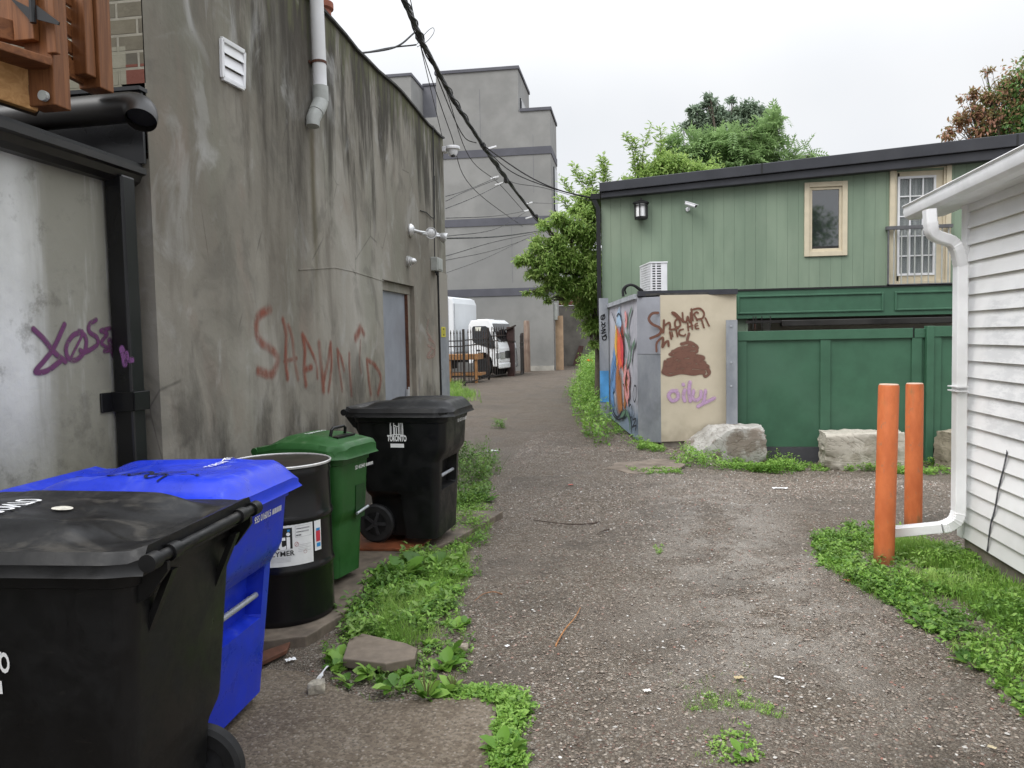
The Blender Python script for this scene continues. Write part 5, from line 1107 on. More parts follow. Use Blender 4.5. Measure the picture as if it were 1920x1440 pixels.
def fronttext(S, s, size, yc, zc, parent, extra=True, bold=.0006):
    V, F = textmesh(s, size, bold); f = lambda y, z: (S['fb']+(S['ft']-S['fb'])*(z-.05)/(S['zt']-.05)+S.get('bulge', .045)+.003, y, z)
    MB().add([f(yc+x*.8, zc+y) for x, y in V], F).build('serial_number', M_WHITEINK, parent, fix=False)
    if extra:
        mb = MB(); x = max(v[0] for v in V)*.8
        for k in range(15): mb.add([f(yc+x+.012+k*.0062, zc-size*.30), f(yc+x+.012+k*.0062+(.0045 if k % 3 else .0025), zc-size*.30), f(yc+x+.012+k*.0062+(.0045 if k % 3 else .0025), zc+size*.30), f(yc+x+.012+k*.0062, zc+size*.30)], [(0, 1, 2, 3)])
        mb.build('barcode', M_WHITEINK, parent, fix=False)
def lidpt(P, sgn=1):
    nx, ny = P.shape[:2]; xs = P[:, ny//2, 0]; 
    def f(x, y, off=.004):
        i = np.clip(np.searchsorted(xs, x)-1, 0, nx-2); ys_ = P[i, :, 1]; j = np.clip(np.searchsorted(ys_, y)-1, 0, ny-2)
        a, b = (x-P[i, j, 0])/max(1e-6, P[i+1, j, 0]-P[i, j, 0]), (y-P[i, j, 1])/max(1e-6, P[i, j+1, 1]-P[i, j, 1])
        z = (1-a)*((1-b)*P[i, j, 2]+b*P[i, j+1, 2])+a*((1-b)*P[i+1, j, 2]+b*P[i+1, j+1, 2]); return (x, y, z+off)
    return f
# near black cart: hinge side towards the lane
n1 = empty('garbage_cart', (-1.73, 2.15, .0), math.radians(183.5), 'nearest black garbage cart with scuffed lid, handle rod towards the lane', 'garbage cart', 'wheeled carts along the stucco wall')
lid, body, side, W_, LP = cart('black', n1, dict(BIG, zt=1.03))
logo(side, 1, -.09, .73, 1.05, body)
lf = lidpt(LP)
st = MB(); st.add([lf(.02+.030*math.cos(t), .02+.030*math.sin(t), .006) for t in np.linspace(0, 2*PI, 21)[:-1]], [list(range(20))]); st.build('round_sticker', plain('faded_sticker', (.55, .52, .45), .6, .25, 60), lid, fix=False)
V, F = textmesh('TORONTO', .12, .002); MB().add([lf(min(.3, max(-.3, .20+y)), min(.2, max(-.2, .05+x*.45)), .006) for x, y in [(-a, -b) for a, b in V]], F).build('lettering', M_WHITEINK, lid, fix=False)
# blue recycling cart
n2c = empty('recycling_cart', (-1.93, 2.875, .015), math.radians(1.5), 'bright blue recycling cart with black scribble on its lid, behind the nearest cart', 'recycling cart', 'wheeled carts along the stucco wall')
SB = dict(BIG, zt=1.0, fb=.30, lh=.060, bt=-.44, bb=-.34)
lid, body, side, W_, LP = cart('blue', n2c, SB); fronttext(SB, '95S 016015', .040, .045, .875, body)
lf = lidpt(LP); clampl = lambda x, y: lf(min(.40, max(-.38, x)), min(.32, max(-.32, y)), 0)
V, F = textmesh('TORONTO', .07, .001); MB().add([lf(.22-y*.7, .12+x*.6, .006) for x, y in V], F).build('lettering', M_WHITEINK, lid, fix=False)
ribbons('marker_scribble', [([(-.20, -.20), (-.12, -.12), (-.06, -.20), (0, -.10)], 0.0153), ([(-.1, -.02), (.02, -.06), (.06, -.14), (-.02, -.16), (-.06, -.10), (.04, -.08)], 0.0170), ([(.02, -.20), (.10, -.12), (.16, -.18), (.10, -.22), (.08, -.1), (.18, -.08)], 0.0153), ([(-.22, -.10), (-.1, -.05), (.02, -.2)], 0.0119), ([(.16, -.24), (.22, -.14), (.30, -.2)], 0.0136)],
        lambda x, y: clampl(x, y), (0, 0, 1), spray('black_marker_ink', (.012, .014, .03), .3), lid, 'black marker scribble', .004, .0002)
# far black cart on its board
n3 = empty('garbage_cart', (-1.665, 5.76, .078), math.radians(-4), 'farther black garbage cart standing on a rusty board past the green bin', 'garbage cart', 'wheeled carts along the stucco wall')
S3 = dict(BIG, zt=1.0, wt=.30, wb=.26, bt=-.37, ft=.30, fb=.25, bb=-.28)
lid, body, side, W_, LP = cart('black', n3, S3); logo(side, -1, -.03, .80, .80, body); fronttext(S3, '95B 402176', .036, .09, .90, body)
# small green organics bin
n4 = empty('organics_bin', (-2.03, 4.74, .056), math.radians(-11), 'small green organics bin with black lid latch between drum and black cart', 'organics bin', 'wheeled carts along the stucco wall')
SG = dict(zt=.86, fb=.215, ft=.25, bb=-.19, bt=-.245, wb=.16, wt=.205, zs=.42, c0=.28, c1=.40, zbar=.46, lh=.075, wr=.11, dome=1, bulge=.03, chd=.0)
lid, body, side, W_, LP = cart('green', n4, SG); fronttext(SG, '3D 402443', .034, .07, .735, body)
pc = MB().prism([(.262, .02, .40), (.272, .02, .62), (.272, .13, .62), (.262, .13, .40)], (.002, 0, 0)); pc.build('pocket_shadow', plain('pocket_shade_green', (.010, .045, .010), .5), body)  # darker green sheet paints in the shade of a recessed pocket
MB().tube([(.280, .01, .44), (.280, .15, .46)], .009, 10).build('metal_bar', M_STEEL, body, smooth=True)
lf = lidpt(LP); a = lf(.20, 0.02, 0); mb = MB().tube([(a[0]-.04, -.085, a[2]-.005), (a[0]-.03, -.080, a[2]+.045), (a[0]-.03, -.06, a[2]+.058), (a[0]-.03, .06, a[2]+.058), (a[0]-.03, .080, a[2]+.045), (a[0]-.04, .085, a[2]-.005)], .010, 10).box((a[0]-.085, -.10, a[2]-.012), (a[0]+.03, .10, a[2]+.006))
mb.build('latch', M_BIN['black'], lid, smooth=True)
V, F = textmesh('TORONTO', .06, .001); MB().add([lf(.0-y*.8, .0+x*.7, .005) for x, y in V], F).build('lettering', M_WHITEINK, lid, fix=False)

# ------------------------------------------------------------------ steel drum
DC = (-2.0, 4.13, .056); R = .286; HD = .875
dm = empty('steel_drum', DC, 0, 'glossy black steel drum with white product label and open top, beside the blue cart', 'drum')
pr = [(0, .02), (R-.01, .02), (R-.004, 0), (R+.004, .008), (R, .03)]
for zc_ in (.30, .58): pr += [(R, zc_-.03), (R+.004, zc_-.018), (R+.011, zc_), (R+.004, zc_+.018), (R, zc_+.03)]
pr += [(R-.002, .80), (R+.002, .82), (R, .84), (R, HD-.02)]
bod = MB().lathe(pr, 72).build('body', NT('gloss_black_drum_paint', .24, .38).fin((.005, .005, .006)), dm, smooth=True, angle=60)
b_ = bod.data.materials[0]
MB().lathe([(R-.004, HD-.016), (R+.006, HD-.014), (R+.008, HD-.004), (R+.002, HD), (R-.003, HD-.004), (R-.003, HD-.010)], 72).build('rim', plain('bare_rim_metal', (.55, .54, .53), .4, .15, 30, .4), dm, smooth=True)
MB().lathe([(R-.0035, HD-.008), (R-.012, HD-.035), (0, HD-.038)], 48).build('lid', plain('wet_drum_lid', (.022, .016, .013), .42, .4, 12, spec=.25), dm, smooth=True)
MB().add([(R*.5*math.cos(t)-.02+.02*math.sin(5*t), .4*R*math.sin(t)-.12, HD-.03) for t in np.linspace(0, 2*PI, 15)[:-1]], [list(range(14))]).build('wet_orange_rag', plain('orange_scrap', (.45, .08, .03), .5, .3, 30), dm, fix=False)
ang0 = math.atan2(-DC[1], -DC[0])     # direction to the camera
def dr_(u, z, off=.0025): t = ang0+u/R; return ((R+off)*math.cos(t), (R+off)*math.sin(t), z)
def dgrid(name, u0, u1, z0, z1, mat, off, par=None):
    U = np.linspace(u0, u1, max(2, int((u1-u0)/.02)+2)); return MB().grid(np.array([[dr_(u, z, off) for u in U] for z in (z0, z1)])).build(name, mat, par or dm, fix=False)
lb = dgrid('label', -.28, .175, .335, .565, plain('white_label_paper', (.70, .70, .69), .35, .04, 30), .0025)
dgrid('side_label', .187, .235, .39, .57, plain('white_label_paper_edge', (.70, .70, .70), .4, .05), .0025)
dgrid('label_print', .196, .228, .44, .50, plain('red_print', (.45, .03, .05), .5), .004, lb); dgrid('label_print', .198, .226, .50, .515, M_BLUEINK, .004, lb); dgrid('label_print', .200, .228, .41, .432, M_BLUEINK, .004, lb)
dgrid('label_print', -.068, .056, .43, .545, M_BLACKINK, .0035, lb)
def dtext(s, u, z, size, mat, bold=0., off=.005, sx=1.): V, F = textmesh(s, size, bold); MB().add([dr_(u+x*sx, z+y, off) for x, y in V], F).build('label_lettering', mat, lb, fix=False)
dtext('ti', .012, .472, .135, M_WHITEINK, .003); dgrid('label_print', .030, .044, .524, .536, M_BLUEINK, .0055, lb)
dtext('a', -.096, .462, .135, M_BLACKINK, .004); dtext('POLYMER', -.022, .405, .040, M_BLACKINK, .0006)
for i in range(6): dgrid('label_print', -.25, .145-.25+.15*(i < 4), .382-i*.007, .3835-i*.007, M_GREYINK, .0035, lb)
for i in range(5): dgrid('label_print', .085, .160-.02*(i % 2), .478-i*.009-.035, .4795-i*.009-.035, M_GREYINK, .0035, lb)
for (a, b, c, d) in ((.072, .165, .548, .5495), (.072, .165, .487, .4885), (.072, .0735, .4885, .548), (.1635, .165, .4885, .548)): dgrid('label_print', a, b, c, d, M_GREYINK, .0035, lb)
for i, (a, w) in enumerate(((.105, .05), (.105, .045), (.075, .03))): dgrid('label_print', a, a+w, .530-i*.018, .538-i*.018, M_GREYINK, .0038, lb); dgrid('label_print', .078, .078+.026, .532-i*.018, .536-i*.018, M_BLACKINK, .0038, lb)
ribbons('label_symbol', [([(.078+.010*math.cos(t), .45+.012*math.sin(t)) for t in np.linspace(0, 6.2, 9)], .0022), ([(.072, .441), (.084, .459)], .002), ([(.125+.009*math.cos(t), .402+.009*math.sin(t)) for t in np.linspace(0, 6.2, 9)], .0015)], lambda u, z: dr_(u, z, 0), lambda u, z: (math.cos(ang0+u/R), math.sin(ang0+u/R), 0), plain('dull_red_print', (.3, .05, .05), .6), lb, None, .004, .0001)

# ------------------------------------------------------------------ small ground things
M_RBOARD = plain('wet_rust_board', (.20, .065, .030), .35, .35, 10, 0, .3, (.09, .035, .02))
P4 = [at(688, 1040), at(795, 1042), at(812, 1020), at(690, 1016)]
bx = [(-2.35, 5.36), (-1.56, 5.40), (-1.50, 6.3), (-2.3, 6.3)]
tag(MB().prism([(x, y, .057) for x, y in bx], (0, 0, .020)).build('painted_board', M_RBOARD, bevel=.004), 'flat rusty red board lying under the farther black cart', 'board')
b4 = [at(476, 1262), at(538, 1232), at(545, 1216), at(478, 1240)]
tag(MB().prism([(p[0], p[1], .016) for p in b4], (0, 0, .022)).build('scrap_board', plain('brown_scrap_board', (.10, .04, .022), .7, .3, 14), bevel=.003), 'thin brown board scrap on the ground beside the blue cart', 'board')
pv = [at(q[0], q[1]) for q in [(643, 1256), (655, 1218), (680, 1207), (762, 1226), (783, 1236), (778, 1256), (724, 1266)]]
tag(MB().prism([(p[0], p[1], .01) for p in pv], (0, 0, .048)).build('broken_paver', plain('damp_paver_concrete', (.165, .132, .10), .85, .15, 18, 0, .4, (.10, .08, .06)), bevel=.006), 'broken concrete paver lying among weeds beside the slab', 'paver')
# plastic fork
fa, fb_ = at(596, 1284), at(616, 1256); d = np.array([fb_[0]-fa[0], fb_[1]-fa[1], 0]); Lf = .15; d /= np.linalg.norm(d); n = np.array([-d[1], d[0], 0]); o_ = np.array([fa[0], fa[1], .022])
mb = MB(); F3 = lambda u, v, h=0: tuple(o_+d*u+n*v+np.array([0, 0, h]))
mb.loft([[F3(u, -w, h), F3(u, w, h), F3(u, w, h+.0025), F3(u, -w, h+.0025)] for u, w, h in [(.035, .010, .002), (.05, .011, .0), (.062, .006, .003), (.075, .0035, .005), (.12, .0035, .004), (.15, .005, .001), (.155, .004, 0)]])
for k in range(4): v = -.0085+k*.0057; mb.loft([[F3(u, v-w, h), F3(u, v+w, h), F3(u, v+w, h+.002), F3(u, v-w, h+.002)] for u, w, h in [(.0, .0008, .006), (.012, .0015, .001), (.036, .0018, .002)]])
tag(mb.build('plastic_fork', M_WHITEP, smooth=True), 'white plastic fork dropped beside the concrete slab', 'fork')
rock('stone', tuple(at(594, 1302)+[0, 0, .03]), (.075, .06, .055), .4, 21, plain('small_pale_stone', (.33, .30, .24), .85, .3, 40, 0, .5), 'small pale stone lying just below the plastic fork')
rock('stone', tuple(at(864, 1220)+[0, 0, .012]), (.075, .05, .035), .2, 23, plain('flat_tan_stone', (.27, .23, .18), .85, .25, 40, 0, .5), 'flat tan stone at the weed edge near the paver')
def stick(pts, r, col, lab, cat='stick'):
    P = [at(*q)+np.array([0, 0, .012+.008*math.sin(i*1.3)+gmicro(*at(*q)[:2])]) for i, q in enumerate(pts)]; P = cr(P, 4); tag(MB().tube(P, list(np.linspace(r*.6, r*1.2, len(P))), 7).build('stick', plain('stick_bark', col, .7, .3, 30), smooth=True), lab, cat)
stick([(1088, 1143), (1078, 1165), (1060, 1185), (1046, 1205), (1042, 1214)], .0042, (.33, .15, .055), 'thin orange brown stick lying on open gravel')
stick([(890, 1132), (905, 1122), (925, 1116), (942, 1117)], .0035, (.25, .12, .06), 'short curved brown twig near the left weeds')
stick([(1000, 976), (1060, 984), (1100, 983), (1125, 978)], .005, (.05, .03, .022), 'long dark twig lying across the lane')
stick([(1120, 1000), (1132, 996), (1142, 994)], .005, (.05, .03, .02), 'tiny dark twig beside the long one')
def scrap(px, py, w, h, rz_, lab, col=(.72, .72, .72), cat='litter', name='paper_scrap'):
    p = at(px, py); rr = random.Random(px); nx = 7; P = np.array([[(w*(i/(nx-1)-.5), h*(j/4-.5)+.1*h*rr.uniform(-1, 1), .004+.25*h*abs(math.sin(i*1.3+j))*rr.random()) for j in range(5)] for i in range(nx)])
    o = MB().grid(P).build(name, plain('litter_'+name, col, .6, .12, 40), fix=False); so_ = o.modifiers.new('thickness', 'SOLIDIFY'); so_.thickness = .0015
    o.location = (p[0], p[1], p[2]+.008+float(gmicro(p[0], p[1]))); o.rotation_euler = (0, 0, rz_); tag(o, lab, cat)
scrap(1463, 915, .16, .06, .05, 'crumpled white paper lying on gravel before the rocks')
scrap(923, 847, .16, .08, .3, 'white litter scrap in weeds just past the farther black cart')
scrap(1213, 1305, .032, .022, .4, 'small torn white scrap on the near gravel', (.75, .72, .66))
scrap(951, 1214, .022, .018, .8, 'tiny white chip on gravel right of the flat tan stone')
scrap(876, 1311, .035, .02, .1, 'pinkish white scrap at the slab corner weeds', (.62, .55, .53))
scrap(1070, 912, .05, .03, .4, 'faded red wrapper scrap far up the lane', (.5, .12, .09))
scrap(545, 1240, .05, .03, .7, 'crushed white wrapper at the foot of the drum')
scrap(1461, 1284, .045, .014, -.5, 'narrow white strip on the right near gravel')
scrap(1860, 1408, .03, .018, -.6, 'tiny pale leaf litter on the lower right gravel', (.45, .38, .25), 'leaf', 'dry_leaf')
scrap(1385, 1284, .04, .025, .3, 'yellowish dry leaf near the middle gravel weeds', (.45, .36, .2), 'leaf', 'dry_leaf')
scrap(1590, 1092, .05, .03, .3, 'rusty brown dry leaf at the grass patch edge', (.30, .12, .06), 'leaf', 'dry_leaf')
# manhole-like concrete patch
cc = [tuple(at(1210+(68+7*math.sin(5*t)+4*math.sin(9*t+1))*math.cos(t), 876+(12+2*math.sin(4*t))*math.sin(t))[:2]) for t in np.linspace(0, 2*PI, 41)[:-1]]
cxm, cym = at(1210, 876)[:2]; 
tag(MB().prism([(x, y, float(gh(cxm, cym))-.01) for x, y in cc], (0, 0, .022)).build('concrete_cover', plain('sunken_cover_concrete', (.175, .14, .11), .85, .35, 6, 0, .6, (.10, .08, .06)), bevel=.01), 'round low concrete cover in the gravel before the enclosure', 'cover')

# ------------------------------------------------------------------ white garage
QX, QY = 2.29, 5.83
ga = empty('white_garage', (QX, QY, 0), 0, 'white vinyl sided garage with gutter and downspout at the right edge', 'garage')
def vinyl_mat():
    m = NT('white_vinyl_siding', .55, .3); p = m.pos; x, y, z = m.xyz(); n = m.noise(p, 2.2, 5, .6)
    c = m.mix(m.mr(n, .3, .7), (.80, .80, .80), (.88, .88, .88))
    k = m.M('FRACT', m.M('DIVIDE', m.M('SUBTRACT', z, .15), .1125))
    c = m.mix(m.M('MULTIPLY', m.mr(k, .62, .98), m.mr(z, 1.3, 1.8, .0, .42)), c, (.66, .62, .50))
    yy = m.M('ADD', y, m.M('MULTIPLY', m.noise(p, 5, 4), .45)); zz = m.M('ADD', z, m.M('MULTIPLY', m.noise(p, 4, 4), .3))
    sm = m.M('MULTIPLY', m.M('MULTIPLY', m.mr(yy, 5.62, 5.78, 1, 0), m.mr(zz, .95, 1.15)), m.mr(zz, 1.85, 2.05, 1, 0))
    sm = m.M('MULTIPLY', sm, m.mr(m.noise(m.scale(p, (1, .4, 1.6)), 9, 6, .75), .40, .58, .08, .45)); c = m.mix(sm, c, (.46, .47, .48))
    lw = m.mr(m.M('ADD', z, m.M('MULTIPLY', m.noise(p, 6, 5), .3)), .35, .75, .4, 0); c = m.mix(lw, c, (.40, .40, .36))
    return m.fin(c, .45, m.bump(m.noise(p, 12, 3), .05, .003))
M_VINYL = vinyl_mat()
lap = .1125; z0 = .15; zt_g = 2.62; y_near = -3.0
prof = []; z = z0
while z < zt_g: prof += [(-.020, z), (-.019, z+.006), (-.008, z+lap*.6), (0., z+lap-.006), (.004, z+lap)]; z += lap
pf = [(QX+x+.008, z) for x, z in prof]; mb = MB()
ys_ = [y_near, 3.2, QY-.06]
for i in range(len(pf)-1):
    a, b = pf[i], pf[i+1]
    for j in range(2): mb.add([(a[0], ys_[j], a[1]), (a[0], ys_[j+1], a[1]), (b[0], ys_[j+1], b[1]), (b[0], ys_[j], b[1])], [(0, 1, 2, 3)])
mb.add([(QX+.01, QY, z0), (QX+6, QY, z0), (QX+6, QY, zt_g), (QX+.01, QY, zt_g)], [(0, 1, 2, 3)])
mb.box((QX+.02, y_near, z0), (QX+.04, QY-.01, zt_g))
ch(mb.build('siding_wall', M_VINYL, fix=False), ga)
M_WTRIM = plain('white_aluminium_trim', (.84, .84, .85), .4, .06, 5, 0, .04, (.50, .50, .47))
ch(MB().box((QX-.018, QY-.075, z0-.01), (QX+.012, QY+.012, zt_g)).build('corner_post', M_WTRIM, bevel=.004), ga)
ch(MB().box((QX+.018, y_near, -.4), (QX+.2, QY-.03, z0+.02)).box((QX+.2, QY-.2, -.4), (QX+6, QY-.03, z0+.02)).build('foundation', M_CONC), ga)
fy_ = float(onX(QX-.02, 1850, 950)[1])
ch(ribbons('dark_seam', [([(1889, 848), (1882, 880), (1872, 920), (1866, 955), (1858, 985), (1852, 1032)], .030)], lambda a, b: onX(QX-.012, a, b), (-1, 0, 0), spray('dark_sealant_line', (.05, .05, .06), .6), None, 'dark smeared line on the siding', .002), ga)
# eaves
gtip = onX(2.03, 1691, 402); GLY = float(gtip[1]); GLZ = float(gtip[2])
gnear = onX(2.03, 1919, 292); gs = (float(gnear[2])-GLZ)/(float(gnear[1])-GLY); print('gutter', gtip, gnear, gs); 
pr2 = [(0, .105), (-.002, .10), (.012, .088), (.008, .055), (.02, .02), (.05, 0), (.125, 0), (.125, .10), (.118, .10), (.118, .01), (.055, .01), (.03, .028), (.02, .055), (.022, .095), (.012, .105)]
GG = lambda y: GLZ-.0+gs*(y-GLY)
mb = MB().loft([[(2.03+x, y, GG(y)+z-.045) for x, z in pr2] for y in (y_near, GLY)]); ch(mb.build('gutter', M_WTRIM, smooth=True, angle=30), ga)
ch(MB().prism([(2.034+x, GLY, GG(GLY)+z-.045) for x, z in pr2[:8]], (0, .004, 0)).build('gutter_cap', M_WTRIM), ga)
mb = MB().prism([(2.158, y_near, GG(y_near)-.035), (2.158, GLY-.02, GG(GLY)-.035), (QX+.02, GLY-.02, GG(GLY)-.03), (QX+.02, y_near, GG(y_near)-.03)], (0, 0, .012)).box((2.157, y_near, GG(GLY)-.03), (2.175, GLY-.01, GG(GLY)+.06))
ch(mb.build('soffit', M_WTRIM), ga)
ch(MB().prism([(2.16, GLY-.02, GG(GLY)-.03), (2.16, GLY-.02, GG(GLY)+.06), (4.8, GLY-.02, GG(GLY)+1.12), (4.8, GLY-.02, GG(GLY)+.9)], (0, .02, 0)).build('rake_board', M_WTRIM), ga)
for s in range(9): 
    xa, xb_ = 2.07+s*.26, 2.07+(s+1)*.26+.03; za_, zb_ = GG(GLY)+.062+s*.108, GG(GLY)+.062+(s+1)*.108+.006
    if s == 0: rf = MB()
    rf.prism([(xa, y_near, za_+gs*(y_near-GLY)), (xa, GLY+.03, za_), (xb_, GLY+.03, zb_), (xb_, y_near, zb_+gs*(y_near-GLY))], (0, 0, .014))
ch(rf.build('shingle_roof', plain('dark_brown_shingles', (.055, .045, .04), .9, .4, 40, 0, .5)), ga)
# downspout with corrugated elbows
u0 = onX(2.11, 1744, 405); u1 = onX(2.245, 1800, 480); ub = onX(2.245, 1800, 955)
path = [Vector((2.11, 5.42, GG(5.42)-.03)), Vector((2.11, 5.42, float(u0[2])-.05))]
Y1 = float(u1[1]); 
def spout(name, pts, rect, mat, parent, corr=()):
    mb = MB(); P = [Vector(p) for p in pts]; rings = []
    n = len(P); up = None
    for i, p in enumerate(P):
        d = (P[min(i+1, n-1)]-P[max(i-1, 0)]).normalized(); w = Vector((0, 1, 0)); u = d.cross(w).normalized(); k = 1+(.07 if i in corr and i % 2 else 0)
        a, b = rect[0]*k, rect[1]*k; c = .25
        rings.append([tuple(p+u*x*a+w*y*b) for x, y in ((-1, -1+c), (-1, 1-c), (-1+c, 1), (1-c, 1), (1, 1-c), (1, -1+c), (1-c, -1), (-1+c, -1))])
    mb.loft(rings); o = mb.build(name, mat, smooth=True, angle=35); return ch(o, parent)
ptA = Vector(onY(5.52, 1743, 393)); ptB = Vector(onY(5.52, 1745, 420)); ptC = Vector((float(onY(5.6, 1795, 470)[0]), 5.60, float(onY(5.6, 1795, 470)[2]))); ptD = Vector((float(onY(5.63, 1801, 500)[0]), 5.63, float(onY(5.63, 1801, 500)[2])))
bz = cr([ptA, ptB, ptB+Vector((.03, .02, -.07)), ptC+Vector((-.045, -.01, .06)), ptC, ptD], 7); spout('downspout_elbow', [tuple(p) for p in bz], (.034, .045), M_WTRIM, ga, corr=set(range(6, 34)))
ptE = Vector((float(onY(5.66, 1797, 960)[0]), 5.66, float(onY(5.66, 1797, 960)[2])))
ch(MB().bar(ptD+Vector((0, 0, .02)), ptE, .07, .09, (0, 1, 0)).build('downspout', M_WTRIM, bevel=.008), ga)
ptF = Vector((float(onY(5.68, 1765, 990)[0]), 5.68, float(onY(5.68, 1765, 990)[2])+.005))
ptG = Vector((float(onY(5.75, 1676, 996)[0]), 5.75, float(onY(5.75, 1676, 996)[2])-.005))
spout('downspout_elbow', [tuple(p) for p in cr([ptE+Vector((0, 0, .03)), ptE, ptE+Vector((-.02, 0, -.06)), ptF+Vector((.04, 0, .012)), ptF], 6)], (.036, .046), M_WTRIM, ga, corr=set(range(6, 22)))
mb = MB().bar(ptF, ptG, .085, .062)
for k in (-.025, 0, .025): mb.bar(ptF+Vector((0, k, .034)), ptG+Vector((0, k, .034)), .008, .006)
ch(mb.build('downspout_extension', M_WTRIM, bevel=.004), ga)
zk = float(onY(5.63, 1800, 728)[2]); ch(MB().box((ptD.x-.039, 5.57, zk-.02), (ptD.x+.039, 5.715, zk-.012)).box((ptD.x-.039, 5.57, zk+.008), (ptD.x+.039, 5.715, zk+.016)).build('strap', M_WHITEP), ga)

# ------------------------------------------------------------------ far grey apartment building
BY = float(at(1000, 695)[1]); print('BY', BY, gz(0, BY))
def bp(px, py, Y=None): q = onY(BY if Y is None else Y, px, py); return float(q[0]), float(q[2])
M_GSTUC = plain('smooth_grey_stucco', (.235, .232, .222), .85, .10, 1.2, 0, .12, (.20, .20, .195)); M_BAND = plain('charcoal_band', (.085, .085, .10), .7, .1, 2)
M_GSTUC2 = plain('darker_grey_stucco', (.15, .15, .165), .85, .08, 1.2)
ap = empty('grey_apartment_building', (bp(1036, 600)[0], BY, .25), 0, 'tall modern grey stucco building with charcoal bands at the lane end', 'apartment building')
xl = bp(836, 500)[0]-6; xr = bp(1038, 620)[0]; xr2 = bp(1031, 210)[0]; xm = bp(972, 200)[0]; zt_b = bp(1030, 206)[1]; zt_a = bp(970, 129)[1]; xla = bp(817, 140)[0]
D1, D2 = 2.5, 3.4
ch(MB().box((xl, BY, -.5), (xr, BY+D1, zt_b)).build('wall', M_GSTUC), ap)
ch(MB().box((xl, BY+D1+.001, -.5), (xr-2.2, BY+11, zt_b)).build('rear_wing', M_GSTUC), ap)
ch(MB().box((xla, BY+.001, zt_b+.001), (xm, BY+D2, zt_a)).build('upper_wall', M_GSTUC), ap)
for k, pyb in enumerate((288, 417, 549)):
    za, zb_ = bp(900, pyb-7+(.0))[1], bp(900, pyb+7)[1]; ch(MB().box((xl, BY-.03, zb_), (xr+.03, BY+D1-.02, za)).build('charcoal_band', M_BAND), ap)
ch(MB().box((xla-.05, BY-.05, zt_a), (xm+.05, BY+D2, zt_a+.12)).build('parapet_cap', M_BAND), ap); ch(MB().box((xm+.051, BY-.05, zt_b), (xr+.05, BY+D1, zt_b+.12)).build('parapet_cap', M_BAND), ap)
M_DGL = plain('dark_frame_glazing', (.03, .034, .04), .15, .1, 2)
tw_ = ch(MB().box((xm+.001, BY+.5, zt_b+.13), (xm+.05, BY+2.6, zt_a-1.0)).build('terrace_window', M_DGL), ap); subc(MB().box((xm+.051, BY+.6, zt_b+.3), (xm+.06, BY+1.4, zt_a-1.1)), 'pane', M_GLASS, tw_)
for z0w, z1w in ((bp(1036, 385)[1], bp(1036, 302)[1]), (bp(1036, 530)[1], bp(1036, 440)[1])): ch(MB().box((xr+.001, BY+1.0, z0w), (xr+.05, BY+2.2, z1w)).build('side_window', M_DGL), ap)
for i_, (pa_, za_p) in enumerate(((900, 215), (1000, 300), (960, 470))):
    q_ = bp(pa_, za_p); ch(MB().box((q_[0]-.006, BY-.004, q_[1]-1.3), (q_[0]+.006, BY+.01, q_[1]+1.0)).build('control_joint', M_GSTUC2), ap)
# set-back wing to the left
wy = BY+3; w0_, w1_ = bp(700, 150, wy), bp(770, 142, wy)
ch(MB().box((w0_[0]-6, wy, 0), (w1_[0], wy+8, w1_[1])).build('wing', M_GSTUC), ap); ch(MB().box((w0_[0]-6, wy-.05, w1_[1]), (w1_[0]+.05, wy+8, w1_[1]+.12)).build('parapet_cap', M_BAND), ap)
c0_ = bp(816, 160, wy+2); ch(MB().box((w1_[0], wy+2, 0), (c0_[0]+.3, wy+8, c0_[1])).build('connecting_wall', M_GSTUC2), ap); ch(MB().box((w1_[0], wy+1.95, c0_[1]), (c0_[0]+.3, wy+8, c0_[1]+.1)).build('parapet_cap', M_BAND), ap)
w_a, w_b = bp(775, 190, wy+1.95), bp(781, 206, wy+1.95); ch(MB().box((w_a[0]-.1, wy+1.9, w_b[1]-.6), (w_b[0], wy+1.99, w_a[1])).build('narrow_window', M_GLASS), ap)
ch(MB().box((bp(990, 690)[0], BY-.12, .1), (xr, BY-.02, bp(1000, 686)[1])).build('plinth', plain('pale_plinth', (.42, .40, .36), .8, .15, 4)), ap)
# alcove beyond the corner
AY = BY+.8; y2 = BY+5
alc = empty('concrete_shed', (bp(1060, 680, y2)[0], y2, .27), 0, 'stained concrete shed wall with wooden upper boards between grey building and trees', 'shed')
s0_, s1_ = bp(1056, 690, y2), bp(1106, 572, y2)
ch(MB().box((s0_[0]-.6, y2, -.2), (s1_[0]+1.5, y2+3, s1_[1])).build('wall', plain('sooty_concrete', (.19, .175, .155), .9, .3, 1.1, 0, .3, (.09, .08, .07))), alc)
for i in range(4):
    za = s1_[1]+.02+i*.2; ch(MB().box((s0_[0]-.6, y2-.04-.01*i, za), (s1_[0]+.3, y2+.1, za+.19)).build('clapboard', plain('red_brown_boards', (.20, .085, .055), .8, .2, 4)), alc)
ply = bp(1049, 640, BY+.4)
tag(MB().box((ply[0]-.16, BY+.38, .2), (ply[0]+.16, BY+.42, bp(1049, 592, BY+.4)[1])).build('plywood_board', plain('raw_plywood', (.42, .29, .19), .8, .12, 4)), 'tall raw plywood board standing at the grey building corner', 'board')
mt = empty('utility_pipe', (ply[0]-.36, BY+.3, .3), 0, 'dark meter and conduit on the grey building corner by the plywood', 'meter')
ch(MB().tube([(ply[0]-.30, BY+.3, .3), (ply[0]-.30, BY+.3, bp(1042, 600, BY+.3)[1])], .09, 8).build('conduit', M_BLACKINK), mt); ch(MB().box((ply[0]-.4, BY+.1, bp(1042, 600, BY)[1]), (ply[0]-.05, BY+.35, bp(1042, 568, BY)[1])).build('meter_box', M_GREYP, bevel=.02), mt)
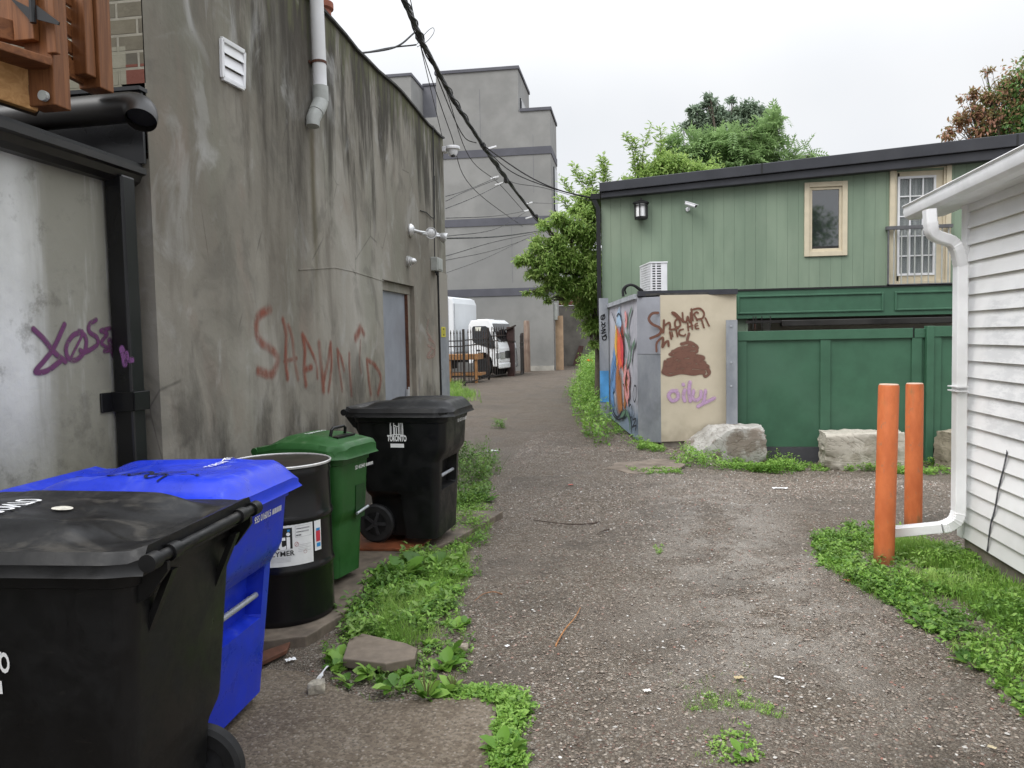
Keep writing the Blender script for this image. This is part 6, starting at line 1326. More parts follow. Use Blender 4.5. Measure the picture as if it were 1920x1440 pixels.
brd = [bp(px, py, y2-.3) for px, py in ((1074, 684), (1085, 684), (1094, 649), (1085, 648))]
tag(MB().prism([(x, y2-.3+(.25 if i > 1 else 0), z) for i, (x, z) in enumerate(brd)], (0, .04, 0)).build('leaning_board', plain('dark_red_board', (.085, .04, .035), .8)), 'dark red board leaning on the concrete shed wall', 'board')

# ------------------------------------------------------------------ iron fence and gate at the lane end
M_IRON = plain('rusty_black_iron', (.028, .022, .020), .6, .4, 12, .2, .15, (.075, .038, .025))
def ironfence(name, P, Q, ztop, zbot, n, lab, ends=(0, 1)):
    P, Q = Vector(P), Vector(Q); e = empty(name, P, 0, lab, 'fence'); 
    for t in ends:
        c = P.lerp(Q, t); ch(MB().box((c.x-.036, c.y-.036, c.z-.2), (c.x+.036, c.y+.036, c.z+ztop+.08)).build('post', M_IRON, bevel=.008), e)
    r = MB()
    for z in (zbot, ztop-.45, ztop-.28): r.bar(P+Vector((0, 0, z)), Q+Vector((0, 0, z)), .03, .035)
    ch(r.build('rail', M_IRON), e)
    for i in range(1, n):
        c = P.lerp(Q, i/n); m_ = MB().box((c.x-.013, c.y-.013, c.z+zbot-.03), (c.x+.013, c.y+.013, c.z+ztop-.06)).lathe([(.026, 0), (.02, .04), (.0, .14)], 6, (c.x, c.y, c.z+ztop-.06)); ch(m_.build('picket', M_IRON), e)
    return e
def fa_(px, py): p = at(px, py); return (float(p[0]), float(p[1]), float(p[2]))
F0, F1, F2 = fa_(871, 724), fa_(917, 712), fa_(950, 706)
hgt = lambda P, py: float(CP[2]+ray(900, py)[2]*(P[1]/ray(900, py)[1]))-P[2]
ht1 = vtop(np.array(F0), 871, 622)-F0[2]; ht2 = vtop(np.array(F1), 917, 615)-F1[2]; print('fence', F0, F1, F2, ht1, ht2)
FL = (F0[0]-2.6, F0[1]+.0, F0[2])
ironfence('iron_fence', FL, F0, ht1, .12, 26, 'left rusty iron picket fence panel in front of the orange timber trestle')
ironfence('iron_gate', (F0[0]+.05, F0[1]+.05, F0[2]), F1, ht1+.02, .1, 9, 'angled iron picket gate panel in front of the white truck cab', (1,))
ironfence('iron_gate', (F1[0]+.02, F1[1]+.15, F1[2]), F2, ht2, .1, 7, 'farther iron picket panel between truck bumper and rusty post', ())
for o in [o for o in bpy.data.objects if o.name.startswith('iron_gate') and o.get('category')]: o['category'] = 'gate'
gp = fa_(959, 705); gh_ = vtop(np.array(gp), 959, 613)-gp[2]
e = empty('rusty_gate_post', gp, 0, 'wide dark rusty gate post with curled iron trim at the lane end', 'gate post')
MB().box((-.13, -.13, -.2), (.13, .13, gh_)).build('post', plain('rusty_dark_steel', (.05, .026, .024), .75, .3, 5, .1, .3, (.10, .045, .03)), e, bevel=.01)
MB().bar((-.20, -.15, gh_-.12), (.22, -.15, gh_+.05), .05, .10, (0, 1, 0)).bar((-.2, -.14, gh_-.45), (.2, -.14, gh_-.55), .03, .04).build('hinge_plate', M_IRON, e)
gp2 = fa_(981, 700); ironfence('iron_fence', (gp[0]+.3, gp[1]+.3, gp[2]), gp2, vtop(np.array(gp2), 981, 628)-gp2[2], .1, 9, 'short iron panel with dark sheet right of the rusty post', (1,))
tag(MB().prism([(gp[0]+.3, gp[1]+.4, .2), (gp2[0], gp2[1]+.1, .2), (gp2[0], gp2[1]+.1, gp2[2]+1.15), (gp[0]+.3, gp[1]+.4, gp2[2]+1.15)], (0, .03, 0)).build('metal_sheet', plain('black_sheet', (.02, .02, .02), .7)), 'dark sheet leaning behind the short iron panel', 'sheet')
wp_ = fa_(989, 697); hw = vtop(np.array(wp_), 989, 601)-wp_[2]
tag(MB().lathe([(.13, -.2), (.12, hw-.05), (.09, hw)], 12, wp_).build('wooden_post', wood_mat('weathered_post', (.15, .09, .065), (.26, .20, .155), (6, 6, .6)), smooth=True), 'weathered reddish timber post standing before the grey building', 'post')

# orange timber trestle behind the fence
ty = F0[1]+1.2; tq = lambda px, py: (float(onY(ty, px, py)[0]), float(onY(ty, px, py)[2]))
tr = empty('timber_trestle', (tq(870, 700)[0], ty, gz(0, ty)), 0, 'orange timber trestle table behind the iron picket fence', 'trestle')
a, b = tq(836, 665), tq(897, 674); ch(MB().box((a[0]-1, ty-.05, b[1]), (b[0], ty+.9, a[1])).build('top_beam', plain('orange_timber', (.28, .14, .055), .7, .15, 6)), tr)
for px in (845, 893):
    x = tq(px, 700)[0]; ch(MB().box((x-.04, ty-.02, 0), (x+.04, ty+.06, b[1]-.01)).build('leg', bpy.data.materials['orange_timber']), tr)
a, b = tq(836, 700), tq(897, 704); ch(MB().box((a[0]-1, ty+.0, b[1]), (b[0]+.1, ty+.8, a[1])).build('lower_shelf', bpy.data.materials['orange_timber']), tr)

# ------------------------------------------------------------------ box truck
TY = 27.6
def tp(px, py, Y=TY): q = onY(Y, px, py); return float(q[0]), float(q[2])
tg = float(gz(-7, TY)); tz_ = lambda py: tp(900, py)[1]-tg
rot = math.radians(-12); fx = tp(958, 690)[0]
tk = empty('box_truck', (float(onY(TY-.86, 938, 680)[0])+.18, TY, tg), rot, 'white cab-over box truck parked behind the iron gate facing right', 'truck')
M_TW = plain('white_truck_paint', (.74, .75, .76), .25, .03, 3, 0, .02, None, .5)
# local: +x forward, front bumper at x=0 ; near side y=-1.0
Hc = 2.18; W2 = .95
cabp = [(-1.62, .55), (-1.62, 2.0), (-1.50, Hc), (-.62, Hc+.02), (-.42, Hc-.10), (-.10, 1.32), (-.02, 1.10), (0, .62), (-.05, .42), (-.35, .42), (-.45, .75), (-.75, .95), (-1.10, .95), (-1.35, .78), (-1.42, .55)]
mb = MB(); m1 = [[(x, y*(1. if z < 1.4 else 1-.07*(z-1.4)/.8), z) for x, z in cabp] for y in (-W2, W2)]
mb.loft(m1); ch_cab = mb.build('cab', M_TW, tk, bevel=.018); ch_cab.scale = (.80, 1, 1)
def side_poly(name, pts, mat, par, off=.012, y=-W2, th=.01): 
    yy = lambda z: (y*(1. if z < 1.4 else 1-.07*(z-1.4)/.8))-off
    return MB().prism([(x, yy(z), z) for x, z in pts], (0, th, 0)).build(name, mat, par)
M_TG = NT('truck_glass', .06, .6).fin((.012, .013, .015))
side_poly('side_window', [(-1.40, 1.42), (-1.42, 1.90), (-1.36, 1.96), (-.72, 1.96), (-.58, 1.88), (-.28, 1.30), (-.26, 1.12), (-.40, 1.10), (-1.28, 1.32)], M_TG, ch_cab)
side_poly('window_sticker', [(-1.25, 1.78), (-1.25, 1.93), (-.95, 1.93), (-.95, 1.78)], plain('yellowish_sticker', (.55, .55, .48), .5), ch_cab, .022, th=.005)
wsn = MB().prism([(-.415, -W2*.9, Hc-.14), (-.10, -W2*.93, 1.36), (-.10, W2*.93, 1.36), (-.415, W2*.9, Hc-.14)], (.02, 0, .01)).build('windscreen', M_TG, ch_cab)
MB().box((-1.2, -W2-.02, 1.02), (-1.0, -W2-.005, 1.07)).build('door_handle', M_BLACKINK, ch_cab)
MB().bar((-.30, -W2-.01, .5), (-.30, -W2-.01, 1.3), .006, .008).bar((-1.48, -W2-.006, .6), (-1.48, -W2-.006, 1.95), .006, .008).build('door_seam', M_BLACKINK, ch_cab)
MB().box((-.02, -.93, .70), (.03, -.45, .98)).box((-.22, -W2-.012, .72), (-.02, -W2+.02, .95)).build('headlight', plain('headlamp_glass', (.35, .36, .37), .1, .2, 20, .3), ch_cab, bevel=.02)
MB().box((-.02, -.4, .72), (.02, .4, 1.0)).build('grille', M_BLACKINK, ch_cab); MB().box((-.10, -.96, .34), (.02, .96, .55)).build('bumper', M_TW, ch_cab, bevel=.04)
MB().tube([(-.35, -W2-.02, 1.9), (-.15, -W2-.28, 1.85), (-.15, -W2-.28, 1.35), (-.25, -W2-.02, 1.2)], .015, 6).box((-.19, -W2-.30, 1.45), (-.15, -W2-.20, 1.75)).build('mirror', M_BLACKINK, ch_cab)
MB().box((-1.5, -.3, Hc), (-.9, .3, Hc+.06)).build('roof_marker', M_TW, ch_cab)
bx_ = MB(); cb = [(-1.80, .95), (-1.80, 2.85), (-1.88, 3.05), (-2.06, 3.12), (-7.2, 3.12), (-7.2, .95)]; bx_.loft([[(x, y, z) for x, z in cb] for y in (-1.1, 1.1)]); box_ = bx_.build('cargo_box', plain('white_cargo_panel', (.66, .68, .70), .4, .04, 1), tk, bevel=.05)
MB().box((-2.09, -1.115, .95), (-2.03, -1.09, 3.1)).box((-1.805, -1.11, .95), (-1.78, -1.06, 2.85)).box((-7.2, -1.115, .92), (-1.8, -1.09, 1.02)).build('edge_trim', M_STEEL, box_)
MB().box((-7.0, -.42, .58), (-.4, .42, .82)).box((-2.9, -.95, .35), (-2.0, -.5, .78)).build('chassis', M_BLACKINK, tk)
for x in (-.74, -5.4):
    for s in (-1, 1):
        w = MB().lathe([(.22, -.11), (.36, -.11), (.38, -.08), (.38, .08), (.36, .11), (.22, .11)], 24, (x, s*.84, .38), 'y').build('wheel', M_RUBBER, tk, smooth=True); MB().lathe([(0, -.02), (.1, -.07), (.21, -.02), (.22, .02), (0, .03)], 18, (x, s*.84-.04, .38), 'y').build('rim', M_STEEL, w, smooth=True)

tk.scale = (.93, .93, .93)
# ------------------------------------------------------------------ overhead wires
def wire(name, P, r, sag, lab, cat='cable', n=26, wob=0., mat=None, grp=None):
    P = [Vector([float(c) for c in p]) for p in P]; L = []
    rr = random.Random(hash(lab) % 1000 if False else len(lab)*7+int(r*1e4))
    for i in range(len(P)-1):
        for j in range(n+(i == len(P)-2)):
            t = j/n; q = P[i].lerp(P[i+1], t); q.z -= sag*4*t*(1-t); q += Vector((rr.uniform(-1, 1), rr.uniform(-1, 1), rr.uniform(-1, 1)))*wob; L.append(q)
    o = MB().tube(L, r, 6).build(name, mat or M_WIRE, smooth=True); return tag(o, lab, cat, grp)
BT = lambda px, py, Y: onY(Y, px, py)
A0_, A1_, A2_, A3_, A4_ = BT(700, -130, 6.5), BT(757, 0, 8.5), BT(800, 95, 10.2), BT(905, 272, 14.5), BT(1022, 430, 21.5)
bundle = [A0_, A1_, A2_, BT(852, 190, 12.2), A3_, BT(960, 350, 17.5), A4_]
GRP = 'overhead wires crossing the lane'
wire('cable_bundle', [p+np.array([0, 0, 0]) for p in bundle], .030, .0, 'thick twisted black cable bundle running diagonally overhead', n=10, wob=.006)
bo_ = bpy.data.objects['cable_bundle']
for k in range(3):
    L = []
    for i in range(len(bundle)-1):
        for j in range(14):
            t = (i*14+j); q = Vector(bundle[i]).lerp(Vector(bundle[i+1]), j/14); a = t*.55+k*2.1; q += Vector((math.cos(a), 0, math.sin(a)))*(.034+.012*math.sin(t*.31+k)); L.append(q)
    MB().tube(L, .010, 5).build('lashed_strand', M_WIRE, bo_, smooth=True)
for i, (px, py, Y) in enumerate(((786, 70, 9.9), (905, 272, 14.5), (948, 338, 16.8), (1005, 405, 20))):
    c = Vector(BT(px, py, Y)); MB().box(tuple(c-Vector((.03, .1, .05))), tuple(c+Vector((.05, .1, .03)))).build('splice_clamp', M_WIRE, bo_, bevel=.01)
# loose wires: endpoints by (px,py,depth)
for i, (pts, r, sag, lab) in enumerate([
    ([(752, -40, 8), (785, 75, 10), (845, 250, 12), (884, 350, 15), (980, 425, 21)], .007, .0, 'thin wire hanging left of the bundle down the grey facade'),
    ([(757, -60, 8), (790, 90, 10), (830, 260, 13)], .006, .02, 'thin wire dropping behind the roof edge'),
    ([(776, 62, 9.9), (740, 84, 9.5), (673, 100, 9.0)], .012, .03, 'double service wire reaching left over the stucco roof'),
    ([(780, 84, 9.9), (735, 86, 9.5), (673, 101, 9.0)], .010, .02, 'lower service wire reaching left over the stucco roof'),
    ([(818, 140, 11), (850, 215, 12.8), (872, 255, 13.6), (893, 268, 14.2)], .009, .04, 'slack loop of wire beneath the bundle'),
    ([(835, 165, 11.5), (880, 290, 14), (935, 340, 17), (982, 396, 20)], .007, .05, 'thin wire sagging right below the bundle'),
    ([(905, 272, 14.5), (985, 325, 14.6), (1050, 355, 14.8), (1118, 372, 15.0)], .013, .02, 'dark service cable from bundle to the green house gutter'),
    ([(905, 274, 14.5), (960, 318, 14.6), (1040, 350, 14.8), (1120, 375, 15.0)], .010, .05, 'second service cable drooping to the green house gutter'),
    ([(922, 298, 15), (955, 335, 15.3), (1020, 348, 15.2), (1118, 380, 15.0)], .006, .05, 'thin third service wire to the green house'),
    ([(930, 333, 16.5), (880, 350, 13.5), (836, 368, 10.8)], .006, .04, 'upper short wire joining bundle and stucco corner'),
    ([(934, 335, 16.5), (870, 356, 13.5), (836, 377, 10.8)], .006, .04, 'second short wire from white clip to stucco corner'),
    ([(945, 342, 16.8), (895, 365, 13.5), (836, 391, 10.8)], .006, .02, 'third short wire running to the stucco corner'),
    ([(983, 396, 20), (930, 403, 15), (836, 409, 10.8)], .006, .02, 'faint level wire near the middle charcoal band'),
    ([(985, 398, 20), (930, 425, 15), (836, 443, 10.8)], .006, .04, 'wire crossing the middle band to the stucco corner'),
    ([(1018, 432, 21), (940, 441, 15), (836, 447, 10.8)], .012, .02, 'heavier black wire below the middle charcoal band'),
    ([(1020, 434, 21), (930, 450, 15), (836, 480, 10.8)], .006, .03, 'thin slanted wire on the grey facade'),
    ([(1010, 440, 21), (930, 466, 15), (836, 488, 10.8)], .005, .02, 'lower slanted wire on the grey facade'),
    ([(1000, 440, 21), (920, 478, 15), (836, 512, 10.8)], .004, .02, 'faint wire slanting lowest on the grey facade'),
    ([(990, 380, 20), (1020, 381, 24), (1040, 382, 31)], .008, .0, 'short wire from white insulator to the grey building'),
    ]):
    P = [BT(a, b, Y) for a, b, Y in pts]
    P2 = cr(P, 8) if len(P) > 2 else P
    o = MB().tube([Vector(p)-Vector((0, 0, sag*math.sin(PI*k/(len(P2)-1)))) for k, p in enumerate(P2)], r, 5).build('overhead_wire', M_WIRE, smooth=True); tag(o, lab, 'wire', GRP)
for px, py, Y, lab in ((928, 333, 16.4, 'white wire clip on the bundle, upper left of two'), (936, 345, 16.7, 'white wire clip below the first clip'), (988, 395, 20, 'white clip beside the bundle near the tree'), (992, 408, 20, 'white clip hanging under the bundle near the tree'), (992, 381, 20.2, 'white insulator right of the bundle'), (922, 277, 14.6, 'white connector just past the big splice')):
    c = Vector(BT(px, py, Y)); tag(MB().bar(c-Vector((.09, 0, .02)), c+Vector((.09, 0, .02)), .035, .035).build('wire_clip', M_WHITEP, bevel=.005), lab, 'clip')
wl = [BT(px, py, 10) for px, py in ((780, 85), (800, 60), (812, 52), (813, 62), (800, 78), (782, 88))]
tag(MB().tube(cr(wl, 5), .004, 5).build('wire_loop', M_WIRE), 'thin open loop of loose wire beside the bundle', 'wire')

# ------------------------------------------------------------------ low vegetation
M_WEED = leafmat('weed_leaves', (.055, .14, .020), (.125, .26, .034), (.26, .42, .085))
M_GRASS = leafmat('grass_blades', (.075, .17, .022), (.16, .31, .042), (.32, .46, .12))
M_DARKLEAF = leafmat('dark_weed_leaves', (.05, .115, .022), (.09, .19, .035), (.17, .27, .06))
def GPX(L): return [tuple(at(*q)[:2]) for q in L]
def zat(P, base=None):
    z = gh(P[:, 0], P[:, 1])
    if base is not None: z = np.maximum(z, base)
    return z
def rnd_dirs(n, up0, up1):
    a = RNG.uniform(0, 2*PI, n); e = RNG.uniform(up0, up1, n); return np.stack([np.cos(a)*np.cos(e), np.sin(a)*np.cos(e), np.sin(e)], 1)
def patch(L, poly, n, kind, size, hgt, base=None, clump=2.2, edge=0.):
    P = samp(poly, int(n*1.6)); P = P+RNG.normal(size=P.shape)*edge
    k = vn(P[:, 0]+1.7, P[:, 1], clump) > .12+RNG.random(len(P))*.75; P = P[k][:n]; N = len(P); z = zat(P, base)
    if kind == 'grass':
        m = 7
        Q = np.repeat(P, m, 0)+RNG.normal(size=(N*m, 2))*.012; d = rnd_dirs(N*m, .75, 1.45); S = RNG.uniform(.45, 1.1, N*m)*hgt; zz = np.repeat(z, m)
        V = np.array(BLADE[0])*[1, size/hgt*20, 1]; L.add((V, BLADE[1][:2]), np.column_stack([Q, zz-.004]), d, S, rnd=np.repeat(np.clip(vn(P[:, 0], P[:, 1], 2.7), 0, 1), m))
    elif kind == 'rosette':
        m = 8; hh = RNG.random(N)*hgt*.25
        Q = np.repeat(P, m, 0)+RNG.normal(size=(N*m, 2))*.004; d = rnd_dirs(N*m, .12, .85); S = np.repeat(RNG.uniform(.5, 1.15, N)*size, m)*RNG.uniform(.7, 1.1, N*m)
        L.add(BROAD, np.column_stack([Q, np.repeat(z+hh, m)]), d, S, rnd=np.repeat(RNG.random(N)*.7+.15, m))
    else:         # little leaves massed on short stems
        m = 14; h = (.35+.65*vn(P[:, 0]+5, P[:, 1]+2, 3.3))*hgt; st = RNG.normal(size=(N, 2))*.25
        t = RNG.random((N, m)); Q = np.repeat(P[:, None], m, 1)+st[:, None]*t[..., None]*h[:, None, None]*.5+RNG.normal(size=(N, m, 2))*size*.45; zz = z[:, None]+t*h[:, None]
        d = rnd_dirs(N*m, -.15, .9); S = RNG.uniform(.55, 1.15, N*m)*size
        L.add(LEAF2 if size > .03 else LEAF, np.column_stack([Q.reshape(-1, 2), zz.ravel()]), d, S, rnd=(t*.5+.15+.35*vn(P[:, 0], P[:, 1], 2.1)[:, None]).ravel())
def stuff(name, mat, lab, cat, jobs):
    L = Leaves(); [patch(L, *j[0], **(j[1] if len(j) > 1 else {})) for j in jobs]; return tag(L.build(name, mat), lab, cat, kind='stuff')
R1 = GPX([(838, 1020), (868, 1000), (905, 1010), (893, 1060), (862, 1110), (868, 1160), (884, 1200), (870, 1250), (868, 1296), (820, 1316), (720, 1300), (640, 1285), (612, 1238), (642, 1190), (668, 1150), (690, 1100), (705, 1068), (760, 1048)])
R1b = GPX([(845, 945), (880, 925), (915, 940), (915, 1000), (880, 1050), (845, 1025)])
R1c = GPX([(700, 1080), (790, 1050), (850, 1060), (850, 1160), (800, 1180), (760, 1230), (660, 1215), (640, 1160)])
R2 = GPX([(820, 1296), (870, 1290), (915, 1296), (975, 1305), (992, 1340), (965, 1385), (985, 1440), (915, 1445), (925, 1385), (945, 1335), (915, 1315), (850, 1318)])
R3 = GPX([(866, 905), (905, 900), (918, 930), (890, 950), (868, 960)]); R3b = GPX([(863, 860), (905, 850), (930, 880), (915, 915), (868, 915)])
stuff('weeds', M_WEED, 'bright green weeds spilling along the pavement edge beside the carts', 'weeds', [((R1, 400, 'mass', .024, .045), dict(edge=.03, clump=5)), ((R1c, 150, 'mass', .042, .10), dict(clump=7)), ((R1c, 170, 'mass', .022, .07), dict(edge=.04)), ((R1b, 300, 'mass', .028, .10), dict(edge=.04, clump=5)), ((R1, 26, 'rosette', .11, .10), dict(edge=.02)), ((R2, 420, 'mass', .024, .045), dict(edge=.012, clump=.4)), ((R1, 60, 'rosette', .07, .05), dict(edge=.03)), ((R2, 26, 'rosette', .055, .03),)])
stuff('grass', M_GRASS, 'feathery grass tufts among the weeds beside the drum and green bin', 'grass', [((R1, 170, 'grass', .0018, .08), dict(edge=.03)), ((R1b, 150, 'grass', .002, .12), dict(edge=.04)), ((R2, 60, 'grass', .0016, .05), dict(edge=.02)), ((GPX([(720, 1130), (800, 1100), (850, 1110), (830, 1200), (760, 1220), (700, 1200)]), 420, 'grass', .0020, .15), dict(clump=4)), ((GPX([(800, 1060), (880, 1030), (880, 1090), (820, 1130)]), 260, 'grass', .0018, .12),), ((GPX([(925, 1290), (985, 1315), (940, 1335), (880, 1310)]), 60, 'grass', .002, .07),)])
stuff('tall_weeds', M_DARKLEAF, 'darker straggly weeds standing just past the farther black cart', 'weeds', [((R3b, 110, 'mass', .05, .34), dict(edge=.06, clump=6)), ((R3b, 60, 'grass', .003, .4), dict(edge=.05)), ((R3, 80, 'mass', .045, .2), dict(edge=.05, clump=6)), ((GPX([(925, 800), (945, 798), (945, 812), (925, 812)]), 26, 'mass', .05, .2),)])
G1 = GPX([(1524, 1012), (1575, 992), (1640, 986), (1700, 1012), (1760, 1025), (1810, 1040), (1925, 1110), (1960, 1150), (1960, 1330), (1920, 1345), (1860, 1270), (1780, 1225), (1720, 1165), (1640, 1120), (1590, 1090), (1545, 1062)])
G1e = GPX([(1524, 1012), (1560, 1000), (1640, 1085), (1720, 1130), (1800, 1190), (1880, 1255), (1930, 1300), (1930, 1350), (1860, 1270), (1780, 1225), (1720, 1165), (1640, 1120), (1590, 1090), (1545, 1062)])
G1i = GPX([(1660, 1020), (1760, 1030), (1925, 1115), (1960, 1180), (1900, 1200), (1780, 1120), (1680, 1080)])
stuff('grass', M_GRASS, 'lush green grass patch along the garage foundation around the nearer bollard', 'grass', [((G1, 1900, 'grass', .0026, .075), dict(clump=3)), ((G1i, 1500, 'grass', .003, .15), dict(clump=3)), ((G1e, 420, 'grass', .002, .05), dict(edge=.03))])
stuff('weeds', M_WEED, 'broad leaved weeds and plantain fringing the grass patch by the garage', 'weeds', [((G1e, 520, 'mass', .030, .05), dict(edge=.035)), ((G1e, 90, 'rosette', .06, .04), dict(edge=.03)), ((G1, 900, 'mass', .034, .10), dict(clump=3)), ((G1, 60, 'rosette', .075, .08),)])
stuff('weeds', M_DARKLEAF, 'darker green seedlings mixed through the weed strip beside the pavement', 'weeds', [((R1, 130, 'mass', .034, .08), dict(edge=.03, clump=7)), ((R1c, 90, 'mass', .05, .13), dict(clump=7)), ((R2, 60, 'mass', .03, .05), dict(edge=.015)), ((G1e, 150, 'mass', .035, .07), dict(edge=.03, clump=6)), ((G1, 160, 'mass', .04, .11), dict(clump=6))])
H1 = GPX([(1066, 742), (1098, 700), (1118, 690), (1128, 740), (1140, 790), (1146, 838), (1120, 842), (1090, 812), (1080, 780)])
stuff('tall_weeds', M_WEED, 'tall leafy green weeds along the lane before the mural wall', 'weeds', [((H1, 620, 'mass', .075, .55), dict(edge=.05)), ((GPX([(1085, 690), (1100, 684), (1125, 690), (1125, 740), (1100, 740)]), 260, 'mass', .10, .95), dict(edge=.05)), ((H1, 160, 'grass', .004, .35), dict(edge=.06)), ((GPX([(1120, 790), (1150, 795), (1195, 832), (1240, 845), (1230, 850), (1180, 838), (1140, 820)]), 120, 'mass', .04, .13),)])
I1 = GPX([(1262, 868), (1290, 852), (1340, 850), (1436, 850), (1440, 868), (1490, 876), (1488, 888), (1400, 884), (1330, 880), (1275, 876)]); I2 = GPX([(1490, 872), (1550, 876), (1550, 886), (1490, 884)]); I3 = GPX([(1580, 872), (1650, 868), (1780, 872), (1785, 890), (1700, 892), (1640, 886), (1585, 884)])
stuff('weeds', M_WEED, 'leafy weeds at the foot of the grey boulder and green fence', 'weeds', [((I1, 520, 'mass', .045, .22), dict(edge=.03)), ((I2, 60, 'mass', .04, .08),), ((I3, 260, 'mass', .045, .12), dict(edge=.03)), ((GPX([(1430, 866), (1490, 872), (1480, 884), (1400, 884)]), 140, 'grass', .003, .16),), ((GPX([(1160, 878), (1180, 880), (1275, 882), (1275, 888), (1200, 892), (1165, 884)]), 90, 'mass', .03, .05),), ((GPX([(1196, 838), (1250, 845), (1240, 852), (1196, 846)]), 50, 'mass', .04, .14),)])
stuff('grass', M_GRASS, 'far grass tuft at the stucco corner before the iron fence', 'grass', [((GPX([(842, 738), (880, 735), (892, 745), (885, 760), (842, 765)]), 240, 'grass', .006, .3), dict(edge=.1)), ((GPX([(842, 725), (862, 722), (868, 732), (842, 738)]), 120, 'grass', .006, .4),)])
J1 = GPX([(1250, 1270), (1300, 1280), (1400, 1255), (1420, 1275), (1400, 1300), (1475, 1340), (1470, 1358), (1400, 1330), (1360, 1440), (1300, 1440), (1290, 1340)]); J2 = GPX([(1290, 1310), (1380, 1310), (1480, 1345), (1470, 1360), (1380, 1335), (1290, 1345)])
stuff('weeds', M_GRASS, 'sparse tiny weeds growing through the gravel in the lane centre', 'weeds', [((J1, 70, 'grass', .0012, .03),), ((J2, 120, 'grass', .0012, .032),), ((J2, 40, 'mass', .012, .02),), ((GPX([(1320, 1390), (1400, 1375), (1440, 1440), (1330, 1440)]), 50, 'mass', .018, .03),), ((GPX([(1225, 1020), (1245, 1020), (1240, 1035), (1225, 1035)]), 12, 'mass', .016, .03),)])
def plant(px, py, n, size, up, lab, name='broadleaf_plant', stalks=0, mat=None, base=.0, cat='plant', tm=BROAD):
    p = at(px, py); z = max(float(gh(p[0], p[1])), base); e = empty(name, (p[0], p[1], z), 0, lab, cat); L = Leaves(); d = rnd_dirs(n, *up)
    L.add(tm, np.zeros((n, 3))+d*[.02, .02, .0]+[0, 0, .004], d, RNG.uniform(.7, 1.15, n)*size); L.build('leaves', mat or M_WEED, e)
    if stalks:
        mb = MB(); 
        for i in range(stalks): q = rnd_dirs(1, 1.0, 1.45)[0]*size*RNG.uniform(.9, 1.6); mb.tube([(0, 0, 0), tuple(q*.5+[0, 0, .01]), tuple(q)], .0018, 5)
        mb.build('seed_stalks', plain('plantain_stalk', (.16, .15, .06), .8), e)
    return e
plant(946, 1412, 12, .10, (.15, .7), 'broadleaf plantain rosette at the slab corner, nearest of all the plants')
plant(958, 1352, 11, .07, (.1, .6), 'plantain rosette on the slab edge above the nearest rosette')
plant(800, 1308, 14, .085, (.2, .9), 'plantain with upright seed stalks below the broken paver', stalks=9)
plant(850, 1296, 10, .075, (.3, 1.), 'plantain with stalks between paver and slab corner', stalks=8)
plant(740, 1292, 9, .085, (.1, .6), 'broad leaves spread at the lower edge of the paver')
plant(655, 1280, 6, .085, (.1, .5), 'single large burdock-like leaves at the left corner of the paver')
plant(760, 1086, 8, .16, (.25, .8), 'big leaved mallow plant beside the red board', base=.03)
plant(800, 1072, 7, .17, (.3, .9), 'dark big leaved plant at the foot of the farther black cart', mat=M_DARKLEAF)
plant(905, 940, 8, .13, (.2, .8), 'dark round leaved plant right of the farther black cart', mat=M_DARKLEAF)
plant(1395, 1425, 8, .06, (.2, .8), 'small broadleaf seedling in the gravel at the bottom centre right')
plant(1825, 1250, 10, .09, (.1, .6), 'low plantain at the gravel edge below the grass patch')
plant(1728, 1178, 9, .075, (.1, .6), 'pale plantain rosette at the grass fringe right of the bollards')
# orange lily by the strip
p = at(1106, 712); e = empty('orange_flower', p, 0, 'orange flower head above the weeds beside the tall grey strip', 'flower'); hq = vtop(np.array(p), 1106, 678)-p[2]
MB().tube([(0, 0, 0), (.02, 0, hq*.6), (0, 0, hq)], .01, 6).build('stem', plain('flower_stem', (.08, .16, .03), .7), e)
L = Leaves(); d = rnd_dirs(14, -.2, 1.2); L.add(LEAF2, np.zeros((14, 3))+[0, 0, hq], d, np.full(14, .13)); L.build('petals', leafmat('orange_petals', (.65, .10, .01), (.75, .16, .02), (.8, .24, .04)), e)

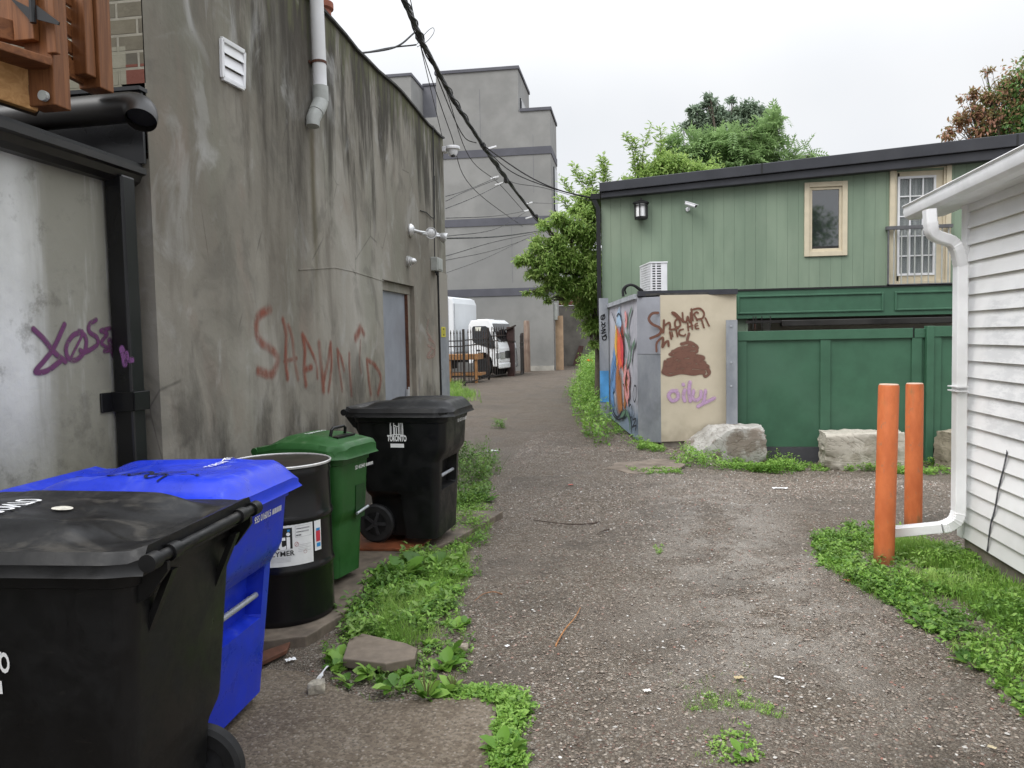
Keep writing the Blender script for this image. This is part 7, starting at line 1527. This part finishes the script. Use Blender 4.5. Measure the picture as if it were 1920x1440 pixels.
# ------------------------------------------------------------------ trees
M_BARK = plain('grey_brown_bark', (.085, .068, .052), .9, .35, 9, 0, .6)
def tree(name, base, tips, trunk_r, mat, lab, tmpl, nleaf, size, spread, droop=0., rndc=None, bias=.35, flat=.8, twigs=True, cat='tree', tintf=None, inner=.55, upleaf=None, forkpt=None, br=.45):
    """tips: list of (x,y,z,r) blobs of foliage; branches run from the trunk to each; leaves massed in small sprays round each blob."""
    base = np.array(base, float); e = empty(name, base, 0, lab, cat); top = np.array([np.mean([t[0] for t in tips]), np.mean([t[1] for t in tips]), np.max([t[2] for t in tips])]); 
    mb = MB(); fork = base+(top-base)*.35; fork[2] = base[2]+(min(t[2] for t in tips)-base[2])*.75
    if forkpt is not None: fork = np.array(forkpt, float)
    mb.tube(cr([base-base, (fork-base)*.5+RNG.normal(size=3)*.05, fork-base], 4), list(np.linspace(trunk_r, trunk_r*.7, 9)), 9)
    for t in tips:
        T = np.array(t[:3]); m = (fork+T)/2+RNG.normal(size=3)*.12*np.linalg.norm(T-fork)*.5; m[2] -= .05*np.linalg.norm(T-fork)
        P = cr([fork-base, m-base, T-base], 5); mb.tube(P, list(np.linspace(trunk_r*br, .010, len(P))), 6)
        if twigs:
            for _ in range(7):
                q = T+RNG.normal(size=3)*t[3]*.55; s = P[int(len(P)*.6)]; mb.tube([s, (np.array(s)+q-base)/2+[0, 0, .05], q-base], [.02, .012, .005], 4)
    mb.build('trunk', M_BARK, e, smooth=True, fix=False)
    L = Leaves(); tot = sum(t[3]**2 for t in tips)
    for t in tips:
        n = int(nleaf*t[3]**2/tot); ns = max(5, n//26); T = np.array(t[:3])
        u = RNG.normal(size=(ns, 3)); u /= np.linalg.norm(u, axis=1, keepdims=True); rr = t[3]*(RNG.random(ns)**inner)*(1+.22*RNG.normal(size=ns)); Cn = T+u*rr[:, None]*[1, 1, flat]
        m = n//ns; k = RNG.normal(size=(ns, m, 3))*spread*t[3]*[1, 1, .7]; P = (Cn[:, None]+k).reshape(-1, 3)
        d = np.repeat(u, m, 0)*bias+RNG.normal(size=(len(P), 3))*.5; d[:, 2] += (-droop if upleaf is None else upleaf)
        cl = np.repeat(RNG.random(ns), m); ti = None if tintf is None else tintf(P, cl)
        L.add(tmpl, P-base, d, RNG.uniform(.65, 1.2, len(P))*size, rnd=cl*.75+.12, tint=ti)
    L.build('crown', mat, e); return e
def TP(px, py, Y, rpx): q = onY(Y, px, py); return (float(q[0]), float(q[1]), float(q[2]), rpx*Y/FPX)
M_ELM = leafmat('elm_leaves', (.09, .18, .035), (.23, .35, .08), (.40, .52, .17), trans=.42); M_AIL = leafmat('ailanthus_leaflets', (.11, .19, .065), (.19, .30, .11), (.32, .45, .19), trans=.4)  # ailanthus greens are brightened to put distance haze into the colour
M_FAINT = leafmat('hazed_green_leaves', (.14, .20, .135), (.20, .26, .18), (.27, .34, .24)); M_MAPLE = leafmat('maple_leaves', (.07, .15, .04), (.13, .25, .07), (.22, .36, .11), tint=(.33, .155, .105))  # greyish greens hold the hazy, washed-out look of the far treetop
Y0 = 18.
tree('lane_tree', (float(onY(18.6, 1122, 700)[0]), 18.6, .1), [TP(*q) for q in [(1100, 372, 18, 14), (1078, 392, 18, 12), (1112, 400, 18, 24), (1048, 410, 17.6, 14), (1020, 425, 17.5, 11), (1068, 425, 17.8, 22), (1098, 440, 18, 30), (1040, 455, 17.6, 20), (1008, 462, 17.4, 15), (992, 484, 17.3, 14), (975, 492, 17.2, 8), (1022, 492, 17.5, 24), (1062, 485, 17.8, 30), (1104, 490, 18, 32), (1000, 512, 17.4, 14), (1035, 525, 17.6, 20), (1015, 545, 17.4, 10), (1070, 535, 18, 26), (1055, 556, 18, 12), (1105, 545, 18.1, 26), (1096, 580, 18.3, 18), (1112, 610, 18.3, 18), (1114, 645, 18.3, 8), (1118, 520, 18, 30), (990, 548, 17.3, 5), (1028, 562, 17.5, 6)]], .10, M_ELM,
     'leafy light green tree overhanging the lane beside the green house', NARROW, 27000, .125, .30, .25, inner=.8, twigs=True, forkpt=onY(18.4, 1108, 520), br=.3)
Y1_ = 21.
tree('backyard_tree', (float(onY(Y1_, 1210, 500)[0]), Y1_, .2), [TP(*q) for q in [(1135, 388, 20, 20), (1165, 368, 20.5, 22), (1192, 350, 20.5, 24), (1222, 335, 20.5, 26), (1252, 318, 20.5, 28), (1285, 325, 20.5, 28), (1325, 330, 20.5, 26), (1240, 295, 21, 12), (1205, 315, 21, 10), (1175, 345, 21, 10), (1110, 400, 20, 18)]], .14, M_ELM,
     'bushy bright green tree rising behind the left end of the house roof', LEAF, 17000, .10, .3, .1, inner=.6)
Y2_ = 24.
tree('ailanthus_tree', (float(onY(Y2_, 1370, 500)[0]), Y2_, .2), [TP(*q) for q in [(1278, 278, 24, 18), (1268, 262, 24, 8), (1310, 280, 24, 26), (1345, 268, 24, 26), (1385, 272, 24, 30), (1420, 268, 24, 26), (1442, 250, 24, 18), (1350, 305, 24, 30), (1400, 310, 24, 34), (1440, 295, 24, 18), (1462, 222, 24, 9), (1450, 235, 24, 9), (1478, 298, 24.5, 12), (1500, 290, 24.5, 9), (1518, 288, 24.5, 6), (1300, 312, 24, 26)]], .18, M_AIL,
     'spreading feathery leaved tree above the middle of the green house roof', FROND, 2700, .50, .28, .30, bias=.8, inner=.6)
Y3_ = 30.
tree('backyard_tree', (float(onY(Y3_, 1350, 480)[0]), Y3_, .2), [TP(*q) for q in [(1332, 195, 30, 12), (1345, 212, 30, 14), (1318, 222, 30, 14), (1300, 208, 30, 10), (1355, 235, 30, 20), (1380, 212, 30, 14), (1372, 190, 30, 6), (1405, 205, 30, 14), (1412, 228, 30, 18), (1292, 235, 30, 12), (1430, 212, 30, 8), (1322, 245, 30, 20), (1385, 240, 30, 20), (1330, 180, 30, 5)]], .12, M_FAINT,
     'faded dark green treetop poking up behind the feathery tree', LEAF, 8500, .17, .3, .1, inner=.7)
Y4_ = 27.
tree('maple_tree', (float(onY(Y4_, 1900, 480)[0]), Y4_, .2), [TP(*q) for q in [(1895, 158, 27, 24), (1862, 185, 27, 24), (1830, 215, 27, 22), (1800, 232, 27, 15), (1870, 225, 27, 30), (1915, 200, 27, 40), (1775, 250, 27, 14), (1840, 245, 27, 26), (1930, 160, 27, 38), (1960, 210, 27, 45), (1895, 250, 27, 36), (1950, 130, 27, 30), (1818, 180, 27, 12), (1850, 135, 27, 8)]], .22, M_MAPLE,
     'maple treetop turning rusty red above the right end of the house roof', LEAF2, 11000, .15, .3, .15, inner=.65,
     tintf=lambda P, c: np.clip(.5+1.1*(float(onY(27, 1872, 200)[0])-P[:, 0])*.45+.35*(P[:, 2]-float(onY(27, 1880, 225)[2]))*.5+(c-.5)*.8, 0, 1))
# upright leafy shoots against the sky
for i, (bx_, by_, tx_, ty_) in enumerate(((1128, 350, 1130, 292), (1118, 375, 1076, 312), (1192, 340, 1174, 252), (1204, 330, 1220, 236), (1228, 315, 1238, 242), (1150, 365, 1128, 300), (1090, 395, 1050, 335), (1210, 335, 1190, 262), (1105, 385, 1092, 330), (1120, 375, 1112, 322), (1075, 405, 1046, 372))):
    Yq = 20.4; a, b = np.array(onY(Yq, bx_, by_)), np.array(onY(Yq, tx_, ty_)); e = empty('leafy_shoot', a, 0, None, 'shoot', 'upright leafy shoots beside the house roof'); e['label'] = 'slender upright leafy shoot rising against the sky beside the house roof'
    c = (a+b)/2+np.array([.08*(-1)**i, 0, 0]); P = np.array(cr([a, c, b], 10)); MB().tube([p-a for p in P], list(np.linspace(.014, .004, len(P))), 5).build('stem', M_BARK, e)
    L = Leaves(); n = 130; k = RNG.integers(0, len(P), n); d = rnd_dirs(n, -.1, .9); L.add(NARROW, np.array(P)[k]-a+RNG.normal(size=(n, 3))*.04, d, RNG.uniform(.12, .20, n), rnd=RNG.uniform(.2, .7, n)); L.build('leaves', M_ELM, e)
# tree standing behind the viewer, seen only as a reflection in the house window
g_ = lambda t: (3.3+3.3*t, HY-HY*t)
tree('yard_tree', (8.8, -13, 0), [(7.2, -13, 7.2, 1.5), (6.8, -13, 5.8, 1.7), (8.4, -13, 6.0, 1.8), (7.6, -13, 8.6, 1.0), (7.4, -12.6, 9.6, .6), (9.2, -13, 7.4, 1.2), (6.2, -13, 4.6, 1.6)], .25, M_DARKLEAF, 'tall dark green tree in the yard reflected in the house window', LEAF, 9000, .26, .22, .2)
